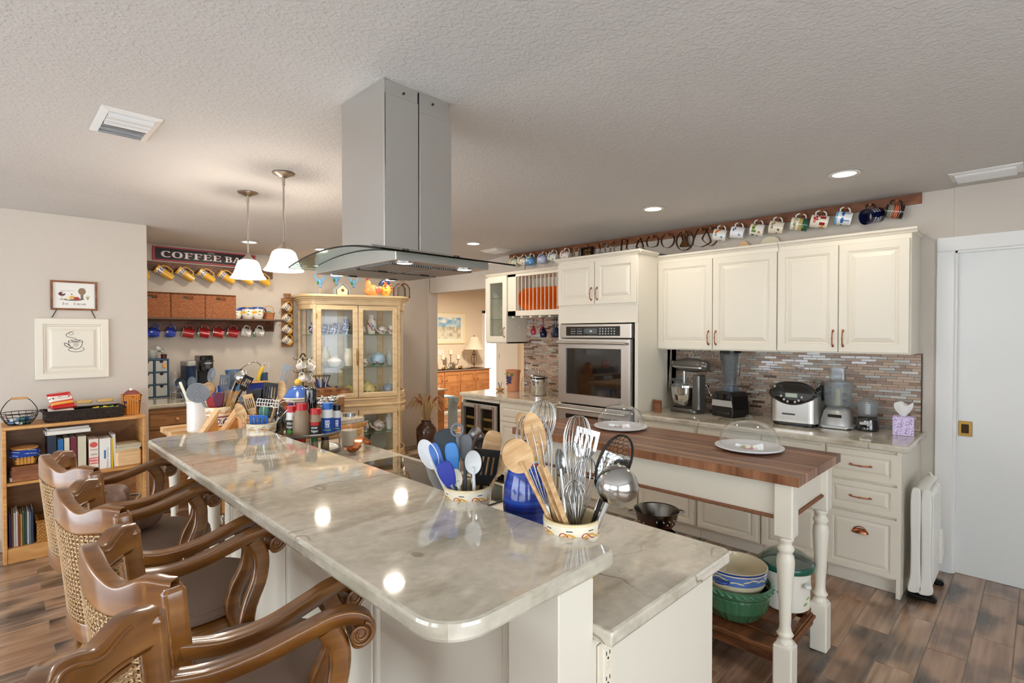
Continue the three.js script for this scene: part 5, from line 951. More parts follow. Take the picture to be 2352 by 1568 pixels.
// coffee counter
{
  const c = thing('coffee_cabinet', 'brown wood base cabinet under the coffee counter', 'cabinet', [1.78, 0, -6.02]);
  part(c, 'body', [bb(-0.795, 0.72, 0.09, KY - 0.041, -0.4, 0.4, 0.003), bb(-0.79, 0.7, 0, 0.09, -0.4, 0.33)], MAT.oakDark);
  for (let i = 0; i < 3; i++) { const x = -0.545 + i * 0.495; front(c, 'drawer', 0.47, 0.16, [x, KY - 0.145, 0.4], 0, MAT.oakDark, ['knob', 0, 0, MAT.oak], 0.3); front(c, 'door', 0.47, 0.62, [x, 0.43, 0.4], 0, MAT.oakDark, ['knob', 0.19, 0.22, MAT.oak], 0.9); }
  single('countertop', 'pale stone coffee counter under the hanging mugs', 'countertop', [bb(0.99, 2.52, KY - 0.04, KY, ZC + 0.005, -5.59, 0.01)], MAT.stone);
  const o = thing('drawer_organizer', 'blue framed organizer with six galvanised drawers', 'organizer', [1.17, KY, -6.28], 0.05);
  const blu = M(0x355470, 0.5), galv = M(0xb4b8b6, 0.5, { metalness: 0.5 });
  part(o, 'frame', [bb(-0.125, 0.125, 0, 0.008, -0.1, 0.1), bb(-0.125, 0.125, 0.37, 0.385, -0.1, 0.1), bb(-0.125, -0.113, 0, 0.385, -0.1, 0.1), bb(0.113, 0.125, 0, 0.385, -0.1, 0.1), bb(-0.006, 0.006, 0, 0.385, -0.1, 0.1), bb(-0.12, 0.12, 0.124, 0.134, -0.1, 0.1), bb(-0.12, 0.12, 0.247, 0.257, -0.1, 0.1), bb(-0.12, 0.12, 0, 0.38, -0.1, -0.094)], blu);
  for (const x of [-0.06, 0.06]) for (const y of [0.067, 0.19, 0.313]) { const d = part(o, 'drawer', [bx(0.1, 0.108, 0.18, x, y, 0.006, 0.003)], galv); part(d, 'finger_hole', [cyl(0.016, 0.016, 0.003, 18, x, y + 0.046, 0.097, [PI / 2, 0, 0])], MAT.black); }
  part(o, 'tag', [bx(0.035, 0.04, 0.006, 0.085, 0.315, 0.1)], M(0xd8a24a, 0.5));
  const e = thing('elephant_can', 'galvanised elephant-shaped watering can on the organizer', 'watering can', [1.17, KY + 0.386, -6.28]);
  part(e, 'body', [vessel([[0.045, 0], [0.05, 0.01], [0.055, 0.05], [0.058, 0.085]], 0.003, 28)], galv); part(e, 'head', [sph(0.028, 0.055, 0.09, 0.01)], galv); part(e, 'trunk', [tube([[0.07, 0.08, 0.01], [0.1, 0.06, 0.01], [0.11, 0.08, 0.01], [0.1, 0.1, 0.01]], 0.009, 18, 8)], galv); part(e, 'ear', [sph(0.022, 0.045, 0.1, 0.03, [0.9, 1, 0.25])], galv);
  single('candle_jar', 'small maroon candle jar on the blue organizer', 'candle', [cyl(0.025, 0.027, 0.045, 20, 0, 0.0225, 0)], M(0x4a1420, 0.25), undefined, [1.262, KY + 0.386, -6.22]);
  const j = thing('glass_jar', 'large clear glass jar beside the coffee maker', 'jar', [1.365, KY, -6.25]);
  part(j, 'jar', [lathe([[0, 0.003], [0.055, 0.003], [0.06, 0.015], [0.06, 0.17], [0.05, 0.2], [0.042, 0.215], [0.042, 0.245], [0.04, 0.245], [0.04, 0.212], [0.056, 0.17], [0.056, 0.018], [0, 0.008]], 32)], MAT.glass); part(j, 'thread_ring', [torus(0.043, 0.003, 0, 0.228, 0, [PI / 2, 0, 0], 30)], MAT.glass);
  // coffee maker
  const k = thing('coffee_maker', 'black and silver single-cup coffee maker', 'coffee maker', [1.59, KY, -6.2], 0.12);
  part(k, 'rear_body', [xf(ext(rrect(0.22, 0.14, 0.03, 5), 0.36, 0.008), [0.01, 0.18, -0.07], [PI / 2, 0, 0])], MAT.silverPl);
  part(k, 'brew_head', [xf(ext(rrect(0.13, 0.2, 0.04, 6), 0.16, 0.014), [0.015, 0.33, 0.03], [PI / 2, 0, 0])], MAT.blackGloss);
  part(k, 'brand_strip', [bx(0.07, 0.014, 0.003, 0.015, 0.33, 0.131)], MAT.silverPl);
  part(k, 'column', [bx(0.11, 0.26, 0.06, 0.015, 0.13, 0.0, 0.006)], MAT.darkPl);
  part(k, 'drip_tray', [xf(ext(rrect(0.14, 0.2, 0.03, 4), 0.03, 0.005), [0.015, 0.015, 0.04], [PI / 2, 0, 0])], MAT.black);
  const wt = part(k, 'water_tank', [xf(ext(rrect(0.085, 0.2, 0.025, 5), 0.3, 0.006), [-0.125, 0.155, 0.0], [PI / 2, 0, 0])], M(0x3a5a88, 0.06, { transmission: 0.75, thickness: 0, ior: 1.4 })); part(wt, 'tank_lid', [xf(ext(rrect(0.09, 0.205, 0.028, 5), 0.05, 0.012), [-0.125, 0.33, 0], [PI / 2, 0, 0])], MAT.silverPl);
  for (const [x, y] of [[0.105, 0.36], [0.105, 0.33], [0.12, 0.345]]) part(k, 'button', [cyl(0.007, 0.007, 0.004, 12, x, y, 0.002, [PI / 2, 0, 0])], MAT.chrome);
  // pod rack
  const pr = thing('pod_drawer', 'low wire coffee pod drawer left of the coffee maker', 'rack', [1.38, KY, -6.0]);
  part(pr, 'frame', [bb(-0.09, 0.09, 0, 0.006, -0.1, 0.1), bb(-0.09, 0.09, 0.055, 0.062, -0.1, 0.1), ...[[-1, -1], [-1, 1], [1, -1], [1, 1]].map(([a, b]) => bx(0.006, 0.06, 0.006, a * 0.086, 0.03, b * 0.096))], MAT.chrome);
  const gM = mugGeoms(0.045, 0.047, 0.1);
  [[1.62, -6.02, 'left royal blue mug under the coffee maker spout', 0.6], [1.73, -5.98, 'right royal blue mug by the coffee maker', 0.1]].forEach(([x, z, l, ry]) => { const m = thing('mug', l, 'mug', [x, KY, z], ry, 'royal blue mugs'); part(m, 'cup', [gM.body.clone()], M(0x2c55b4, 0.2, { clearcoat: 0.5 })); part(m, 'handle', [gM.handle.clone()], M(0x2c55b4, 0.2)); });
  const bp = thing('flower_pot', 'light blue glazed crock near the coffee maker', 'crock', [1.9, KY, -6.2]); part(bp, 'pot', [vessel([[0.055, 0], [0.068, 0.06], [0.07, 0.17], [0.074, 0.2], [0.082, 0.22], [0.082, 0.24]], 0.006)], M(0x4a86c0, 0.2, { clearcoat: 0.5 }));
  // banana hanger
  const bh = thing('banana_stand', 'chrome banana hanger with curved arm', 'stand', [2.0, KY, -6.1]);
  part(bh, 'arm', [tube([[-0.15, 0.02, 0], [-0.13, 0.16, 0], [-0.02, 0.28, 0], [0.09, 0.325, 0], [0.13, 0.3, 0], [0.15, 0.285, 0]], 0.006, 30, 8)], MAT.chrome); part(bh, 'base', [cyl(0.07, 0.07, 0.014, 28, -0.14, 0.007, 0)], MAT.oak);
  const ba = thing('banana', 'yellow banana hanging from the chrome hook', 'banana', [2.13, KY + 0.06, -6.05]);
  part(ba, 'fruit', [sweep([[0.03, 0.22, 0], [0.005, 0.17, 0], [-0.02, 0.11, 0], [-0.025, 0.05, 0], [0.0, 0.0, 0]], circ(0.021, 6), V3(0, 0, 1), (u) => u < 0.15 ? 0.35 + u * 4 : u > 0.9 ? 0.4 + (1 - u) * 6 : 1, 24)], M(0xe6c23c, 0.5)); part(ba, 'stem', [tube([[0.03, 0.215, 0], [0.045, 0.235, 0]], 0.006, 6, 6)], M(0x8a8a3a, 0.6));
  const sc = thing('straw_cup', 'glass jar of pale straws behind the banana', 'jar', [2.2, KY, -6.15]); part(sc, 'cup', [vessel([[0.035, 0], [0.04, 0.02], [0.04, 0.17], [0.045, 0.2]], 0.003, 24)], M(0x9fc0d8, 0.05, { transmission: 0.9, thickness: 0 })); for (let i = 0; i < 7; i++) part(sc, 'straw', [tube([[0.015 * Math.cos(i), 0.02, 0.015 * Math.sin(i)], [0.04 * Math.cos(i) + 0.02, 0.32, 0.04 * Math.sin(i)]], 0.003, 4, 6)], M(0xe6e0e4, 0.5));
  const bt = thing('tile_box', 'blue and yellow patterned tile box behind utensils', 'box', [2.03, KY, -5.85]); part(bt, 'body', [bx(0.2, 0.12, 0.1, 0, 0.06, 0)], M(0xffffff, 0.3, { map: canvasTex(256, 128, (c, W, H) => { c.fillStyle = '#1c2f7a'; c.fillRect(0, 0, W, H); majolica(c, W, 20, 108); }) })); part(bt, 'lid', [bx(0.206, 0.012, 0.106, 0, 0.126, 0)], MAT.oak);
  // cutting board and mug tree at the right end
  const cb = thing('cutting_board', 'thick brown wooden cutting block at the counter end', 'cutting board', [2.6, 0.92, -5.74], 0.05);
  const cbt = [0xffffff, 0xd8c0a8, 0xb89878]; for (let i = 0; i < 9; i++) part(cb, 'stave', [bx(0.05, 0.07, 0.3, -0.2 + i * 0.05, 0.045, 0, 0.001)], [MAT.railWood, MAT.oakDark, MAT.railWood][i % 3]);
  part(cb, 'foot', [bx(0.03, 0.012, 0.28, -0.18, 0.006, 0), bx(0.03, 0.012, 0.28, 0.18, 0.006, 0)], MAT.knotWood);
  const st = thing('sideboard', 'wood-fronted side cabinet under the cutting block', 'cabinet', [2.66, 0, -5.75]); part(st, 'body', [bb(-0.13, 0.2, 0, 0.9, -0.19, 0.19)], MAT.oakDark); part(st, 'top', [bb(-0.132, 0.21, 0.9, 0.92, -0.2, 0.2)], M(0xe6dcc8, 0.3));
  const mt = thing('mug_tree', 'black iron mug tree with white mugs', 'mug tree', [2.5, 0.996, -5.82]);
  part(mt, 'frame', [torus(0.06, 0.005, 0, 0.01, 0, [PI / 2, 0, 0]), torus(0.05, 0.004, 0, 0.03, 0, [PI / 2, 0, 0]), cyl(0.006, 0.006, 0.34, 10, 0, 0.18, 0), torus(0.035, 0.007, 0, 0.36, 0, [0, 0.4, 0], 20, PI), bx(0.14, 0.006, 0.02, 0, 0.33, 0), bx(0.1, 0.006, 0.02, 0, 0.19, 0), ...[0.33, 0.19].flatMap((y) => [0.6, 2, 3.4, 4.8].map((a) => tube([[0.05 * Math.cos(a), y, 0.05 * Math.sin(a)], [0.09 * Math.cos(a), y + 0.005, 0.09 * Math.sin(a)], [0.1 * Math.cos(a), y + 0.03, 0.1 * Math.sin(a)]], 0.003, 10, 5)))], MAT.iron);
  const gT = mugGeoms(0.036, 0.04, 0.075);
  [[-0.07, 0.33, 2.2], [0.06, 0.33, 0.2], [0.1, 0.3, -0.6], [-0.05, 0.19, 2.4], [0.07, 0.17, 0.6]].forEach(([x, y, ry], i) => hangMug('mug', ['upper left white mug on the iron mug tree', 'upper middle white mug on the iron mug tree', 'upper right white mug on the iron mug tree', 'lower left white mug on the iron mug tree', 'lower right white mug on the iron mug tree'][i], 'mugs on the iron tree', [2.5 + x, 0.996 + y, -5.82 + 0.06], ry, 1.2, gT, MAT.porcelain));
  const wbk = thing('wire_bowl', 'black wire bowl holding blue packets', 'bowl', [2.7, 0.996, -5.8]);
  part(wbk, 'wires', [...Array.from({ length: 14 }, (_, i) => { const a = i / 14 * 2 * PI, c = Math.cos(a), s = Math.sin(a); return tube([[0.05 * c, 0.003, 0.05 * s], [0.075 * c, 0.07, 0.075 * s], [0.1 * c, 0.14, 0.1 * s]], 0.0025, 10, 5); }), torus(0.1, 0.003, 0, 0.14, 0, [PI / 2, 0, 0]), torus(0.05, 0.003, 0, 0.003, 0, [PI / 2, 0, 0])], MAT.iron);
  for (let i = 0; i < 4; i++) single('packet', ['first', 'second', 'third', 'fourth'][i] + ' blue and white packet in the wire bowl', 'packet', [bx(0.03, 0.1, 0.012, 0, 0.05, 0, 0.004)], M(i % 2 ? 0xe4e6ea : 0x34549a, 0.5), 'packets in the wire bowl', [2.665 + i * 0.024, 1.005, -5.8 + 0.01 * i], [0.1 * (i - 2), 0.4 * i, 0.1]);
}
// ---------- china hutch ----------
const HX = 3.29, HZ = ZC + 0.215, HR = -0.31;
const hp = (x, y, z) => [HX + x * Math.cos(HR) + z * Math.sin(HR), y, HZ - x * Math.sin(HR) + z * Math.cos(HR)];
{
  const t = thing('china_hutch', 'blond wood china hutch with bowed glass sides', 'hutch', [HX, 0, HZ], HR);
  const plan = (off, bow = 0.02) => { // outline in x, z; off grows it outwards
    const p = [[-0.63 - off, 0]], A = [];
    for (let i = 0; i <= 10; i++) { const a = i / 10 * PI / 2; A.push([0.49 + (0.14 + off) * Math.cos(a), 0.05 + (0.4 + off) * Math.sin(a)]); }
    const L = A.map(([x, z]) => [-x, z]); p.push(...L);
    for (let i = 1; i < 8; i++) { const u = -1 + 2 * i / 8; p.push([0.49 * u, 0.45 + off + bow * (1 - u * u)]); }
    p.push(...A.reverse(), [0.63 + off, 0]); return p;
  };
  const layer = (off, y0, y1, bev = 0.004) => xf(ext(plan(off).map(([x, z]) => [x, -z]), y1 - y0, bev), [0, (y0 + y1) / 2, 0], [-PI / 2, 0, 0]);
  part(t, 'crown', [layer(0.015, 1.955, 2.005), layer(0.03, 2.0, 2.02, 0.006), layer(0.052, 2.018, 2.045, 0.01), layer(0.075, 2.042, 2.07, 0.006)], MAT.hutch);
  part(t, 'waist', [layer(0.0, 0.7, 0.84), layer(0.022, 0.745, 0.77, 0.008), layer(0.014, 0.82, 0.842, 0.006)], MAT.hutch);
  part(t, 'base', [layer(0.0, 0.0, 0.12), layer(0.03, 0, 0.06, 0.01), layer(0.018, 0.058, 0.09, 0.008), layer(0.01, 0.1, 0.125)], MAT.hutch);
  part(t, 'back_panel', [bb(-0.61, 0.61, 0.12, 1.96, 0.004, 0.012, 0)], M(0xd9d1c0, 0.3, { clearcoat: 0.5, clearcoatRoughness: 0.1 }));
  for (const x of [-0.57, -0.36, -0.13, 0.13, 0.36, 0.57]) part(t, 'back_slat', [bb(x - 0.035, x + 0.035, 0.12, 1.96, 0.012, 0.03)], MAT.hutch);
  for (const k of [-1, 1]) {
    part(t, 'front_post', [bb(k * 0.49 - 0.018, k * 0.49 + 0.018, 0.12, 1.96, 0.425, 0.462, 0.004)], MAT.hutch);
    part(t, 'rear_post', [bb(k * 0.615 - 0.015, k * 0.615 + 0.015, 0.12, 1.96, 0.0, 0.07, 0.004)], MAT.hutch);
    for (const [y0, y1] of [[0.85, 1.95], [0.13, 0.7]]) {
      const d = part(t, 'door', [xf(ringPanel(0.468, y1 - y0, [[0, 0], [0, 0.018], [0.004, 0.022], [0.05, 0.022], [0.058, 0.014], [0.058, 0]], false), [0, 0, 0])], MAT.hutch);
      d.position.set(k * 0.238, (y0 + y1) / 2, 0.452);
      part(d, 'pane', [xf(clean(new THREE.PlaneGeometry(0.356, y1 - y0 - 0.112)), [0, 0, 0.008])], MAT.glass);
      for (const s of [-0.38, 0.38]) part(d, 'hinge', [cyl(0.006, 0.006, 0.06, 10, k * 0.23, s * (y1 - y0), 0.024)], MAT.brass);
      const q = part(t, 'side_glass', [surf((u, v) => { const a = u * PI / 2; return [k * (0.49 + 0.135 * Math.cos(a)), y0 + (y1 - y0) * v, 0.05 + 0.39 * Math.sin(a)]; }, 14, 1)], MAT.glass);
      part(t, 'side_rail', [...[y0 + 0.03, y1 - 0.02].map((y) => { const pts = []; for (let i = 0; i <= 10; i++) { const a = i / 10 * PI / 2; pts.push([k * (0.49 + 0.137 * Math.cos(a)), y, 0.05 + 0.395 * Math.sin(a)]); } return sweep(pts, rrect(0.02, 0.06, 0.006, 2), V3(0, 1, 0), () => 1, 16); })], MAT.hutch);
    }
  }
  part(t, 'brass_pull', [tube([[-0.012, 1.42, 0.482], [-0.012, 1.4, 0.5], [-0.014, 1.34, 0.502], [-0.01, 1.28, 0.5], [-0.012, 1.25, 0.482]], 0.006, 24, 8), bx(0.02, 0.2, 0.004, -0.012, 1.335, 0.478)], MAT.brass);
  for (const y of [1.21, 1.6, 0.4]) part(t, 'glass_shelf', [xf(ext(plan(-0.03).map(([x, z]) => [x * 0.97, -z]), 0.007, 0.001), [0, y, 0], [-PI / 2, 0, 0])], M(0xcfe8de, 0.02, { transmission: 0.92, thickness: 0, ior: 1.45 }));
  // what it holds
  const bw = glazed(bandTex('#e6e6e4', (c, W, H) => { c.fillStyle = '#1c2f7c'; for (let i = 0; i < 70; i++) { c.beginPath(); c.ellipse((i * 71) % W, (i * 43) % H, 22, 14, i, 0, 7); c.fill(); } c.fillStyle = '#e6e6e4'; for (let i = 0; i < 50; i++) { c.beginPath(); c.arc((i * 97) % W, (i * 59) % H, 6, 0, 7); c.fill(); } }, 256, 128));
  const fl = glazed(bandTex('#ece6d8', (c, W, H) => { for (let i = 0; i < 30; i++) { c.fillStyle = ['#b84a52', '#4a78a8', '#4a7a44', '#c98a3a'][i % 4]; c.beginPath(); c.ellipse((i * 61) % W, 30 + (i * 37) % 80, 9, 7, i, 0, 7); c.fill(); } }, 256, 128));
  const yl = glazed(bandTex('#e2d48c', (c, W, H) => { c.fillStyle = '#4a6aa0'; for (let i = 0; i < 26; i++) { c.beginPath(); c.ellipse((i * 61) % W, 30 + (i * 37) % 80, 7, 5, i, 0, 7); c.fill(); } }, 256, 128));
  const terra = M(0xb8805e, 0.7), bluePot = M(0x2c3f9a, 0.2, { clearcoat: 0.5 });
  const teapot = (label, x, y, z, s, m, ry = 0) => { const o = thing('teapot', label, 'teapot', hp(x, y, z), ry, 'pieces in the china hutch'); part(o, 'body', [vessel([[0.035 * s, 0], [0.05 * s, 0.015 * s], [0.064 * s, 0.05 * s], [0.055 * s, 0.085 * s], [0.035 * s, 0.1 * s]], 0.004, 26, false)], m); part(o, 'lid', [lathe([[0, 0.132 * s], [0.008 * s, 0.128 * s], [0.006 * s, 0.118 * s], [0.025 * s, 0.108 * s], [0.037 * s, 0.098 * s]], 22)], m); part(o, 'spout', [tube([[-0.055 * s, 0.035 * s, 0], [-0.085 * s, 0.055 * s, 0], [-0.1 * s, 0.09 * s, 0]], 0.009 * s, 14, 8)], m); part(o, 'handle', [handleG(0.058 * s, 0.028 * s, 0.082 * s, 0.035 * s, 0.005 * s)], m); return o; };
  const jar = (name, label, x, y, z, r, h, m, neck = 0.5, ry = 0) => { const o = thing(name, label, name.replace('_', ' '), hp(x, y, z), ry, 'pieces in the china hutch'); part(o, 'body', [vessel([[r * 0.6, 0], [r * 0.7, h * 0.05], [r, h * 0.45], [r * 0.95, h * 0.65], [r * neck, h * 0.85], [r * (neck + 0.15), h]], 0.004, 26, false)], m); return o; };
  const T = 1.608, Md = 1.218, B = 0.846, Lw = 0.408;
  [['round blue and white jar at left of the top hutch shelf', -0.46, 0.075, 0.14], ['second blue and white jar on the top hutch shelf', -0.33, 0.06, 0.12], ['third blue and white jar on the top hutch shelf', -0.21, 0.058, 0.135], ['tall blue and white vase beside the hutch door', -0.1, 0.05, 0.18], ['small blue and white jar at front of top shelf', -0.27, 0.045, 0.09]].forEach(([l, x, r, h], i) => jar('ginger_jar', l, x, T, i === 4 ? 0.36 : 0.24, r, h, bw, 0.55));
  jar('vase', 'white flowered vase with ruffled neck on top shelf', 0.2, T, 0.27, 0.06, 0.24, fl, 0.55); teapot('flowered teapot left of the white vase, top shelf', 0.07, T, 0.26, 1.0, fl, PI); teapot('small flowered teapot right on the top hutch shelf', 0.34, T, 0.25, 0.95, fl); jar('sugar_bowl', 'flowered sugar bowl at the right top shelf end', 0.46, T, 0.25, 0.05, 0.11, fl, 0.8);
  jar('soup_tureen', 'white pumpkin-shaped tureen on middle hutch shelf', -0.25, Md, 0.3, 0.09, 0.13, MAT.porcelain, 0.45); jar('sugar_bowl', 'pale green pot left on the middle hutch shelf', -0.44, Md, 0.26, 0.075, 0.13, MAT.creamGlaze, 0.5); jar('vase', 'tall ivory vase on middle hutch shelf', -0.07, Md, 0.26, 0.06, 0.22, MAT.creamGlaze, 0.75); jar('vase', 'clear-looking ivory carafe behind the tureen', -0.33, Md, 0.16, 0.05, 0.24, MAT.creamGlaze, 0.5);
  teapot('blue scenic teapot on the middle hutch shelf', 0.28, Md, 0.28, 1.45, glazed(bandTex('#a9c6dc', (c, W, H) => { c.fillStyle = '#b8504a'; for (let i = 0; i < 14; i++) { c.beginPath(); c.arc((i * 61) % W, 80 + (i * 17) % 40, 9, 0, 7); c.fill(); } c.fillStyle = '#4a7a44'; c.fillRect(0, 100, W, 16); }, 256, 128)), PI); jar('cream_jug', 'small white creamer beside the scenic teapot', 0.1, Md, 0.33, 0.04, 0.09, fl, 0.7); jar('coffee_pot', 'grey lidded coffee pot on the middle hutch shelf', 0.43, Md, 0.24, 0.055, 0.19, M(0xc4c8c4, 0.25), 0.35);
  teapot('cobalt blue teapot on the bottom upper shelf, left', -0.36, B, 0.3, 1.5, bluePot, PI); jar('clay_pot', 'terracotta pot right of the cobalt teapot', -0.13, B, 0.32, 0.07, 0.11, terra, 0.75); teapot('yellow lidded teapot behind the terracotta pot', -0.06, B, 0.17, 1.2, yl); teapot('large pale yellow teapot in the right hutch door', 0.14, B, 0.31, 1.5, yl, 0); teapot('blue-grey teapot at right of bottom upper shelf', 0.42, B, 0.26, 1.3, glazed(bandTex('#9aa8bc', () => { })));
  teapot('flowered teapot at left in the lower hutch', -0.12, Lw, 0.28, 1.3, fl, PI); jar('cream_jug', 'white flowered jug in the lower hutch', 0.1, Lw, 0.3, 0.06, 0.15, fl, 0.8); teapot('flowered teapot in the lower right hutch door', 0.28, Lw, 0.28, 1.2, fl); jar('vase', 'white swan-necked vase in the lower hutch', 0.42, Lw, 0.24, 0.05, 0.22, MAT.porcelain, 0.4);
  for (const [x, l] of [[0.08, 'grey serving plate standing low in the hutch, left'], [0.3, 'grey serving plate standing low in the hutch, right']]) single('plate', l, 'plate', [xf(lathe([[0, 0], [0.08, 0.004], [0.125, 0.016], [0.122, 0.018], [0.07, 0.008], [0, 0.005]], 36), [0, 0.125, 0], [PI / 2 - 0.15, 0, 0])], M(0x9aa09a, 0.2), 'plates standing in the hutch', hp(x, 0.128, 0.15));
  // on top
  const Y = 2.071;
  const bird = (l, x, y, ry, z = 0.3) => { const o = thing('bluebird_stake', l, 'bird figure', hp(x, Y, z), ry, 'bluebirds on the hutch'); const bl = M(0x6aa0c8, 0.5); part(o, 'body', [xf(sph(0.03, 0, 0, 0, [0.7, 1.5, 0.6], 16), [0, y, 0])], bl); part(o, 'wing', [xf(ext(smooth([[0, 0], [0.05, 0.07], [0.075, 0.09], [0.05, 0.03], [0.01, -0.03]], 24), 0.008, 0.002), [0.01, y + 0.01, 0])], bl); part(o, 'wing', [xf(ext(smooth([[0, 0], [-0.05, 0.07], [-0.075, 0.09], [-0.05, 0.03], [-0.01, -0.03]], 24), 0.008, 0.002), [-0.01, y + 0.01, 0])], bl); part(o, 'head', [sph(0.017, 0, y - 0.045, 0.008)], bl); part(o, 'leaf', [sph(0.016, -0.03, y - 0.005, 0.01, [1, 1.4, 0.4])], MAT.green); part(o, 'stake', [cyl(0.003, 0.003, y - 0.04, 8, 0, (y - 0.04) / 2, 0)], MAT.yellow); };
  bird('leftmost bluebird figure on top of the hutch', -0.41, 0.15, 0.1); bird('bluebird figure standing behind the birdhouse', -0.2, 0.2, -0.1, 0.15); bird('bluebird figure left of the hen jar', 0.0, 0.17, 0.1, 0.18);
  const bhs = thing('birdhouse', 'small cream gabled birdhouse on the hutch', 'birdhouse', hp(-0.17, Y, 0.34));
  part(bhs, 'house', [ext([[-0.06, 0], [0.06, 0], [0.07, 0.07], [0, 0.13], [-0.07, 0.07]], 0.06, 0.002)], M(0xe8d8b8, 0.6)); part(bhs, 'roof', [bx(0.11, 0.008, 0.08, -0.045, 0.105, 0, 0.001, [0, 0, 0.72]), bx(0.11, 0.008, 0.08, 0.045, 0.105, 0, 0.001, [0, 0, -0.72]), bx(0.008, 0.07, 0.07, -0.088, 0.035, 0), bx(0.008, 0.07, 0.07, 0.088, 0.035, 0)], M(0x9aa6b0, 0.5)); part(bhs, 'entry_hole', [cyl(0.018, 0.018, 0.004, 20, 0, 0.062, 0.031, [PI / 2, 0, 0])], M(0x6a3a20, 0.7));
  const hen = thing('hen_jar', 'ceramic hen cookie jar on top of the hutch', 'figurine', hp(0.2, Y, 0.3)); const hm = M(0xd89a5a, 0.3), hr = M(0xc05a48, 0.35);
  part(hen, 'body', [sph(0.1, 0, 0.075, 0, [1, 0.75, 0.8], 24), sph(0.05, -0.055, 0.14, 0, [0.8, 1.3, 0.8], 18), xf(lathe([[0.04, 0], [0.015, 0.09]], 12), [0.08, 0.09, 0], [0, 0, -0.9])], hm); part(hen, 'comb', [sph(0.022, -0.06, 0.21, 0, [0.9, 1.3, 0.4], 12), sph(0.012, -0.085, 0.16, 0, [0.5, 1.4, 0.5], 10)], M(0x9a2a28, 0.4)); part(hen, 'wing', [sph(0.055, 0.03, 0.08, 0.06, [1.2, 0.8, 0.4], 16)], hr);
  const ro = thing('rooster_figure', 'ceramic rooster with dark blue and yellow tail', 'figurine', hp(0.38, Y, 0.26));
  part(ro, 'body', [sph(0.075, 0, 0.085, 0, [0.9, 1.1, 0.8], 22)], M(0xd9a044, 0.35)); part(ro, 'tail', [torus(0.06, 0.028, 0.0, 0.14, -0.02, [0, 0, 0.3], 26, PI * 1.1, 10)], M(0x28385a, 0.3)); part(ro, 'speckles', [...Array.from({ length: 12 }, (_, i) => sph(0.014, 0.055 * Math.cos(i * 2.1), 0.05 + 0.012 * i, 0.055 * Math.abs(Math.sin(i * 1.7)), 1, 8))], M(0xc85038, 0.4));
  const cg = thing('birdcage', 'small dark wood and wire birdcage on the hutch', 'birdcage', hp(0.58, Y, 0.27));
  part(cg, 'posts', [...[[-1, -1], [-1, 1], [1, -1], [1, 1]].map(([a, b]) => bx(0.014, 0.13, 0.014, a * 0.085, 0.065, b * 0.05)), bx(0.19, 0.012, 0.12, 0, 0.006, 0), bx(0.05, 0.012, 0.05, 0, 0.17, 0), torus(0.08, 0.009, 0, 0.1, 0.05, [0, 0, 0], 20, PI), torus(0.08, 0.009, 0, 0.1, -0.05, [0, 0, 0], 20, PI)], M(0x3e2a1c, 0.6)); const wr = []; for (let i = 0; i < 9; i++) { const x = -0.07 + i * 0.0175; for (const z of [-0.05, 0.05]) wr.push(cyl(0.0013, 0.0013, 0.15, 5, x, 0.085, z)); } for (let i = 0; i < 6; i++) wr.push(cyl(0.0013, 0.0013, 0.07, 5, -0.035 + i * 0.014, 0.2, 0.02)); part(cg, 'wires', wr, MAT.iron);
}
// ---------- floor vase with dried grass ----------
{
  const t = thing('floor_vase', 'dark brown glazed floor urn with dried grass', 'vase', [4.2, 0, -5.86]);
  part(t, 'urn', [vessel([[0.09, 0], [0.1, 0.02], [0.13, 0.14], [0.145, 0.28], [0.14, 0.35], [0.1, 0.4], [0.07, 0.42], [0.075, 0.45], [0.085, 0.46]], 0.008, 36)], M(0xffffff, 0.2, { clearcoat: 0.6, map: tex(256, (u, v) => lerp3([62, 34, 26], [120, 84, 78], clamp01(v * 0.2 + (fbm(u, v, 6, 6, 4, 500) - 0.45) * 2.4))) }));
  const gr = []; for (let i = 0; i < 60; i++) { const a = hash(i, 1, 1) * 2 * PI, l = 0.2 + hash(i, 2, 1) * 0.16, o = 0.08 + hash(i, 3, 1) * 0.13, c = Math.cos(a), s = Math.sin(a); gr.push(tube([[0.03 * c, 0.42, 0.03 * s], [o * 0.5 * c, 0.45 + l * 0.8, o * 0.5 * s], [o * c, 0.45 + l, o * s], [o * 1.5 * c, 0.42 + l * 0.7, o * 1.5 * s]], 0.0028, 8, 4)); }
  part(t, 'grass', gr, M(0xb89a6a, 0.8)).userData.kind = 'stuff';
  for (let i = 0; i < 7; i++) { const a = i * 0.9, c = Math.cos(a), s = Math.sin(a); part(t, 'plume', [xf(sph(0.012, 0, 0, 0, [1, 4.5, 1], 10), [0.13 * c, 0.7 + 0.03 * (i % 3), 0.1 * s], [s * 0.7, 0, -c * 0.7])], M(0x8a4030, 0.8)); }
}
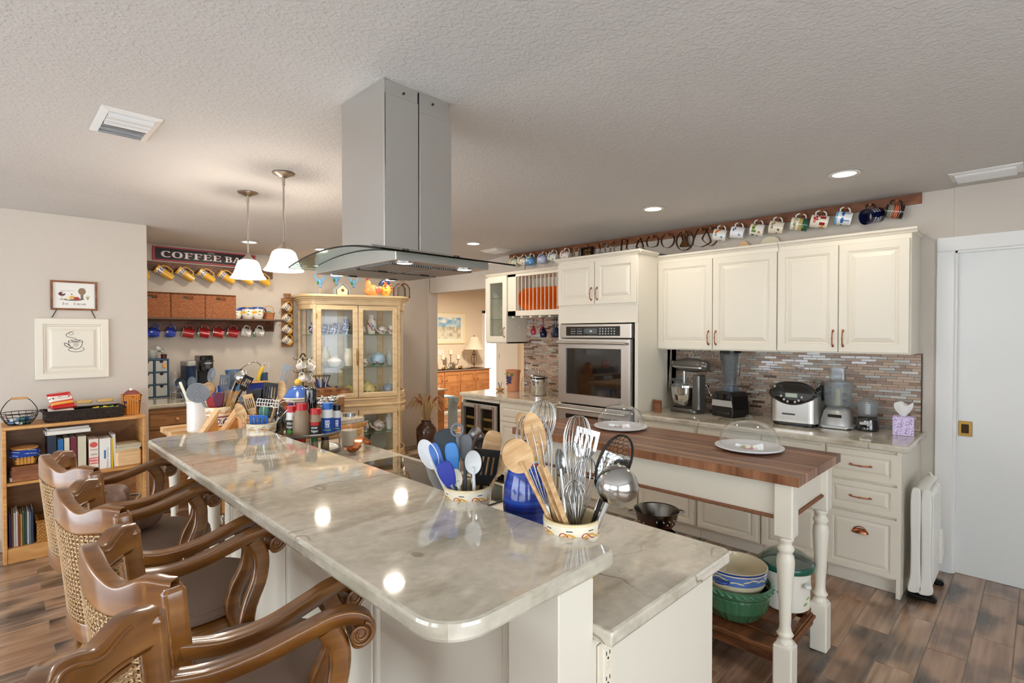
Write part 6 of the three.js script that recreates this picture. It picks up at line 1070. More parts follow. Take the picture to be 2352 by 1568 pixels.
// ---------- hallway ----------
{
  const c = thing('hall_cabinet', 'long oak cabinet against the far hallway wall', 'cabinet', [7.0, 0, -8.77]);
  part(c, 'body', [bb(-0.85, 0.82, 0.06, 0.85, -0.2, 0.2)], MAT.hallOak); part(c, 'top', [bb(-0.87, 0.84, 0.85, 0.875, -0.21, 0.225)], M(0x8f7a68, 0.4)); part(c, 'plinth', [bb(-0.84, 0.81, 0, 0.06, -0.2, 0.18)], MAT.white);
  for (let i = 0; i < 4; i++) front(c, 'door', 0.38, 0.72, [-0.64 + i * 0.415, 0.46, 0.2], 0, MAT.hallOak, ['knob', i % 2 ? -0.15 : 0.15, 0.22, MAT.hallOak], 0.9);
  single('table_runner', 'dark floral runner along the hall cabinet top', 'runner', [bb(6.25, 7.65, 0.876, 0.88, -8.8, -8.56, 0.001)], M(0x7a4a3a, 0.95, { box: 6, map: tex(128, (u, v) => lerp3([120, 60, 48], [60, 74, 52], clamp01((fbm(u, v, 8, 8, 3, 600) - 0.4) * 4))) }));
  const lp = thing('table_lamp', 'bronze scroll table lamp with a cream bell shade', 'lamp', [7.5, 0.881, -8.72]);
  part(lp, 'base', [cyl(0.07, 0.07, 0.015, 24, 0, 0.0075, 0)], MAT.bronze); part(lp, 'stem', [cyl(0.008, 0.008, 0.42, 10, 0, 0.21, 0), ...[-1, 1].map((k) => tube([[0, 0.05, 0], [k * 0.06, 0.12, 0], [k * 0.075, 0.22, 0], [k * 0.03, 0.3, 0], [0, 0.26, 0], [k * 0.02, 0.22, 0]], 0.006, 26, 6)), ...[-1, 1].map((k) => tube([[0, 0.35, 0], [k * 0.05, 0.33, 0], [k * 0.05, 0.28, 0], [k * 0.02, 0.29, 0]], 0.005, 20, 6))], M(0x4a3024, 0.4, { metalness: 0.6 }));
  part(lp, 'lamp_shade', [xf(lathe([[0.235, 0], [0.19, 0.06], [0.14, 0.15], [0.105, 0.24], [0.085, 0.27]], 8), [0, 0.4, 0])], M(0xf2e8d4, 0.9, { transmission: 0.35, thickness: 0, side: THREE.DoubleSide })); part(lp, 'finial', [sph(0.014, 0, 0.69, 0)], MAT.bronze);
  const ch = thing('candle_holder', 'iron scroll holder with three cream candles', 'candle holder', [6.86, 0.881, -8.72]);
  part(ch, 'scrollwork', [...[-1, 1].map((k) => tube([[0, 0.02, 0], [k * 0.08, 0.02, 0], [k * 0.12, 0.08, 0], [k * 0.18, 0.1, 0], [k * 0.2, 0.16, 0], [k * 0.2, 0.2, 0]], 0.006, 26, 6)), cyl(0.007, 0.007, 0.3, 10, 0, 0.15, 0), torus(0.05, 0.006, 0, 0.08, 0, [0, 0, 0], 24), ...[[-0.2, 0.2], [0, 0.3], [0.2, 0.2]].map(([x, y]) => cyl(0.03, 0.045, 0.01, 20, x, y, 0))], MAT.iron);
  for (const [x, y] of [[-0.2, 0.205], [0, 0.305], [0.2, 0.205]]) part(ch, 'candle', [cyl(0.038, 0.038, 0.09, 22, x, y + 0.045, 0), cyl(0.002, 0.002, 0.015, 6, x, y + 0.095, 0)], M(0xefe3c6, 0.6));
  single('glass_vase', 'small cut glass vase beside the hall lamp', 'vase', [vessel([[0.05, 0], [0.065, 0.06], [0.07, 0.12], [0.04, 0.2], [0.05, 0.26]], 0.004, 24)], MAT.glass, undefined, [7.22, 0.881, -8.7]);
  for (const [x, l] of [[6.6, 'left small brass ornament on the hall cabinet'], [7.03, 'right small brass ornament on the hall cabinet']]) single('ornament', l, 'ornament', [sph(0.035, 0, 0.03, 0, [1.3, 0.9, 0.8], 14), sph(0.02, 0.04, 0.055, 0, 1, 10)], MAT.brass, 'brass ornaments', [x, 0.881, -8.62]);
  const pc = thing('framed_picture', 'pale watercolour landscape in the hallway', 'picture', [7.05, 1.74, -9.0]);
  part(pc, 'frame', [ringPanel(0.84, 0.68, [[0, 0], [0, 0.02], [0.01, 0.026], [0.03, 0.016], [0.03, 0.01]], false)], M(0xe8d8b0, 0.4)); part(pc, 'mat_board', [ringPanel(0.79, 0.63, [[0, 0.008], [0.09, 0.008], [0.09, 0.006]], false)], M(0xf0e6d0, 0.8));
  part(pc, 'print', [xf(clean(new THREE.PlaneGeometry(0.62, 0.46)), [0, 0, 0.006])], M(0xffffff, 0.7, { map: tex(256, (u, v) => v > 0.55 ? lerp3([120, 170, 210], [235, 235, 230], clamp01((fbm(u, v, 4, 5, 4, 700) - 0.35) * 3)) : lerp3([170, 160, 130], [220, 214, 196], clamp01((fbm(u, v, 12, 6, 4, 710) - 0.3) * 2.4 + (0.55 - v)))) }));
  const sp = thing('light_switch', 'white light switch plate on the far hall wall', 'switch', [6.82, 1.22, -9.0]); part(sp, 'plate', [bx(0.16, 0.115, 0.008, 0, 0, 0.004)], MAT.whitePl); for (const x of [-0.04, 0.04]) part(sp, 'rocker', [bx(0.03, 0.065, 0.006, x, 0, 0.009)], MAT.whitePl);
  const bn = thing('blue_bench', 'pale blue painted bench side in the hallway', 'bench', [5.55, 0, -7.0]); const bl = M(0x8fa6b4, 0.6);
  part(bn, 'side', [xf(ext([[-0.1, 0], [-0.03, 0], [-0.02, 0.06], [0.02, 0.06], [0.03, 0], [0.1, 0], [0.09, 0.55], [-0.09, 0.55]], 0.02, 0.002), [0, 0, 0])], bl); part(bn, 'seat', [bx(0.3, 0.02, 0.6, -0.1, 0.56, -0.3)], bl); part(bn, 'back_side', [xf(ext([[-0.1, 0], [-0.03, 0], [-0.02, 0.06], [0.02, 0.06], [0.03, 0], [0.1, 0], [0.09, 0.55], [-0.09, 0.55]], 0.02, 0.002), [0, 0, -0.6])], bl); part(bn, 'apron', [xf(ext([[-0.1, 0], [0.0, -0.06], [0.02, 0], [0.02, 0.05], [-0.1, 0.05]], 0.02), [0.1, 0.5, 0.012])], bl);
  const ch2 = thing('side_table', 'oak side table end just inside the hall', 'table', [4.86, 0, -6.62]); part(ch2, 'side', [bb(-0.09, 0.09, 0, 0.75, 0.15, 0.17), bb(-0.09, 0.09, 0, 0.75, -0.2, -0.18)], MAT.hallOak); part(ch2, 'top', [bb(-0.11, 0.13, 0.75, 0.775, -0.22, 0.2)], M(0xb8a48c, 0.3)); part(ch2, 'shelf', [bb(-0.09, 0.09, 0.3, 0.32, -0.18, 0.15)], MAT.hallOak);
  single('crystal_bowl', 'tiny crystal dish on the hall side table', 'dish', [vessel([[0.02, 0], [0.03, 0.01], [0.045, 0.04], [0.05, 0.06]], 0.003, 18)], MAT.glass, undefined, [4.85, 0.776, -6.5]);
}
// ---------- mug rail over the cabinets ----------
{
  const t = thing('mug_rail', 'long wooden peg rail near the ceiling above the cabinets', 'mug rail', [XR, 0, 0]);
  part(t, 'board', [bb(-0.02, 0, 2.512, 2.584, -2.052, -0.61, 0.002)], MAT.railWood); part(t, 'board', [bb(-0.02, 0, 2.512, 2.584, -4.66, -2.055, 0.002)], MAT.railWood);
  const peg = merge([xf(lathe([[0.006, 0], [0.006, 0.05], [0.012, 0.055], [0.013, 0.064], [0.008, 0.07], [0, 0.071]], 14), [0, 0, 0], [0, 0, PI / 2])]);
  const pegAt = (z) => { const q = part(t, 'peg', [peg], MAT.railWood); q.position.set(-0.018, 2.54, z); };
  const pic = (bg, f) => glazed(bandTex(bg, f, 384, 192));
  const blobs = (c, W, H, cols, n, s) => { for (let i = 0; i < n; i++) { c.fillStyle = cols[i % cols.length]; c.beginPath(); c.ellipse((i * 67 + 20) % W, 40 + (i * 41) % (H - 80), s, s * 0.7, i, 0, 7); c.fill(); } };
  const word = (c, s, x, y, col, sz, rot = 0) => { c.save(); c.translate(x, y); c.rotate(rot); c.fillStyle = col; c.font = `bold ${sz}px sans-serif`; c.fillText(s, 0, 0); c.restore(); };
  const R = [
    [-2.01, 'white mug with orange animals, first right of the cookie cutters', pic('#ece8de', (c, W, H) => blobs(c, W, H, ['#d9762c', '#e8a23a', '#7aa0b8'], 14, 20))],
    [-1.86, 'white mug with small blue flowers on the rail', pic('#f0f0f0', (c, W, H) => blobs(c, W, H, ['#2f5aa8', '#6a8ac8'], 9, 16))],
    [-1.7, 'white mug with green and yellow city print', pic('#efece2', (c, W, H) => { blobs(c, W, H, ['#e0a22c', '#8aa83a', '#d9762c'], 12, 18); c.fillStyle = '#5a8a3a'; for (let i = 0; i < 8; i++) c.fillRect(i * 50, 30, 26, 40 + (i % 3) * 20); })],
    [-1.55, 'cream mug with tan bears and pink flowers', pic('#ece2cc', (c, W, H) => blobs(c, W, H, ['#a8865a', '#b87888', '#8a6a4a'], 12, 18))],
    [-1.38, 'large mug reading Florida with green base', pic('#eee6d0', (c, W, H) => { c.fillStyle = '#c8b070'; c.fillRect(0, 90, W, 50); c.fillStyle = '#1f5a44'; c.fillRect(0, 130, W, 62); blobs(c, W, H, ['#d8c88a', '#8a9a5a'], 12, 18); for (const x of [40, 170, 300]) word(c, 'Florida', x, 60, '#2a4a2a', 34); })],
    [-1.24, 'cream mug with red and yellow city print', pic('#efe6d4', (c, W, H) => { blobs(c, W, H, ['#b8281e', '#e0a82a', '#c84a28'], 20, 17); c.fillStyle = '#a02018'; for (let i = 0; i < 6; i++) c.fillRect(20 + i * 64, 100, 30, 60); })],
    [-1.08, 'white mug with blue palm trees and blue rim', pic('#eef0f0', (c, W, H) => { c.fillStyle = '#6ab0d8'; c.fillRect(0, 0, W, 26); for (let i = 0; i < 5; i++) { c.fillStyle = '#2a6ab0'; c.fillRect(40 + i * 78, 90, 8, 80); c.beginPath(); c.ellipse(44 + i * 78, 84, 32, 20, 0, 0, 7); c.fill(); } })],
    [-0.93, 'navy square mug with white print', pic('#141c44', (c, W, H) => { for (const x of [20, 148, 276]) { word(c, 'PIKES', x, 70, '#e8e8f0', 34); word(c, 'PEAK', x, 110, '#e8e8f0', 34); c.fillStyle = '#e8e8f0'; c.fillRect(x, 125, 90, 10); } })],
    [-0.77, 'black and orange striped mug nearest the rail end', pic('#1a1614', (c, W, H) => { c.fillStyle = '#7a786a'; c.fillRect(0, 20, W, 60); c.fillStyle = '#b8481e'; c.fillRect(0, 90, W, 44); c.strokeStyle = '#d8a08a'; c.lineWidth = 5; for (let i = 0; i < 5; i++) { c.beginPath(); c.moveTo(0, 60 + i * 22); c.quadraticCurveTo(W / 2, 20 + i * 22, W, 70 + i * 22); c.stroke(); } })],
  ];
  R.forEach(([z, l, m], i) => { pegAt(z + 0.03); const G = i === 7 ? mugGeoms(0.054, 0.056, 0.12) : mugGeoms(0.048, 0.05 - (i % 3) * 0.001, 0.104 + (i === 4 || i === 5 ? 0.014 : 0)); hangMug('mug', l, 'mugs on the right peg rail', [XR - 0.07, 2.545, z + 0.03], -PI / 2 + (i === 7 ? 1.0 : 0.25), i === 7 ? 1.75 : 1.35, G, m, [7, 8].includes(i) ? MAT.black : MAT.porcelain); });
  const L = [[-4.52, 'green and white mug at the far left rail end', '#d8d8c0', ['#3a8a5a', '#c87a3a']], [-4.38, 'white mug with green stripes, second from left end', '#e8e0d0', ['#4a7a3a', '#b87848']], [-4.25, 'sky blue cup with colourful print on the rail', '#5a9ad0', ['#e8d040', '#d04a8a', '#eee']], [-4.06, 'round lilac-blue cup hanging on the rail', '#b8c4e0', ['#4a4a5a', '#e8e8f0']], [-3.91, 'white mug with blue and green print, left group', '#e9e6da', ['#3a6aa0', '#5a8a5a']], [-3.73, 'white mug with red rooster, nearest the cookie cutters', '#ece8e0', ['#b82a20', '#d8a860']]];
  L.forEach(([z, l, bg, cols], i) => { pegAt(z + 0.03); hangMug('mug', l, 'mugs on the left peg rail', [XR - 0.07, 2.545, z + 0.03], -PI / 2 + 0.3, 1.25, i === 2 || i === 3 ? mugGeoms(0.034, 0.058, 0.09, 0.01) : mugGeoms(0.045, 0.047, 0.1), pic(bg, (c, W, H) => blobs(c, W, H, cols, 14, 17)), MAT.porcelain); });
  // cookie cutters: bent metal strips
  const strip = (pts, w = 0.03, n = 60) => { const c = new THREE.CatmullRomCurve3(pts.map(([x, y]) => V3(x, y, 0)), true, 'catmullrom', 0.3).getPoints(n); const P = []; c.forEach((p) => P.push([p.x, p.y])); const inn = P.map(([x, y]) => [x * 0.965, y * 0.965]); return ext(P.slice(0, -1), w, 0, [inn.slice(0, -1)]); };
  const cop = M(0x5a3c22, 0.35, { metalness: 0.8 });
  const S = [
    [-3.58, 'small tan tag hanging left of the black lantern cutter', [[-0.03, -0.05], [0.03, -0.05], [0.035, 0.03], [0, 0.05], [-0.035, 0.03]]],
    [-3.24, 'silver star-like cookie cutter on the rail', [[-0.05, -0.07], [0, -0.03], [0.05, -0.07], [0.03, 0], [0.06, 0.05], [0, 0.045], [-0.05, 0.06], [-0.03, 0]]],
    [-3.12, 'silver angel cookie cutter on the rail', [[-0.045, -0.08], [0.045, -0.08], [0.02, 0], [0.06, 0.02], [0.02, 0.03], [0.015, 0.07], [-0.015, 0.07], [-0.02, 0.03], [-0.06, 0.02], [-0.02, 0]]],
    [-2.97, 'bronze boot cookie cutter on the rail', [[-0.04, -0.07], [0.06, -0.07], [0.06, -0.04], [0.02, -0.02], [0.03, 0.07], [-0.03, 0.07]]],
    [-2.8, 'bronze tree cookie cutter on the rail', [[-0.06, -0.06], [0.06, -0.06], [0.02, -0.02], [0.04, -0.02], [0, 0.07], [-0.04, -0.02], [-0.02, -0.02]]],
    [-2.66, 'bronze apple cookie cutter on the rail', [[0, -0.06], [0.05, -0.05], [0.065, 0.01], [0.03, 0.05], [0, 0.03], [-0.03, 0.05], [-0.065, 0.01], [-0.05, -0.05]]],
    [-2.5, 'round bronze cookie cutter between apple and pumpkin', circ(0.068, 14)],
    [-2.33, 'oval pumpkin-face bronze cookie cutter', circ(0.085, 14, 0, 0, 0.09)],
    [-2.17, 'bronze basket-shaped cookie cutter', [[-0.085, -0.05], [0, -0.085], [0.085, -0.05], [0.06, 0.03], [0.03, 0.08], [-0.03, 0.08], [-0.06, 0.03]]],
    [-2.085, 'bronze diamond house cookie cutter beside the mugs', [[-0.08, -0.01], [0.0, -0.08], [0.05, -0.05], [0.07, 0.02], [0.02, 0.085], [-0.02, 0.085]]]];
  S.forEach(([z, l, p], i) => { pegAt(z); const q = thing('cookie_cutter', l, 'cookie cutter', [XR - 0.06, 2.545 - Math.max(...p.map((a) => a[1])) + 0.006, z], RW, 'cookie cutters on the rail'); part(q, 'outline', [strip(p)], i === 1 || i === 2 ? MAT.wire : i ? cop : M(0xc9b088, 0.6)); if (i === 7) part(q, 'face', [xf(strip([[-0.03, 0.06], [-0.02, 0.0], [-0.045, -0.05], [-0.03, -0.05], [0, 0.05], [0.03, -0.05], [0.045, -0.05], [0.02, 0], [0.03, 0.06]]), [0, 0, 0])], cop); });
  const bl = thing('metal_lantern', 'black filigree square ornament hanging on the rail', 'ornament', [XR - 0.06, 2.45, -3.44], RW); part(bl, 'frame', [bx(0.14, 0.01, 0.05, 0, 0.075, 0), bx(0.14, 0.01, 0.05, 0, -0.06, 0), bx(0.01, 0.14, 0.05, -0.065, 0.007, 0), bx(0.01, 0.14, 0.05, 0.065, 0.007, 0)], MAT.iron); part(bl, 'filigree', [...Array.from({ length: 9 }, (_, i) => torus(0.02, 0.004, -0.04 + (i % 3) * 0.04, -0.035 + Math.floor(i / 3) * 0.04, 0.02, [0, 0, 0], 14, PI * 2, 5))], MAT.iron); part(bl, 'amber_glow', [bx(0.11, 0.11, 0.01, 0, 0.005, -0.01)], M(0x9a7020, 0.4)); pegAt(-3.44);
  // wooden figures leaning behind the crown
  [[-1.84, 'tan wooden bird cutout leaning on the wall', [[-0.1, -0.06], [-0.02, 0.02], [0.0, 0.05], [0.04, 0.06], [0.08, 0.0], [0.05, -0.06]]], [-1.6, 'cream ceramic bear mould leaning on the wall', [[-0.06, -0.06], [0.06, -0.06], [0.08, 0.0], [0.05, 0.06], [-0.05, 0.06], [-0.08, 0.0]]]].forEach(([z, l, p], i) => single('wall_cutout', l, 'cutout', [ext(smooth(p, 40), 0.02, 0.004)], i ? MAT.creamGlaze : MAT.pale, undefined, [XR - 0.02, 2.34, z], [0, RW, 0]));
  single('cable', 'dark cable looping over the oven tower top', 'cable', [tube([[4.12, 2.335, -3.0], [4.2, 2.36, -2.8], [4.3, 2.36, -2.65], [4.4, 2.34, -2.5], [4.5, 2.31, -2.3]], 0.006, 40, 6)], M(0x1c2a44, 0.5));
}
// ---------- appliances on the right counter ----------
{
  const Y = CY + 0.001;
  const grey = M(0x5c5a56, 0.3, { metalness: 0.5, clearcoat: 0.5 }), clearP = M(0xe8ecee, 0.06, { transmission: 0.9, thickness: 0, ior: 1.4 }), smoke = M(0xdde3e6, 0.05, { transmission: 0.93, thickness: 0, ior: 1.4 });
  const m = thing('stand_mixer', 'grey stand mixer with steel bowl beside the oven tower', 'mixer', [4.32, Y, -2.17], 1.25);
  part(m, 'base', [xf(ext(smooth([[-0.13, 0], [-0.12, 0.07], [0.0, 0.09], [0.13, 0.1], [0.17, 0], [0.13, -0.1], [0, -0.09], [-0.12, -0.07]], 50), 0.035, 0.012), [0, 0.018, 0], [PI / 2, 0, 0])], grey);
  part(m, 'column', [xf(ext(rrect(0.08, 0.1, 0.025, 4), 0.3, 0.01), [-0.11, 0.18, 0], [PI / 2, 0, 0])], grey);
  part(m, 'head', [surf((u, v) => { const a = u * 2 * PI, x = -0.19 + 0.36 * v, k = Math.pow(Math.sin(PI * (0.06 + 0.88 * v)), 0.4), r = 0.066 * k * (1 - 0.16 * v); return [x, 0.405 + r * 1.0 * Math.cos(a), r * 0.95 * Math.sin(a)]; }, 36, 24), sph(0.05, -0.165, 0.405, 0), sph(0.035, 0.155, 0.405, 0)], grey);
  part(m, 'trim_band', [surf((u, v) => { const a = u * 2 * PI; return [-0.195 + 0.012 + 0.345 * (0.5 + 0.5 * Math.cos(a)), 0.385 + 0.012 * v, 0.069 * Math.pow(Math.abs(Math.sin(a)), 0.3) * Math.sign(Math.sin(a))]; }, 60, 1)], M(0xb9b9b6, 0.32, { metalness: 1, side: THREE.DoubleSide }));
  part(m, 'hub_cap', [cyl(0.024, 0.024, 0.02, 24, 0.18, 0.415, 0, [0, 0, PI / 2]), sph(0.01, 0.14, 0.415, 0.06)], MAT.chrome);
  part(m, 'bowl', [xf(vessel([[0.05, 0], [0.075, 0.01], [0.1, 0.06], [0.108, 0.12], [0.11, 0.165], [0.113, 0.168]], 0.003, 40), [0.06, 0.045, 0])], MAT.chrome);
  part(m, 'bowl_handle', [xf(tube([[0, 0.14, 0.108], [0, 0.14, 0.145], [0, 0.07, 0.145], [0, 0.06, 0.1]], 0.006, 24, 8), [0.06, 0.045, 0])], MAT.chrome);
  part(m, 'pouring_shield', [xf(lathe([[0.11, 0], [0.09, 0.03], [0.06, 0.036]], 32, 0.3, 5), [0.06, 0.215, 0]), bx(0.1, 0.003, 0.1, 0.15, 0.255, 0.01, 0.001, [0, 0, 0.5])], clearP);
  part(m, 'beater_shaft', [cyl(0.012, 0.012, 0.14, 14, 0.06, 0.31, 0)], MAT.chrome);
  part(m, 'lift_lever', [tube([[-0.11, 0.25, 0.05], [-0.13, 0.23, 0.07], [-0.16, 0.17, 0.075]], 0.006, 12, 8), sph(0.013, -0.165, 0.16, 0.075, [1.8, 1, 1])], MAT.chrome);
  const b = thing('blender', 'tall clear jar blender with black base', 'blender', [4.36, Y, -1.83], RW - 0.25);
  part(b, 'base', [xf(ext([[-0.1, 0], [0.1, 0], [0.105, 0.06], [0.09, 0.17], [0.07, 0.2], [-0.07, 0.2], [-0.09, 0.17], [-0.105, 0.06]], 0.21, 0.01), [0, 0, 0])], MAT.black);
  part(b, 'face_plate', [xf(ext([[-0.098, 0], [0.098, 0], [0.09, 0.05], [-0.09, 0.05]], 0.006, 0.001), [0, 0.085, 0.106])], MAT.silverPl); part(b, 'dial', [cyl(0.022, 0.024, 0.016, 24, 0, 0.165, 0.11, [PI / 2, 0, 0])], MAT.gun); for (const x of [-0.06, 0.06]) part(b, 'switch', [bx(0.02, 0.03, 0.01, x, 0.165, 0.107)], MAT.darkPl); part(b, 'vent_slot', [bx(0.13, 0.016, 0.006, 0, 0.035, 0.106)], MAT.blackGloss);
  part(b, 'jar', [xf(lathe([[0.055, 0], [0.06, 0.02], [0.07, 0.12], [0.085, 0.28], [0.082, 0.28], [0.066, 0.12], [0.05, 0.02]], 4), [0, 0.245, 0], [0, PI / 4, 0])], smoke); part(b, 'jar_collar', [xf(ext(rrect(0.1, 0.1, 0.02, 3), 0.05, 0.006), [0, 0.225, 0], [PI / 2, 0, 0])], M(0x8a9aa8, 0.1, { transmission: 0.6, thickness: 0 })); part(b, 'lid', [xf(ext(rrect(0.135, 0.135, 0.03, 4), 0.035, 0.006), [0, 0.535, 0], [PI / 2, 0, 0]), xf(ext(rrect(0.1, 0.1, 0.03, 4), 0.025, 0.006), [0, 0.515, 0], [PI / 2, 0, 0])], MAT.black); part(b, 'jar_handle', [tube([[0, 0.5, -0.06], [0, 0.5, -0.11], [0, 0.33, -0.1], [0, 0.3, -0.05]], 0.011, 20, 8)], MAT.black);
  const r = thing('bread_machine', 'stainless bread machine with black domed lid', 'bread machine', [4.33, Y, -1.31], RW);
  part(r, 'body', [xf(ext(rrect(0.32, 0.27, 0.06, 8), 0.24, 0.008), [0, 0.14, 0], [PI / 2, 0, 0])], MAT.brushed); part(r, 'foot', [xf(ext(rrect(0.29, 0.24, 0.05, 6), 0.03, 0.004), [0, 0.015, 0], [PI / 2, 0, 0])], MAT.black);
  part(r, 'lid', [xf(ext(smooth([[-0.165, 0.235], [-0.1, 0.31], [0, 0.325], [0.1, 0.31], [0.165, 0.235], [0.1, 0.17], [0, 0.145], [-0.1, 0.17]], 50), 0.28, 0.02), [0, 0, 0])], MAT.blackGloss); const dsp = part(r, 'display', [bx(0.08, 0.03, 0.004, 0, 0.225, 0.141)], M(0xaab6a4, 0.2)); for (const [x, y] of [[-0.07, 0.215], [0.07, 0.215], [-0.05, 0.19], [0.05, 0.19], [-0.025, 0.178], [0.025, 0.178]]) part(r, 'button', [sph(0.009, x, y, 0.141, [1, 1, 0.5], 10)], MAT.silverPl); part(r, 'nameplate', [bx(0.09, 0.012, 0.002, -0.02, 0.085, 0.1355)], M(0x3a3a3a, 0.4));
  const f = thing('food_processor', 'silver food processor with clear work bowl', 'food processor', [4.37, Y, -1.055], RW);
  part(f, 'base', [xf(ext(rrect(0.22, 0.2, 0.05, 6), 0.02, 0.004), [0, 0.012, 0], [PI / 2, 0, 0]), xf(lathe([[0.125, 0], [0.12, 0.04], [0.1, 0.1], [0.075, 0.13], [0, 0.135]], 4), [0, 0.02, 0], [0, PI / 4, 0])], MAT.silverPl); part(f, 'control_panel', [bx(0.09, 0.03, 0.02, 0, 0.09, 0.07, 0.004, [-0.6, 0, 0])], MAT.gun); part(f, 'foot', [bx(0.21, 0.014, 0.19, 0, 0.006, 0, 0.004)], MAT.black);
  part(f, 'work_bowl', [xf(vessel([[0.075, 0], [0.085, 0.02], [0.09, 0.15], [0.092, 0.165]], 0.003, 32), [0, 0.155, 0])], clearP); part(f, 'bowl_lid', [xf(lathe([[0.095, 0], [0.095, 0.012], [0.05, 0.02], [0, 0.02]], 32), [0, 0.32, 0])], clearP); part(f, 'feed_tube', [xf(ext(rrect(0.1, 0.07, 0.02, 4), 0.09, 0.002, [rrect(0.094, 0.064, 0.018, 4)]), [0, 0.385, 0], [PI / 2, 0, 0])], clearP); part(f, 'blade_post', [cyl(0.025, 0.02, 0.12, 18, 0, 0.22, 0)], M(0xd8cca8, 0.5)); part(f, 'bowl_handle', [bx(0.03, 0.12, 0.03, -0.1, 0.24, 0.02, 0.01)], MAT.black);
  const n = thing('mini_chopper', 'small black mini chopper beside the tissue box', 'chopper', [4.37, Y, -0.87], RW);
  part(n, 'base', [lathe([[0.068, 0], [0.072, 0.02], [0.066, 0.08], [0.06, 0.1], [0, 0.1]], 28)], MAT.blackGloss); part(n, 'button_panel', [bx(0.07, 0.02, 0.01, 0, 0.055, 0.066, 0.004)], MAT.silverPl); part(n, 'ring', [...Array.from({ length: 18 }, (_, i) => bx(0.006, 0.016, 0.006, 0.058 * Math.cos(i * 0.349), 0.108, 0.058 * Math.sin(i * 0.349)))], smoke); part(n, 'bowl', [xf(vessel([[0.055, 0], [0.06, 0.05], [0.062, 0.075]], 0.003, 28), [0, 0.11, 0]), xf(lathe([[0.064, 0], [0.062, 0.02], [0.03, 0.035], [0.028, 0.05], [0, 0.052]], 28), [0, 0.185, 0])], clearP); part(n, 'blade_post', [cyl(0.018, 0.016, 0.07, 14, 0, 0.15, 0)], MAT.whitePl);
  const ts = thing('tissue_box', 'purple patterned cube tissue box at the counter end', 'tissue box', [4.36, Y, -0.665], RW + 0.12);
  const tsT = canvasTex(256, 256, (c, W, H) => { c.fillStyle = '#d8ccec'; c.fillRect(0, 0, W, H); c.strokeStyle = '#7a4aa0'; c.lineWidth = 4; for (let i = 0; i < 90; i++) { const x = (i * 83) % W, y = (i * 59) % H, a = i * 1.3; c.beginPath(); c.moveTo(x, y); c.quadraticCurveTo(x + 20 * Math.cos(a + 0.5), y + 20 * Math.sin(a + 0.5), x + 34 * Math.cos(a), y + 34 * Math.sin(a)); c.stroke(); } }, true);
  part(ts, 'carton', [bx(0.115, 0.125, 0.115, 0, 0.0625, 0, 0.002)], M(0xffffff, 0.6, { map: tsT, box: 8 }));
  part(ts, 'tissue', [surf((u, v) => { const a = u * 2 * PI, r = 0.012 + 0.038 * Math.sin(v * 1.9); return [r * Math.cos(a) * (1 + 0.12 * Math.sin(a * 5) * v), 0.123 + 0.085 * v + 0.012 * Math.sin(a * 3 + 1) * v, r * 0.55 * Math.sin(a) * (1 + 0.18 * Math.cos(a * 6) * v)]; }, 60, 10)], M(0xf2f2f0, 0.9, { side: THREE.DoubleSide, transmission: 0.2, thickness: 0 }));
  single('power_cord', 'dark appliance cord lying behind the blender', 'cord', [tube([[4.45, Y + 0.006, -2.05], [4.48, Y + 0.006, -1.98], [4.46, Y + 0.03, -1.93], [4.5, Y + 0.006, -1.9]], 0.005, 30, 6)], MAT.black);
  single('wooden_napkin_holder', 'small brown slatted stand beside the mixer bowl', 'stand', [bx(0.02, 0.1, 0.08, 0, 0.05, 0), bx(0.02, 0.08, 0.06, -0.03, 0.04, 0.02)], MAT.railWood, undefined, [4.15, Y, -2.38]);
}
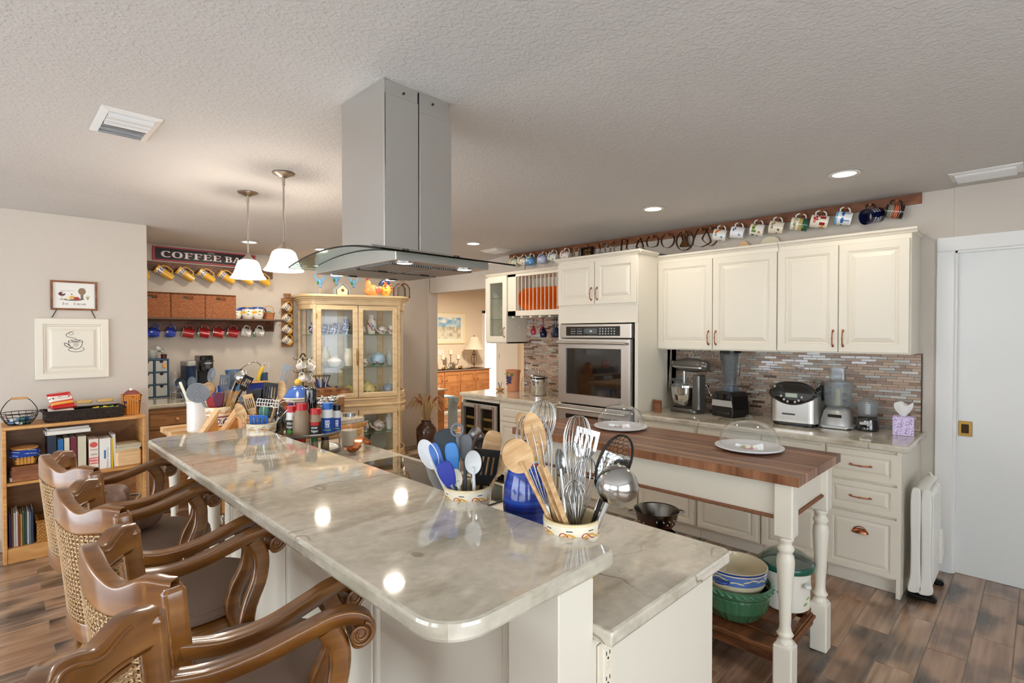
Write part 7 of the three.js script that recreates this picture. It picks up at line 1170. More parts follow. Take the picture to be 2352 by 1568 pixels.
// ---------- beverage counter items ----------
{
  const Y = CY + 0.001;
  const t = thing('wine_chiller', 'terracotta wine chiller with purple grape relief', 'wine chiller', [4.42, Y, -4.43]);
  part(t, 'pot', [vessel([[0.07, 0], [0.072, 0.02], [0.078, 0.2], [0.086, 0.23], [0.09, 0.25]], 0.008, 36)], M(0xc98660, 0.8));
  const gp = []; for (let i = 0; i < 22; i++) { const row = Math.floor(Math.sqrt(i * 1.6)); gp.push(sph(0.011, -0.075 - 0.004, 0.09 + row * 0.016, -0.045 + ((i * 7) % 5) * 0.014 + 0.02, 1, 8)); } part(t, 'grapes', gp, M(0x3a3568, 0.5)); part(t, 'leaves', [sph(0.03, -0.07, 0.19, -0.02, [0.3, 0.8, 1], 10), sph(0.026, -0.068, 0.2, 0.04, [0.3, 0.8, 1], 10), tube([[-0.08, 0.2, -0.06], [-0.088, 0.23, 0], [-0.08, 0.2, 0.06]], 0.004, 16, 5)], M(0x5a7a4a, 0.7));
  const dk = thing('decanter', 'tall cut crystal decanter beside the terracotta chiller', 'decanter', [4.4, Y, -4.19]);
  part(dk, 'bottle', [lathe([[0, 0.002], [0.05, 0.002], [0.055, 0.02], [0.07, 0.1], [0.055, 0.17], [0.022, 0.22], [0.018, 0.3], [0.026, 0.33], [0.02, 0.33], [0.014, 0.3], [0.016, 0.22], [0.05, 0.165], [0.064, 0.1], [0.05, 0.02], [0, 0.015]], 16)], MAT.glass); part(dk, 'stopper', [sph(0.03, 0, 0.37, 0, [0.9, 1.3, 0.9], 8)], MAT.glass);
  const ic = thing('ice_bucket', 'polished steel ice bucket with lid and knob', 'ice bucket', [4.32, Y, -3.93]);
  part(ic, 'bucket', [lathe([[0, 0], [0.075, 0], [0.08, 0.008], [0.098, 0.16], [0.102, 0.2], [0, 0.2]], 36)], MAT.chrome); part(ic, 'lid', [lathe([[0.104, 0.2], [0.104, 0.212], [0.07, 0.228], [0.02, 0.234], [0.008, 0.24], [0.008, 0.25], [0.016, 0.258], [0.012, 0.27], [0, 0.272]], 36)], MAT.chrome); part(ic, 'handle', [torus(0.025, 0.004, -0.1, 0.165, 0.0, [0, PI / 2, 0], 20, PI * 2)], MAT.chrome);
  const sh = thing('shell_dish', 'small shell dish with butter spreaders', 'dish', [4.33, Y, -4.56]); part(sh, 'dish', [vessel([[0.02, 0], [0.04, 0.008], [0.055, 0.03]], 0.003, 20)], M(0xc99a62, 0.4)); for (let i = 0; i < 4; i++) part(sh, 'spreader', [tube([[0, 0.02, 0], [0.03 * Math.cos(i * 1.6), 0.1, 0.03 * Math.sin(i * 1.6)]], 0.005, 6, 6)], i % 2 ? MAT.chrome : M(0x6a7aa0, 0.4));
}
// ---------- utensils ----------
const RGT = V3(0.7096, 0, 0.7046), AWY = V3(0.7046, 0, -0.7096), UP = V3(0, 1, 0);
const metalD = M(0xc6c6c4, 0.16, { metalness: 1, side: THREE.DoubleSide });
const spoonHead = (w, l, d = 0.012, th = 0.004) => { const f = (s) => surf((u, v) => { const a = u * 2 * PI, r = v; return [w / 2 * r * Math.cos(a), l / 2 * r * Math.sin(a), -d * (1 - r * r) + s]; }, 28, 6, s < 0); return [f(0), xf(f(-th), [0, 0, 0])]; };
const rod = (L, r0, r1 = r0) => cyl(r0, r1, L, 10, 0, L / 2, 0);
const K = {
  spoon: (L, m, w = 0.06, hl = 0.1) => [['handle', [xf(rod(L - hl * 0.7, 0.0065, 0.0055), [0, 0, 0])], m], ['bowl', [xf(merge(spoonHead(w, hl, 0.01, 0.006)), [0, L - hl / 2, 0.004])], m]],
  slotted: (L, m, w = 0.075, hl = 0.1, hm) => [['handle', [bx(0.014, L - hl, 0.008, 0, (L - hl) / 2, 0)], hm || m], ['blade', [xf(ext([[-w * 0.3, 0], [w * 0.3, 0], [w / 2, hl * 0.35], [w / 2, hl], [-w / 2, hl], [-w / 2, hl * 0.35]], 0.005, 0.001, [-1.5, -0.5, 0.5, 1.5].map((i) => [[i * w * 0.2 - 0.0035, hl * 0.3], [i * w * 0.2 - 0.0035, hl * 0.8], [i * w * 0.2 + 0.0035, hl * 0.8], [i * w * 0.2 + 0.0035, hl * 0.3]])), [0, L - hl, 0], [0.15, 0, 0])], m]],
  paddle: (L, m, w = 0.06, hl = 0.12, hm) => [['handle', [rod(L - hl * 0.9, 0.007, 0.007)], hm || m], ['blade', [xf(ext(smooth([[-0.01, 0], [0.01, 0], [w / 2, hl * 0.4], [w / 2, hl * 0.85], [w * 0.3, hl], [-w * 0.3, hl], [-w / 2, hl * 0.85], [-w / 2, hl * 0.4]], 40), 0.009, 0.003), [0, L - hl, 0])], m]],
  whisk: (L, m, w = 0.07, hl = 0.2, n = 6) => [['handle', [rod(L - hl, 0.0085, 0.0085)], MAT.steel], ['wires', [...Array.from({ length: n }, (_, i) => { const a = i / n * PI, c = Math.cos(a), s = Math.sin(a); return tube([[0.006 * c, L - hl - 0.01, 0.006 * s], [0.3 * w * c, L - hl * 0.7, 0.3 * w * s], [0.5 * w * c, L - hl * 0.3, 0.5 * w * s], [0.32 * w * c, L - 0.01, 0.32 * w * s], [0, L, 0], [-0.32 * w * c, L - 0.01, -0.32 * w * s], [-0.5 * w * c, L - hl * 0.3, -0.5 * w * s], [-0.3 * w * c, L - hl * 0.7, -0.3 * w * s], [-0.006 * c, L - hl - 0.01, -0.006 * s]], 0.0014, 44, 5); })], m]],
  ladle: (L, m, r = 0.045, hm) => [['handle', [bx(0.013, L - r, 0.005, 0, (L - r) / 2, -r * 0.6)], hm || m], ['bowl', [xf(clean(new THREE.SphereGeometry(r, 28, 14, 0, PI * 2, 0, PI * 0.55)), [0, L - r * 0.3, 0.0], [-PI / 2, 0, 0])], m]],
  skimmer: (L, m, r = 0.05) => { const holes = []; for (let i = -4; i <= 4; i++) for (let j = -4; j <= 4; j++) if (Math.hypot(i, j) < 4.6) holes.push(circ(0.0024, 6, i * r * 0.19, j * r * 0.19)); return [['handle', [bx(0.016, L - r * 1.6, 0.008, 0, (L - r * 1.6) / 2, 0)], m], ['disc', [xf(ext(circ(r, 36), 0.005, 0.001, holes), [0, L - r, 0], [0.1, 0, 0])], m]]; },
};
function utensil(name, label, cat, parts, p, R, A, spin = 0, group) {
  const t = thing(name, label, cat, p, 0, group);
  const d = UP.clone().addScaledVector(RGT, R).addScaledVector(AWY, A).normalize();
  t.quaternion.setFromUnitVectors(UP, d).multiply(new THREE.Quaternion().setFromAxisAngle(UP, -44.8 * PI / 180 + spin));
  for (const [n, g, m] of parts) part(t, n, g, m);
  return t;
}
const crockT = bandTex('#efe6d0', (c, W, H) => {
  c.fillStyle = '#e3cfa0'; c.fillRect(0, 0, W, 7); c.strokeStyle = '#d9a84e'; c.lineWidth = 8; c.beginPath(); for (let x = 0; x <= W; x += 8) c.lineTo(x, 44 + 9 * Math.sin(x / W * PI * 16)); c.stroke(); scrolls(c, W, 42, 8, '#b0402a', 1.2);
  c.fillStyle = '#4a4a46'; for (let i = 0; i < 8; i++) c.fillRect(i * 64 + 40, 20, 18, 4);
  c.fillStyle = '#c8603a'; c.fillRect(0, 78, W, 7); c.fillStyle = '#32408c'; c.fillRect(0, 85, W, 90); majolica(c, W, 92, 168); c.fillStyle = '#c8603a'; c.fillRect(0, 172, W, 6); c.fillStyle = '#e2b04a'; c.fillRect(0, 178, W, H - 178); c.fillStyle = '#a85a2a'; for (let i = 0; i < 32; i++) c.fillRect(i * 16, H - 14, 5, 5);
}, 512, 256);
const crockM = glazed(crockT), crockProf = [[0.058, 0], [0.062, 0.01], [0.066, 0.12], [0.07, 0.124], [0.078, 0.135], [0.081, 0.178], [0.08, 0.183]];
function crock(label, p) { const t = thing('utensil_crock', label, 'crock', p, 0, 'painted utensil crocks'); part(t, 'pot', [vessel(crockProf, 0.007, 44)], crockM); return t; }
const bamboo = M(0xb88f58, 0.6);
// near crock
{
  const C = [1.165, 0.915, -0.935]; crock('painted crock of whisks nearest the camera', C); const at = (x, z) => [C[0] + x, C[1] + 0.012, C[2] + z];
  const g = 'utensils in the near crock';
  utensil('wooden_spoon', 'round wooden spoon leaning far left from the near crock', 'spoon', K.spoon(0.44, MAT.spoon, 0.085, 0.1), at(0.02, 0.01), -0.5, -0.1, 0.2, g);
  utensil('wooden_spoon', 'long oval wooden spoon standing high in the near crock', 'spoon', K.spoon(0.47, MAT.spoon, 0.06, 0.13), at(0.01, -0.02), -0.24, 0.08, 0.1, g);
  utensil('wooden_stick', 'thin wooden tong leaning left across the near crock', 'tongs', [['arm', [bx(0.016, 0.36, 0.006, 0, 0.18, 0), bx(0.016, 0.36, 0.006, 0, 0.18, 0.02, 0.002, [0.05, 0, 0])], MAT.spoon]], at(0.03, 0.02), -0.4, -0.2, 0.6, g);
  utensil('whisk', 'largest balloon whisk at the back left of near crock', 'whisk', K.whisk(0.46, MAT.wire, 0.105, 0.26, 8), at(-0.02, -0.02), -0.2, 0.25, 0, g);
  utensil('whisk', 'tall slim balloon whisk in the middle of near crock', 'whisk', K.whisk(0.45, MAT.wire, 0.08, 0.24, 6), at(0.0, 0.0), 0.05, 0.06, 0, g);
  utensil('whisk', 'small round whisk low at left of near crock', 'whisk', K.whisk(0.28, MAT.wire, 0.06, 0.13, 6), at(0.01, 0.02), -0.06, -0.06, 0, g);
  utensil('whisk', 'medium whisk right of centre in near crock', 'whisk', K.whisk(0.34, MAT.wire, 0.07, 0.18, 7), at(0.01, -0.01), 0.14, 0.0, 0, g);
  utensil('whisk', 'thin inner whisk standing upright in near crock', 'whisk', K.whisk(0.37, MAT.wire, 0.06, 0.2, 5), at(0.02, -0.02), 0.02, 0.12, 0, g);
  utensil('serving_spoon', 'dark steel serving spoon beside the wooden spoon', 'spoon', K.spoon(0.36, metalD, 0.045, 0.08), at(-0.01, 0.01), -0.1, 0.1, 1.0, g);
  utensil('ladle', 'big polished steel ladle leaning right from near crock', 'ladle', K.ladle(0.3, metalD, 0.058), at(0.03, 0.01), 0.36, -0.15, 2.6, g);
  utensil('slotted_turner', 'steel slotted turner behind the ladle', 'turner', K.slotted(0.36, MAT.chrome, 0.085, 0.1), at(0.02, -0.02), 0.46, 0.15, -0.3, g);
  utensil('slotted_turner', 'flat steel turner upright behind the wire strainer', 'turner', K.slotted(0.42, MAT.chrome, 0.08, 0.09), at(0.0, -0.03), 0.22, 0.35, 0.3, g);
  // chicken-wire strainer
  const wf = []; const hexR = 0.0085; const inE = (x, y) => (x / 0.055) ** 2 + ((y) / 0.085) ** 2 < 1;
  for (let r = -7; r <= 7; r++) for (let q = -5; q <= 5; q++) { const x = q * hexR * 1.732 + (r & 1) * hexR * 0.866, y = r * hexR * 1.5; if (!inE(x, y)) continue; for (const a of [0, 1, 2]) { const A = PI / 6 + a * PI / 3, B = A + PI / 3; const dz = (X, Y2) => -0.03 * (1 - (X / 0.055) ** 2 - (Y2 / 0.085) ** 2); const P = [x + hexR * Math.cos(A), y + hexR * Math.sin(A)], Q = [x + hexR * Math.cos(B), y + hexR * Math.sin(B)]; wf.push(tube([[P[0], P[1], dz(...P)], [Q[0], Q[1], dz(...Q)]], 0.0009, 1, 4)); } }
  const L = 0.42; utensil('wire_strainer', 'black chicken-wire strainer leaning right above the crock', 'strainer', [['handle', [rod(L - 0.16, 0.006)], MAT.iron], ['rim', [xf(tube(circ(0.056, 24, 0, 0, 0.086).map(([x, y]) => [x, y, 0.004 * Math.sin(x * 40)]), 0.0035, 70, 6, true), [0, L - 0.085, 0])], MAT.iron], ['wire_mesh', [xf(merge(wf), [0, L - 0.085, 0])], MAT.iron]], at(0.01, 0.0), 0.36, 0.0, 0.5, g);
}
// tall blue vase
{
  const t = thing('blue_vase', 'tall cobalt blue vase with painted rim', 'vase', [1.262, 0.915, -1.2]);
  const bt = bandTex('#1c3a9c', (c, W, H) => { for (let i = 0; i < 40; i++) { c.fillStyle = i % 2 ? 'rgba(60,110,190,0.25)' : 'rgba(10,20,90,0.3)'; c.fillRect(0, hash(i, 1, 2) * H, W, 5); } c.fillStyle = '#e8ddc0'; c.fillRect(0, 14, W, 26); c.fillStyle = '#c8552c'; c.fillRect(0, 42, W, 4); c.fillStyle = '#e0b23a'; for (let i = 0; i < 12; i++) { c.beginPath(); c.arc(i * W / 12 + 20, 27, 8, 0, 7); c.fill(); } c.fillStyle = '#2a4aa8'; c.fillRect(0, 0, W, 8); c.fillRect(0, 50, W, 3); });
  part(t, 'body', [vessel([[0.062, 0], [0.068, 0.01], [0.078, 0.08], [0.08, 0.15], [0.076, 0.2], [0.064, 0.245], [0.055, 0.27], [0.054, 0.285], [0.06, 0.31], [0.066, 0.325], [0.066, 0.332]], 0.006, 44)], glazed(bt, 0.15));
  const g = 'utensils in the blue vase';
  utensil('wooden_spoon', 'small wooden spoon peeking from the blue vase', 'spoon', K.spoon(0.4, MAT.spoon, 0.04, 0.06), [1.262, 0.95, -1.2], -0.05, 0.1, 0, g);
  utensil('whisk', 'balloon whisk standing in the blue vase', 'whisk', K.whisk(0.44, MAT.wire, 0.09, 0.22, 7), [1.27, 0.95, -1.2], 0.12, 0.05, 0, g);
}
// middle crock
{
  const C = [1.155, 0.915, -1.375]; crock('painted crock of spatulas beside the blue vase', C); const at = (x, z) => [C[0] + x, C[1] + 0.012, C[2] + z];
  const g = 'utensils in the middle crock', wh = M(0xdadcdc, 0.5), ch = M(0x1a262e, 0.5), cb = M(0x1b2f9a, 0.35);
  utensil('serving_spoon', 'white nylon spoon leaning left from the middle crock', 'spoon', K.spoon(0.36, wh, 0.06, 0.11), at(0, 0), -0.5, 0.05, 0.2, g);
  utensil('spatula', 'royal blue silicone spatula with steel handle', 'spatula', K.paddle(0.28, cb, 0.05, 0.09, MAT.steel), at(0, 0.02), -0.36, -0.15, 0.3, g);
  utensil('spatula', 'blue handled spatula behind the white spoon', 'spatula', K.paddle(0.33, MAT.blue, 0.035, 0.1), at(-0.01, 0), -0.38, 0.1, 0.3, g);
  utensil('spatula', 'large charcoal speckled spatula standing tall', 'spatula', K.paddle(0.36, ch, 0.08, 0.15), at(0.0, -0.01), -0.24, 0.15, 0.2, g);
  utensil('serving_spoon', 'white nylon spoon upright at front of middle crock', 'spoon', K.spoon(0.3, wh, 0.055, 0.08), at(0.01, 0.03), -0.03, -0.1, 0.1, g);
  utensil('slotted_turner', 'black slotted turner curving right from middle crock', 'turner', K.slotted(0.3, MAT.black, 0.09, 0.13), at(0.02, 0.01), 0.14, 0.0, 0.2, g);
  utensil('bread_knife', 'grey serrated knife leaning far left over the cooktop', 'knife', [['blade', [xf(ext([[-0.012, 0.1], [0.014, 0.1], [0.018, 0.22], [0.0, 0.3], [-0.012, 0.24]], 0.003, 0.001), [0, 0, 0])], MAT.steel], ['handle', [bx(0.02, 0.1, 0.012, 0, 0.05, 0)], MAT.greyPl]], at(-0.01, 0.0), -0.75, 0.62, 0.3, g);
  utensil('serving_spoon', 'polished steel spoon at the back of middle crock', 'spoon', K.spoon(0.36, metalD, 0.06, 0.1), at(0.02, -0.02), 0.06, 0.2, 0, g);
  utensil('spatula', 'wooden spatula with angled tip in middle crock', 'spatula', K.paddle(0.35, MAT.spoon, 0.06, 0.12), at(0.03, -0.01), 0.22, 0.15, 0.2, g);
  utensil('scissors', 'grey ring-handled kitchen scissors in middle crock', 'scissors', [['blade', [bx(0.012, 0.26, 0.004, 0, 0.13, 0)], MAT.steel], ['ring', [torus(0.02, 0.005, 0, 0.35, 0, [0, 0, 0], 20), bx(0.012, 0.1, 0.006, 0, 0.29, 0)], MAT.greyPl]], at(0.0, -0.03), -0.06, 0.1, 0, g);
  utensil('can_opener', 'brown looped handle tool in middle crock', 'tool', [['loop', [tube([[-0.012, 0.2, 0], [-0.02, 0.3, 0], [0, 0.34, 0], [0.02, 0.3, 0], [0.012, 0.2, 0]], 0.006, 26, 8)], M(0x4a2f22, 0.5)], ['shaft', [rod(0.2, 0.008)], MAT.steel]], at(0.02, -0.03), 0.14, 0.12, 0, g);
  utensil('spatula', 'bright blue flat spatula behind the scissors', 'spatula', K.paddle(0.31, M(0x3a86d0, 0.4), 0.045, 0.1), at(-0.01, -0.02), -0.14, 0.12, 0, g);
  utensil('measuring_spoon', 'long cream measuring spoon at front of middle crock', 'spoon', K.spoon(0.24, M(0xd8d4c4, 0.5), 0.035, 0.06), at(-0.01, 0.02), -0.2, -0.06, 0.2, g);
  utensil('wooden_spoon', 'pale scalloped wooden spoon by the blue vase', 'spoon', K.spoon(0.28, MAT.spoon, 0.05, 0.08), at(0.04, 0.01), 0.28, 0.0, 0.1, g);
  utensil('measuring_scoop', 'grey plastic scoop at the back of middle crock', 'scoop', K.paddle(0.33, MAT.greyPl, 0.045, 0.09), at(0.01, -0.03), 0.0, 0.15, 0, g);
}
// copper spoon rest, jar, turntable with spices
{
  const t = thing('spoon_rest', 'copper figure-shaped spoon rest on the island', 'spoon rest', [1.555, 0.916, -2.87], 0.6);
  part(t, 'bowl', [surf((u, v) => { const a = u * 2 * PI, r = v; return [-0.05 + 0.065 * r * Math.cos(a), 0.003 + 0.03 * r * r, 0.045 * r * Math.sin(a)]; }, 30, 8)], M(0xd08a62, 0.2, { metalness: 1, side: THREE.DoubleSide }));
  part(t, 'handle', [sweep([[-0.02, 0.02, 0], [0.02, 0.06, 0], [0.06, 0.075, 0], [0.1, 0.06, 0], [0.13, 0.03, 0], [0.14, 0.012, 0]], rrect(0.045, 0.008, 0.003, 2), V3(0, 1, 0), (u) => [0.8 + 0.4 * Math.sin(u * 9), 1], 30)], MAT.copper);
  const j = thing('salt_jar', 'clear glass jar of coarse salt beside the turntable', 'jar', [1.61, 0.915, -3.07]);
  part(j, 'jar', [lathe([[0, 0.002], [0.045, 0.002], [0.05, 0.01], [0.05, 0.13], [0.036, 0.16], [0.036, 0.185]], 30)], MAT.glass); part(j, 'lid', [cyl(0.039, 0.039, 0.022, 28, 0, 0.192, 0)], M(0xb9bcbc, 0.25, { metalness: 0.8 })); part(j, 'salt', [cyl(0.046, 0.046, 0.09, 28, 0, 0.05, 0)], M(0xcfc4b0, 0.9));
  const tt = thing('spice_turntable', 'two-tier chrome turntable crowded with spice jars', 'turntable', [1.37, 0.915, -3.06]);
  part(tt, 'lower_tray', [lathe([[0, 0.012], [0.15, 0.012], [0.155, 0.024], [0.16, 0.024], [0.158, 0.006], [0.1, 0], [0, 0]], 44)], MAT.steel); part(tt, 'upper_tray', [xf(lathe([[0, 0.006], [0.15, 0.006], [0.155, 0.02], [0.16, 0.02], [0.158, 0], [0, 0]], 44), [0, 0.105, 0])], MAT.steel); for (let i = 0; i < 4; i++) { const a = 0.5 + i * PI / 2; part(tt, 'upright', [cyl(0.005, 0.005, 0.1, 10, 0.152 * Math.cos(a), 0.06, 0.152 * Math.sin(a))], MAT.chrome); }
  const T0 = [1.37, 1.0265, -3.06], cam = (r, a) => T0.clone ? 0 : V3(...T0).addScaledVector(RGT, r).addScaledVector(AWY, a).toArray();
  const lbl = (bg, f) => M(0xffffff, 0.5, { map: bandTex(bg, f, 256, 128) });
  const shaker = (label, p, r, h, capM, bodyM, labelM, fill, sq) => { const o = thing('spice_jar', label, 'spice jar', p, -0.78, 'spice jars on the turntable'); const prof = sq ? [[0, 0], [r, 0], [r * 1.05, 0.006], [r * 1.05, h * 0.62], [r * 0.72, h * 0.76], [r * 0.7, h * 0.8]] : [[0, 0], [r, 0], [r, h * 0.55], [r * 0.88, h * 0.62], [r * 0.9, h * 0.76], [r * 0.8, h * 0.8]]; part(o, 'bottle', [sq ? xf(lathe(prof.map(([a, y]) => [a * 1.2, y]), 8), [0, 0, 0], [0, PI / 8, 0]) : lathe(prof, 28)], bodyM); part(o, 'cap', [cyl(r * (sq ? 0.78 : 0.92), r * (sq ? 0.78 : 0.92), h * 0.2, 28, 0, h * 0.9, 0)], capM); if (labelM) part(o, 'label', [xf(clean(new THREE.CylinderGeometry(r * 1.012, r * 1.012, h * 0.5, 28, 1, true, -1.6, 3.2)), [0, h * 0.28, 0])], labelM); return o; };
  const pep = M(0x9a8268, 0.4), clearB = M(0xdfe0dc, 0.1);
  const ppl = lbl('#1a1a1c', (c) => { c.fillStyle = '#b82020'; c.fillRect(60, 0, 140, 34); c.fillStyle = '#fff'; c.font = 'bold 22px sans-serif'; c.fillText('GROUND', 84, 62); c.font = 'bold 30px serif'; c.fillText('Pepper', 80, 96); });
  const wpl = lbl('#22241e', (c) => { c.fillStyle = '#f0f0ea'; c.font = 'bold 30px serif'; c.fillText('White', 90, 40); c.fillText('Pepper', 82, 72); c.fillStyle = '#5aa83a'; c.beginPath(); c.ellipse(128, 105, 46, 18, 0, 0, 7); c.fill(); });
  const stl = lbl('#1f4aa8', (c) => { c.fillStyle = '#e8eaf0'; c.fillRect(120, 20, 60, 60); c.fillStyle = '#1f4aa8'; c.font = 'bold 30px sans-serif'; c.fillText('SEA', 122, 48); c.fillText('SALT', 118, 76); c.fillStyle = '#8ac04a'; c.fillRect(90, 96, 110, 8); });
  shaker('red-capped white pepper jar at the turntable left', cam(-0.1, -0.06), 0.032, 0.165, MAT.red, clearB, wpl);
  shaker('large square pepper jar with red cap, front of turntable', cam(-0.025, -0.1), 0.038, 0.185, MAT.red, pep, null, 0, true);
  shaker('red-capped ground pepper jar, front right of turntable', cam(0.055, -0.095), 0.032, 0.155, MAT.red, pep, ppl);
  shaker('blue-capped sea salt tub on the turntable', cam(0.1, -0.03), 0.034, 0.18, MAT.blue, M(0xe4e6e8, 0.4), stl);
  shaker('second blue salt jar with black cap at turntable right', cam(0.135, 0.03), 0.024, 0.16, MAT.black, M(0xe4e6e8, 0.4), stl);
  const ml = (label, r, a, f) => { const o = thing('pepper_mill', label, 'mill', cam(r, a), 0, 'mills on the turntable'); f(o); };
  ml('tall black pepper grinder at the turntable back', -0.02, 0.03, (o) => { part(o, 'body', [lathe([[0, 0], [0.036, 0], [0.036, 0.25], [0.03, 0.262], [0, 0.265]], 28)], MAT.blackGloss); part(o, 'base_ring', [cyl(0.037, 0.037, 0.01, 28, 0, 0.006, 0)], MAT.steel); });
  ml('round steel pepper mill, left of the two', 0.05, 0.02, (o) => { part(o, 'body', [lathe([[0, 0], [0.026, 0], [0.022, 0.06], [0.026, 0.15]], 24)], MAT.glassTint); part(o, 'head', [sph(0.034, 0, 0.175, 0, [1, 0.75, 1]), sph(0.008, 0, 0.208, 0)], MAT.chrome); });
  ml('round steel pepper mill, right of the two', 0.09, 0.08, (o) => { part(o, 'body', [lathe([[0, 0], [0.026, 0], [0.022, 0.06], [0.026, 0.16]], 24)], MAT.glassTint); part(o, 'head', [sph(0.036, 0, 0.185, 0, [1, 0.7, 1])], MAT.chrome); });
  [[-0.02, -0.11, MAT.red, 'red-capped spice jar on the lower turntable tier'], [0.045, -0.1, MAT.green, 'green-capped spice jar on the lower turntable tier'], [0.095, -0.06, MAT.black, 'black-capped spice jar on the lower turntable tier'], [-0.08, -0.08, MAT.black, 'black-capped jar left on the lower turntable tier']].forEach(([r, a, m, l]) => { const p = cam(r, a); p[1] = 0.928; shaker(l, p, 0.024, 0.085, m, M(0x8a7a5a, 0.3), null); });
}
// ---------- far cart ----------
const QY = 0.945;
{
  const t = thing('kitchen_cart', 'cream legged cart with pale butcher block top beyond the bar', 'cart', [0, 0, 0]);
  const top = part(t, 'top', [bb(0.885, 1.86, QY - 0.036, QY - 0.001, -4.465, -3.385, 0.001)], MAT.pale);
  for (let i = 0; i < 14; i++) part(top, 'stave', [bb(0.88, 1.865, QY - 0.037, QY, -4.47 + i * 0.078, -4.47 + (i + 1) * 0.078 - 0.0005, 0.001)], [MAT.pale, MAT.spoon, MAT.oak][(i * 2) % 3]);
  for (const x of [0.95, 1.8]) for (const z of [-3.47, -3.9, -4.4]) if (z !== -3.9 || x < 1) turnedLeg(t, x, z, QY - 0.037, 0.14, 0.075);
  part(t, 'apron', [bb(0.95, 1.8, 0.81, QY - 0.037, -3.48, -3.46), bb(0.95, 1.8, 0.81, QY - 0.037, -4.41, -4.39), bb(0.94, 0.96, 0.81, QY - 0.037, -4.4, -3.47)], MAT.cream);
  part(t, 'lower_shelf', [bb(0.95, 1.8, 0.3, 0.325, -4.42, -3.45)], MAT.knotWood);
  const bk = thing('wicker_basket', 'golden wicker basket on the cart shelf', 'basket', [1.36, 0.326, -3.95]); wickerBox(bk, 0.36, 0.2, 0.3, MAT.wickGold);
  single('mixing_bowl', 'steel mixing bowl stored under the bar end', 'bowl', [vessel([[0.05, 0], [0.1, 0.03], [0.13, 0.1], [0.135, 0.105]], 0.003, 36)], MAT.chrome, undefined, [1.13, 0.327, -3.66]);
  // wooden A-frame stand
  const st = thing('cookbook_stand', 'pale wooden stand with two sloping arms', 'stand', [1.02, QY + 0.001, -3.68], 0.35);
  for (const x of [-0.075, 0.075]) { part(st, 'arm', [xf(ext([[-0.075, 0], [-0.045, 0], [0.085, 0.155], [0.085, 0.19]], 0.045, 0.003), [x, 0, 0])], MAT.pale); part(st, 'wedge', [xf(ext([[-0.04, 0], [0.084, 0], [0.084, 0.15]], 0.035, 0.002), [x, 0, -0.003])], MAT.oak); }
  crock('painted crock behind the wooden stand on the cart', [1.09, QY + 0.001, -3.86]); crock('painted crock at the far end of the island counter', [1.125, 0.915, -3.19]);
  const wc = thing('utensil_crock', 'plain white tall crock on the cart', 'crock', [1.03, QY + 0.001, -4.08]); part(wc, 'pot', [vessel([[0.07, 0], [0.074, 0.01], [0.074, 0.19], [0.08, 0.2], [0.08, 0.21]], 0.006, 36)], MAT.porcelain);
  const bs = thing('splint_basket', 'small tan splint basket holding tools beside the crock', 'basket', [1.19, QY + 0.001, -3.6]); splintBasket(bs, 0.085, 0.1, 0.085, 0.1, 0.13, 5, M(0xd8a878, 0.5), undefined);
  const kt = thing('kettle', 'glossy black rounded kettle beside the spices', 'kettle', [1.315, QY + 0.001, -3.52]); part(kt, 'body', [lathe([[0, 0], [0.072, 0], [0.078, 0.01], [0.082, 0.08], [0.078, 0.14], [0.06, 0.19], [0.03, 0.21], [0, 0.214]], 40)], MAT.blackGloss); part(kt, 'seam', [torus(0.0795, 0.002, 0, 0.12, 0, [PI / 2, 0, 0], 44)], MAT.darkPl); part(kt, 'button', [cyl(0.014, 0.014, 0.01, 18, 0, 0.216, 0)], MAT.chrome);
  const cn = thing('blue_canister', 'blue lidded canister with yellow striped knob', 'canister', [1.52, QY + 0.001, -3.62]);
  part(cn, 'body', [vessel([[0.06, 0], [0.07, 0.02], [0.075, 0.1], [0.068, 0.17], [0.085, 0.22]], 0.006, 36)], glazed(bandTex('#24489c', (c, W, H) => { c.fillStyle = '#e8dfc8'; c.fillRect(0, 0, W, 20); c.fillStyle = '#c8552c'; c.fillRect(0, 26, W, 5); }))); part(cn, 'lid', [xf(lathe([[0.1, 0], [0.098, 0.012], [0.08, 0.03], [0.06, 0.065], [0.03, 0.085], [0, 0.09]], 36), [0, 0.222, 0])], M(0x3a64b4, 0.18, { clearcoat: 0.5 })); part(cn, 'knob', [sph(0.024, 0, 0.333, 0)], MAT.yellowGlaze); part(cn, 'rim_band', [torus(0.098, 0.006, 0, 0.228, 0, [PI / 2, 0, 0], 40)], MAT.creamGlaze);
  single('marble_board', 'cream marble slab at the right end of the cart', 'board', [bx(0.3, 0.035, 0.4, 0, 0.0175, 0, 0.004)], MAT.stone, undefined, [1.78, QY + 0.032, -3.65]); single('wooden_tray', 'wooden block under the marble slab', 'block', [bx(0.32, 0.03, 0.42, 0, 0.015, 0)], MAT.oak, undefined, [1.78, QY + 0.001, -3.65]);
  // utensils: white crock, cart crock, island-end crock
  let g = 'utensils in the white crock'; const blk = MAT.black, gr = MAT.greyPl, sl = M(0x4a5560, 0.4);
  const W = [1.03, QY + 0.02, -4.08];
  utensil('ladle', 'slate ladle leaning far left from the white crock', 'ladle', K.ladle(0.34, sl, 0.04), W, -0.42, 0.0, 1.2, g); utensil('serving_spoon', 'slate serving spoon standing in the white crock', 'spoon', K.spoon(0.36, sl, 0.06, 0.1), W, -0.2, 0.1, 0.2, g); utensil('serving_spoon', 'tall grey spoon above the white crock', 'spoon', K.spoon(0.42, gr, 0.045, 0.1), W, 0.18, 0.1, 0.3, g); utensil('wooden_stick', 'cream plastic stick leaning left from white crock', 'stick', [['stick', [bx(0.018, 0.34, 0.006, 0, 0.17, 0)], M(0xe2dcc6, 0.5)]], W, -0.34, -0.1, 0.3, g);
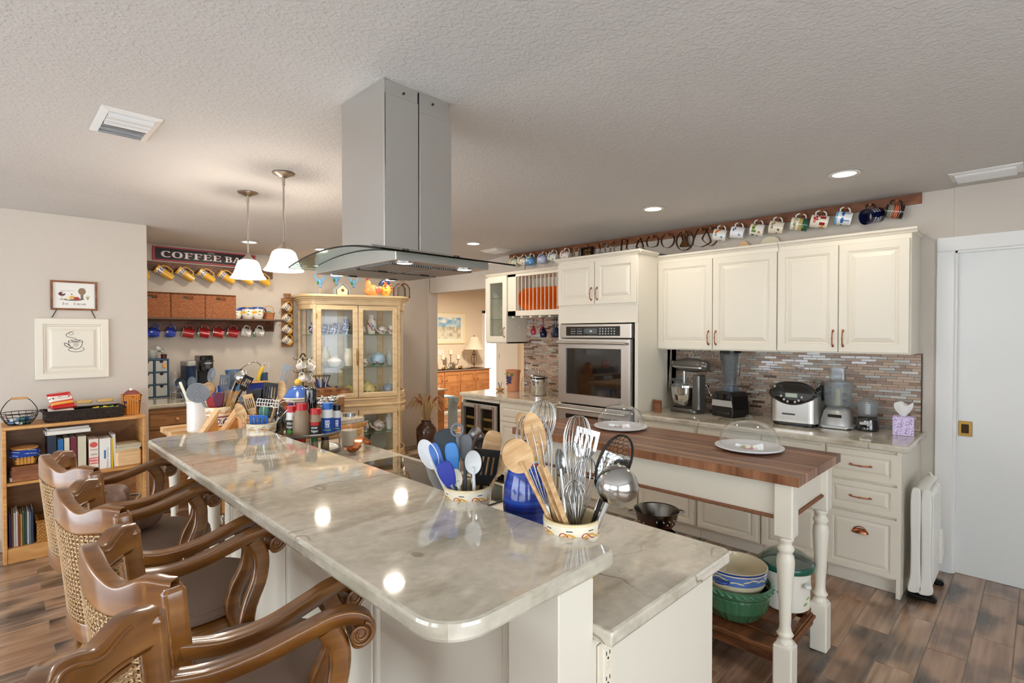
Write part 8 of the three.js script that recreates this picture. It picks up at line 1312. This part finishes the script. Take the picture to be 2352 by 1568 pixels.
  g = 'utensils in the cart crock'; const A = [1.09, QY + 0.015, -3.86];
  utensil('skimmer', 'round grey perforated skimmer in front of the crocks', 'skimmer', K.skimmer(0.36, M(0x7c8288, 0.4), 0.068), A, -0.36, -0.25, 0.25, g); utensil('wooden_spoon', 'round wooden spoon behind the grey skimmer', 'spoon', K.spoon(0.34, MAT.spoon, 0.075, 0.085), A, -0.24, 0.05, 0.1, g); utensil('wooden_spoon', 'second wooden spoon left of the grey skimmer', 'spoon', K.spoon(0.34, MAT.spoon, 0.06, 0.075), A, -0.36, 0.1, 0.1, g); utensil('spatula', 'dark maroon silicone spatula in the cart crock', 'spatula', K.paddle(0.27, MAT.maroon, 0.06, 0.1), A, 0.08, -0.15, 0.2, g); utensil('spatula', 'red spatula half hidden behind the skimmer', 'spatula', K.paddle(0.24, M(0xa8242c, 0.4), 0.06, 0.09), A, -0.15, -0.1, 0.3, g); utensil('slotted_spoon', 'slate slotted spoon rising from the cart crock', 'spoon', K.slotted(0.38, sl, 0.065, 0.1), A, 0.08, 0.1, 0.2, g); utensil('serving_spoon', 'large slate spoon behind the slotted spoon', 'spoon', K.spoon(0.42, sl, 0.07, 0.11), A, 0.12, 0.25, 0.2, g); utensil('ladle', 'polished steel ladle above the bamboo skewers', 'ladle', K.ladle(0.4, metalD, 0.05), A, 0.34, 0.2, 2.4, g); utensil('slotted_spoon', 'black slotted spoon leaning right from the cart crock', 'spoon', K.slotted(0.42, blk, 0.06, 0.11), A, 0.52, 0.1, 0.3, g); utensil('spatula', 'black handled tool behind the steel ladle', 'tool', K.paddle(0.44, blk, 0.03, 0.12), A, 0.2, 0.35, 0, g);
  for (let i = 0; i < 16; i++) utensil('bamboo_skewer', 'thin bamboo skewer bunched in the cart crock', 'skewer', [['stick', [rod(0.27 + 0.01 * (i % 3), 0.0022)], bamboo]], [A[0] + 0.008 * (i % 4), A[1], A[2] + 0.008 * Math.floor(i / 4)], 0.1 + 0.018 * i, 0.0 + 0.02 * (i % 3), 0, 'bamboo skewers');
  g = 'utensils in the island-end crock'; const B = [1.125, 0.932, -3.19];
  utensil('wooden_spoon', 'oval wooden spoon leaning left from the island-end crock', 'spoon', K.spoon(0.31, MAT.spoon, 0.055, 0.105), B, -0.44, -0.12, 0.15, g); utensil('spatula', 'slotted wooden fork spatula in the island-end crock', 'spatula', K.slotted(0.34, MAT.spoon, 0.055, 0.12), B, -0.22, 0.0, 0.1, g); utensil('slotted_turner', 'slate slotted turner beside the wooden fork', 'turner', K.slotted(0.34, sl, 0.07, 0.1), B, -0.34, 0.1, 0.2, g); utensil('slotted_turner', 'bright blue slotted turner low in front', 'turner', K.slotted(0.23, M(0x2a66c0, 0.4), 0.1, 0.08), B, 0.06, -0.25, 0.15, g); utensil('wooden_spoon', 'tall wooden spoon leaning right at island end', 'spoon', K.spoon(0.42, MAT.spoon, 0.07, 0.13), B, 0.26, 0.1, 0.15, g); utensil('slotted_turner', 'black slotted turner standing at island end', 'turner', K.slotted(0.4, blk, 0.08, 0.13), B, 0.12, 0.1, 0.1, g); utensil('slotted_turner', 'tall grey slotted turner rising highest at island end', 'turner', K.slotted(0.52, M(0x8a8f98, 0.35), 0.045, 0.16), B, 0.2, 0.3, 0.2, g); utensil('spatula', 'black spatula leaning left behind the wooden fork', 'spatula', K.paddle(0.36, blk, 0.09, 0.09), B, -0.14, 0.15, 0.3, g); utensil('serving_spoon', 'black spoon curving up at island end', 'spoon', K.spoon(0.38, blk, 0.04, 0.11), B, 0.02, 0.1, 0.8, g); utensil('spatula', 'green handled spatula behind the wire masher', 'spatula', K.paddle(0.26, M(0x1f7a62, 0.4), 0.05, 0.08), B, 0.04, 0.05, 0.2, g);
  const gm = []; for (let i = 0; i < 9; i++) gm.push(tube([[-0.064 + i * 0.016, 0, -0.02], [-0.06 + i * 0.016, 0.012, 0], [-0.064 + i * 0.016, 0, 0.02]], 0.0022, 8, 5)); for (const z of [-0.02, 0, 0.02]) gm.push(tube([[-0.066, z ? 0 : 0.012, z], [0.066, z ? 0 : 0.012, z]], 0.0022, 2, 5));
  utensil('wire_masher', 'white wire grid masher leaning right at island end', 'masher', [['grid', [xf(merge(gm), [0.02, 0.29, 0], [PI / 2 - 0.3, 0, 0.2])], MAT.porcelain], ['handle', [rod(0.28, 0.005)], MAT.steel]], B, 0.12, -0.12, 0.1, g);
  utensil('wire_masher', 'chrome loop masher leaning right over the kettle', 'masher', [['loops', [tube([[0, 0.2, 0], [0.03, 0.28, 0.02], [0.05, 0.31, 0], [0.02, 0.33, -0.02], [-0.03, 0.3, 0], [-0.01, 0.24, 0.02]], 0.003, 40, 6, true)], MAT.chrome], ['handle', [rod(0.22, 0.006)], MAT.chrome]], B, 0.5, 0.05, 0, g);
}
// ---------- on and under the butcher block table ----------
{
  const trayT = (cols, s) => canvasTex(256, 256, (c, W, H) => { c.fillStyle = '#eceaea'; c.fillRect(0, 0, W, H); for (let i = 0; i < 40; i++) { const a = i * 2.4, r = 12 + 9 * Math.sqrt(i) * 1.2; c.fillStyle = cols[i % cols.length]; c.globalAlpha = 0.8; c.beginPath(); c.ellipse(128 + r * Math.cos(a), 128 + r * Math.sin(a) * 0.9, 17, 11, a, 0, 7); c.fill(); } });
  const dome = (label, p, cols) => {
    const t = thing('cake_dome', label, 'cake dome', p, 0, 'clear cake domes'); const tm = trayT(cols);
    part(t, 'tray', [lathe([[0, 0], [0.13, 0], [0.15, 0.006], [0.168, 0.012], [0.17, 0.018], [0.165, 0.02], [0.146, 0.01], [0, 0.006]], 52)], M(0xe6e6e8, 0.3)); part(t, 'tray_print', [xf(clean(new THREE.CircleGeometry(0.125, 40)), [0, 0.0072, 0], [-PI / 2, 0, 0])], M(0xffffff, 0.4, { map: tm }));
    part(t, 'cover', [lathe([[0.147, 0.012], [0.148, 0.03], [0.143, 0.07], [0.122, 0.11], [0.085, 0.137], [0.04, 0.149], [0.012, 0.151]], 52)], M(0xf4f6f6, 0.015, { transmission: 0.96, thickness: 0, ior: 1.6, clearcoat: 1, clearcoatRoughness: 0.02 })); part(t, 'knob', [lathe([[0.012, 0.15], [0.007, 0.156], [0.016, 0.164], [0.018, 0.17], [0.01, 0.178], [0, 0.179]], 20)], M(0xf4f6f6, 0.02, { transmission: 1, thickness: 0, ior: 1.5 })); return t;
  };
  dome('clear cake dome over a pink and green tray, near the oven', [2.905, 1.0025, -1.93], ['#d87aa8', '#6aa06a', '#e8b8c8', '#b86a98']);
  dome('clear cake dome over an orange and red fruit tray', [2.86, 1.0025, -1.1], ['#e07a2a', '#b82a3a', '#7aa83a', '#e8c83a', '#d85a8a']);
  const S = 0.214;
  const gb = thing('ribbed_bowl', 'large green ribbed bowl on the table shelf', 'bowl', [2.65, S, -1.08]); { const g = vessel([[0.09, 0], [0.11, 0.01], [0.145, 0.06], [0.158, 0.12], [0.16, 0.13], [0.168, 0.14], [0.17, 0.165], [0.165, 0.17]], 0.008, 96); const p = g.attributes.position; for (let i = 0; i < p.count; i++) { const x = p.getX(i), y = p.getY(i), z = p.getZ(i), a = Math.atan2(z, x), r = Math.hypot(x, z); if (r > 0.1 && y < 0.125 && y > 0.005) { const k = 1 + 0.018 * Math.abs(Math.sin(a * 14)); p.setXYZ(i, x * k, y, z * k); } } g.computeVertexNormals(); part(gb, 'bowl', [g], M(0x3f6a4a, 0.22, { clearcoat: 0.5 })); part(gb, 'braid_rim', [xf(tube(Array.from({ length: 120 }, (_, i) => { const a = i / 120 * 2 * PI; return [(0.166 + 0.004 * Math.cos(a * 30)) * Math.cos(a), 0.155 + 0.006 * Math.sin(a * 30), (0.166 + 0.004 * Math.cos(a * 30)) * Math.sin(a)]; }), 0.007, 240, 6, true), [0, 0, 0])], M(0x46765a, 0.25)); }
  const bbw = thing('stoneware_bowl', 'cream bowl with blue painted rim nested in the green bowl', 'bowl', [2.655, S + 0.095, -1.085]); part(bbw, 'bowl', [vessel([[0.08, 0], [0.11, 0.02], [0.14, 0.08], [0.148, 0.14], [0.15, 0.155]], 0.008, 56, true, 0.2)], glazed(bandTex('#e3d6b4', (c, W, H) => { c.fillStyle = '#22418a'; c.fillRect(0, 0, W, 16); c.fillStyle = '#5a7ab8'; c.fillRect(0, 26, W, 76); c.fillStyle = '#e8dca8'; for (let i = 0; i < 26; i++) { c.beginPath(); c.ellipse(i * 20 + 8, 60 + 14 * Math.sin(i * 1.3), 14, 5, i % 2 ? 0.6 : -0.6, 0, 7); c.fill(); } }))); for (const k of [-1, 1]) part(bbw, 'lug_handle', [torus(0.03, 0.008, k * 0.15, 0.115, 0, [PI / 2, 0, k > 0 ? -PI / 2 : PI / 2], 16, PI)], M(0x22418a, 0.2));
  const sc = thing('steamer_pot', 'white enamel pot with green rim and glass lid', 'pot', [2.93, S, -0.935]); part(sc, 'pot', [vessel([[0.1, 0], [0.11, 0.01], [0.115, 0.2]], 0.004, 40)], glazed(bandTex('#eae4d6', (c, W, H) => { for (let i = 0; i < 18; i++) { c.fillStyle = i % 2 ? '#5a8a5a' : '#8aa86a'; c.beginPath(); c.ellipse((i * 83) % W, 130 + (i * 29) % 70, 12, 8, i, 0, 7); c.fill(); } }))); part(sc, 'green_rim', [xf(lathe([[0.117, 0], [0.13, 0.004], [0.132, 0.03], [0.118, 0.034]], 40), [0, 0.195, 0])], M(0x1f5a48, 0.25)); part(sc, 'glass_lid', [xf(lathe([[0.126, 0], [0.115, 0.02], [0.07, 0.05], [0, 0.06]], 40), [0, 0.228, 0])], M(0xc8d4cc, 0.03, { transmission: 0.9, thickness: 0 })); part(sc, 'side_handle', [bx(0.07, 0.02, 0.03, -0.05, 0.15, 0.115, 0.006, [0, 0.4, 0])], MAT.whitePl);
  const rp = thing('stock_pot', 'steel pot with red side handles under the colander', 'pot', [2.82, S, -1.62]); part(rp, 'pot', [vessel([[0.11, 0], [0.115, 0.01], [0.115, 0.22]], 0.004, 36)], MAT.chrome); for (const k of [-1, 1]) part(rp, 'red_handle', [torus(0.035, 0.008, k * 0.0, 0.19, k * 0.118, [PI / 2, 0, k > 0 ? 0 : PI], 18, PI)], MAT.red);
  const cl = thing('colander', 'steel colander with loop handles on the red-handled pot', 'colander', [2.82, S + 0.222, -1.62]);
  { const pts = [[0.06, 0], [0.07, 0.004], [0.11, 0.06], [0.128, 0.13], [0.134, 0.134]]; const g = vessel(pts, 0.003, 48); part(cl, 'bowl', [g], M(0x8c8a84, 0.2, { metalness: 1 })); const hs = []; for (let i = 0; i < 40; i++) { const a = i * 0.55, k = (i % 4), y = 0.035 + k * 0.02, r = 0.094 + k * 0.0095; hs.push(xf(cyl(0.0035, 0.0035, 0.004, 8), [r * Math.cos(a), y, r * Math.sin(a)], [0, -a, PI / 2])); } part(cl, 'perforations', hs, M(0xd8d8d4, 0.5)); for (const k of [-1, 1]) { const d = V3(0, 0, 0).addScaledVector(RGT, k * 0.134); part(cl, 'loop_handle', [torus(0.03, 0.005, d.x, 0.12, d.z, [PI / 2, 0, PI / 4 + (k > 0 ? -PI / 2 : PI / 2)], 18, PI)], MAT.steel); } }
  const bp = thing('stock_pot', 'black pot on the shelf under the cream roaster', 'pot', [2.62, S, -1.38]); part(bp, 'pot', [vessel([[0.09, 0], [0.1, 0.01], [0.1, 0.14]], 0.004, 32)], MAT.darkPl);
  const ro = thing('roaster', 'cream oval roaster dish behind the island corner', 'dish', [2.6, S + 0.142, -1.36], -0.78); part(ro, 'dish', [xf(vessel([[0.1, 0], [0.12, 0.01], [0.135, 0.07], [0.145, 0.08]], 0.007, 48), [0, 0, 0], [0, 0, 0], [1.25, 1, 0.85])], MAT.creamGlaze);
  single('floor_mat', 'grey woven mat between island and table', 'mat', [bb(1.78, 2.33, 0.0005, 0.012, -2.2, -0.78, 0.004)], M(0x8a8c8a, 0.95, { box: 10, map: tex(128, (u, v) => { const k = 110 + 70 * fbm(u, v, 30, 30, 2, 800); return [k, k, k * 1.02]; }) }));
}
// ---------- radiator by the door ----------
{
  const t = thing('oil_radiator', 'white oil-filled radiator between cabinet and door', 'radiator', [4.0, 0, -0.515]); const w = M(0xe8e6de, 0.35);
  const lobe = (z) => xf(ext(smooth([[-0.03, 0.06], [-0.026, 0.14], [-0.022, 0.3], [-0.022, 0.64], [-0.016, 0.675], [0.012, 0.68], [0.024, 0.65], [0.024, 0.3], [0.026, 0.14], [0.036, 0.045], [0.01, 0.04]], 60), 0.028, 0.007), [0, 0, z]);
  part(t, 'front_panel', [xf(lobe(0), [-0.008, 0, -0.026], [0, PI / 2, 0]), xf(lobe(0), [-0.008, 0, 0.026], [0, PI / 2, 0])], w);
  for (let i = 0; i < 6; i++) part(t, 'fin', [xf(ext(rrect(0.11, 0.58, 0.03, 5), 0.03, 0.008), [0.05 + i * 0.055, 0.37, 0], [0, PI / 2, 0])], w);
  part(t, 'top_tube', [sweep([[0.0, 0.66, 0], [0.1, 0.675, 0], [0.36, 0.68, 0]], rrect(0.06, 0.03, 0.012, 3), V3(0, 1, 0))], w); part(t, 'carry_handle', [tube([[0.3, 0.67, 0.02], [0.33, 0.71, 0.0], [0.37, 0.69, -0.02]], 0.007, 16, 8)], w);
  part(t, 'control_box', [xf(ext([[0, 0], [0.1, 0.03], [0.12, 0.16], [0.0, 0.22]], 0.1, 0.008), [0.27, 0.16, 0.02])], w); for (const x of [0.02, 0.33]) part(t, 'foot', [bx(0.05, 0.035, 0.15, x, 0.018, 0, 0.01)], MAT.black);
}
renderer.render(scene, camera);
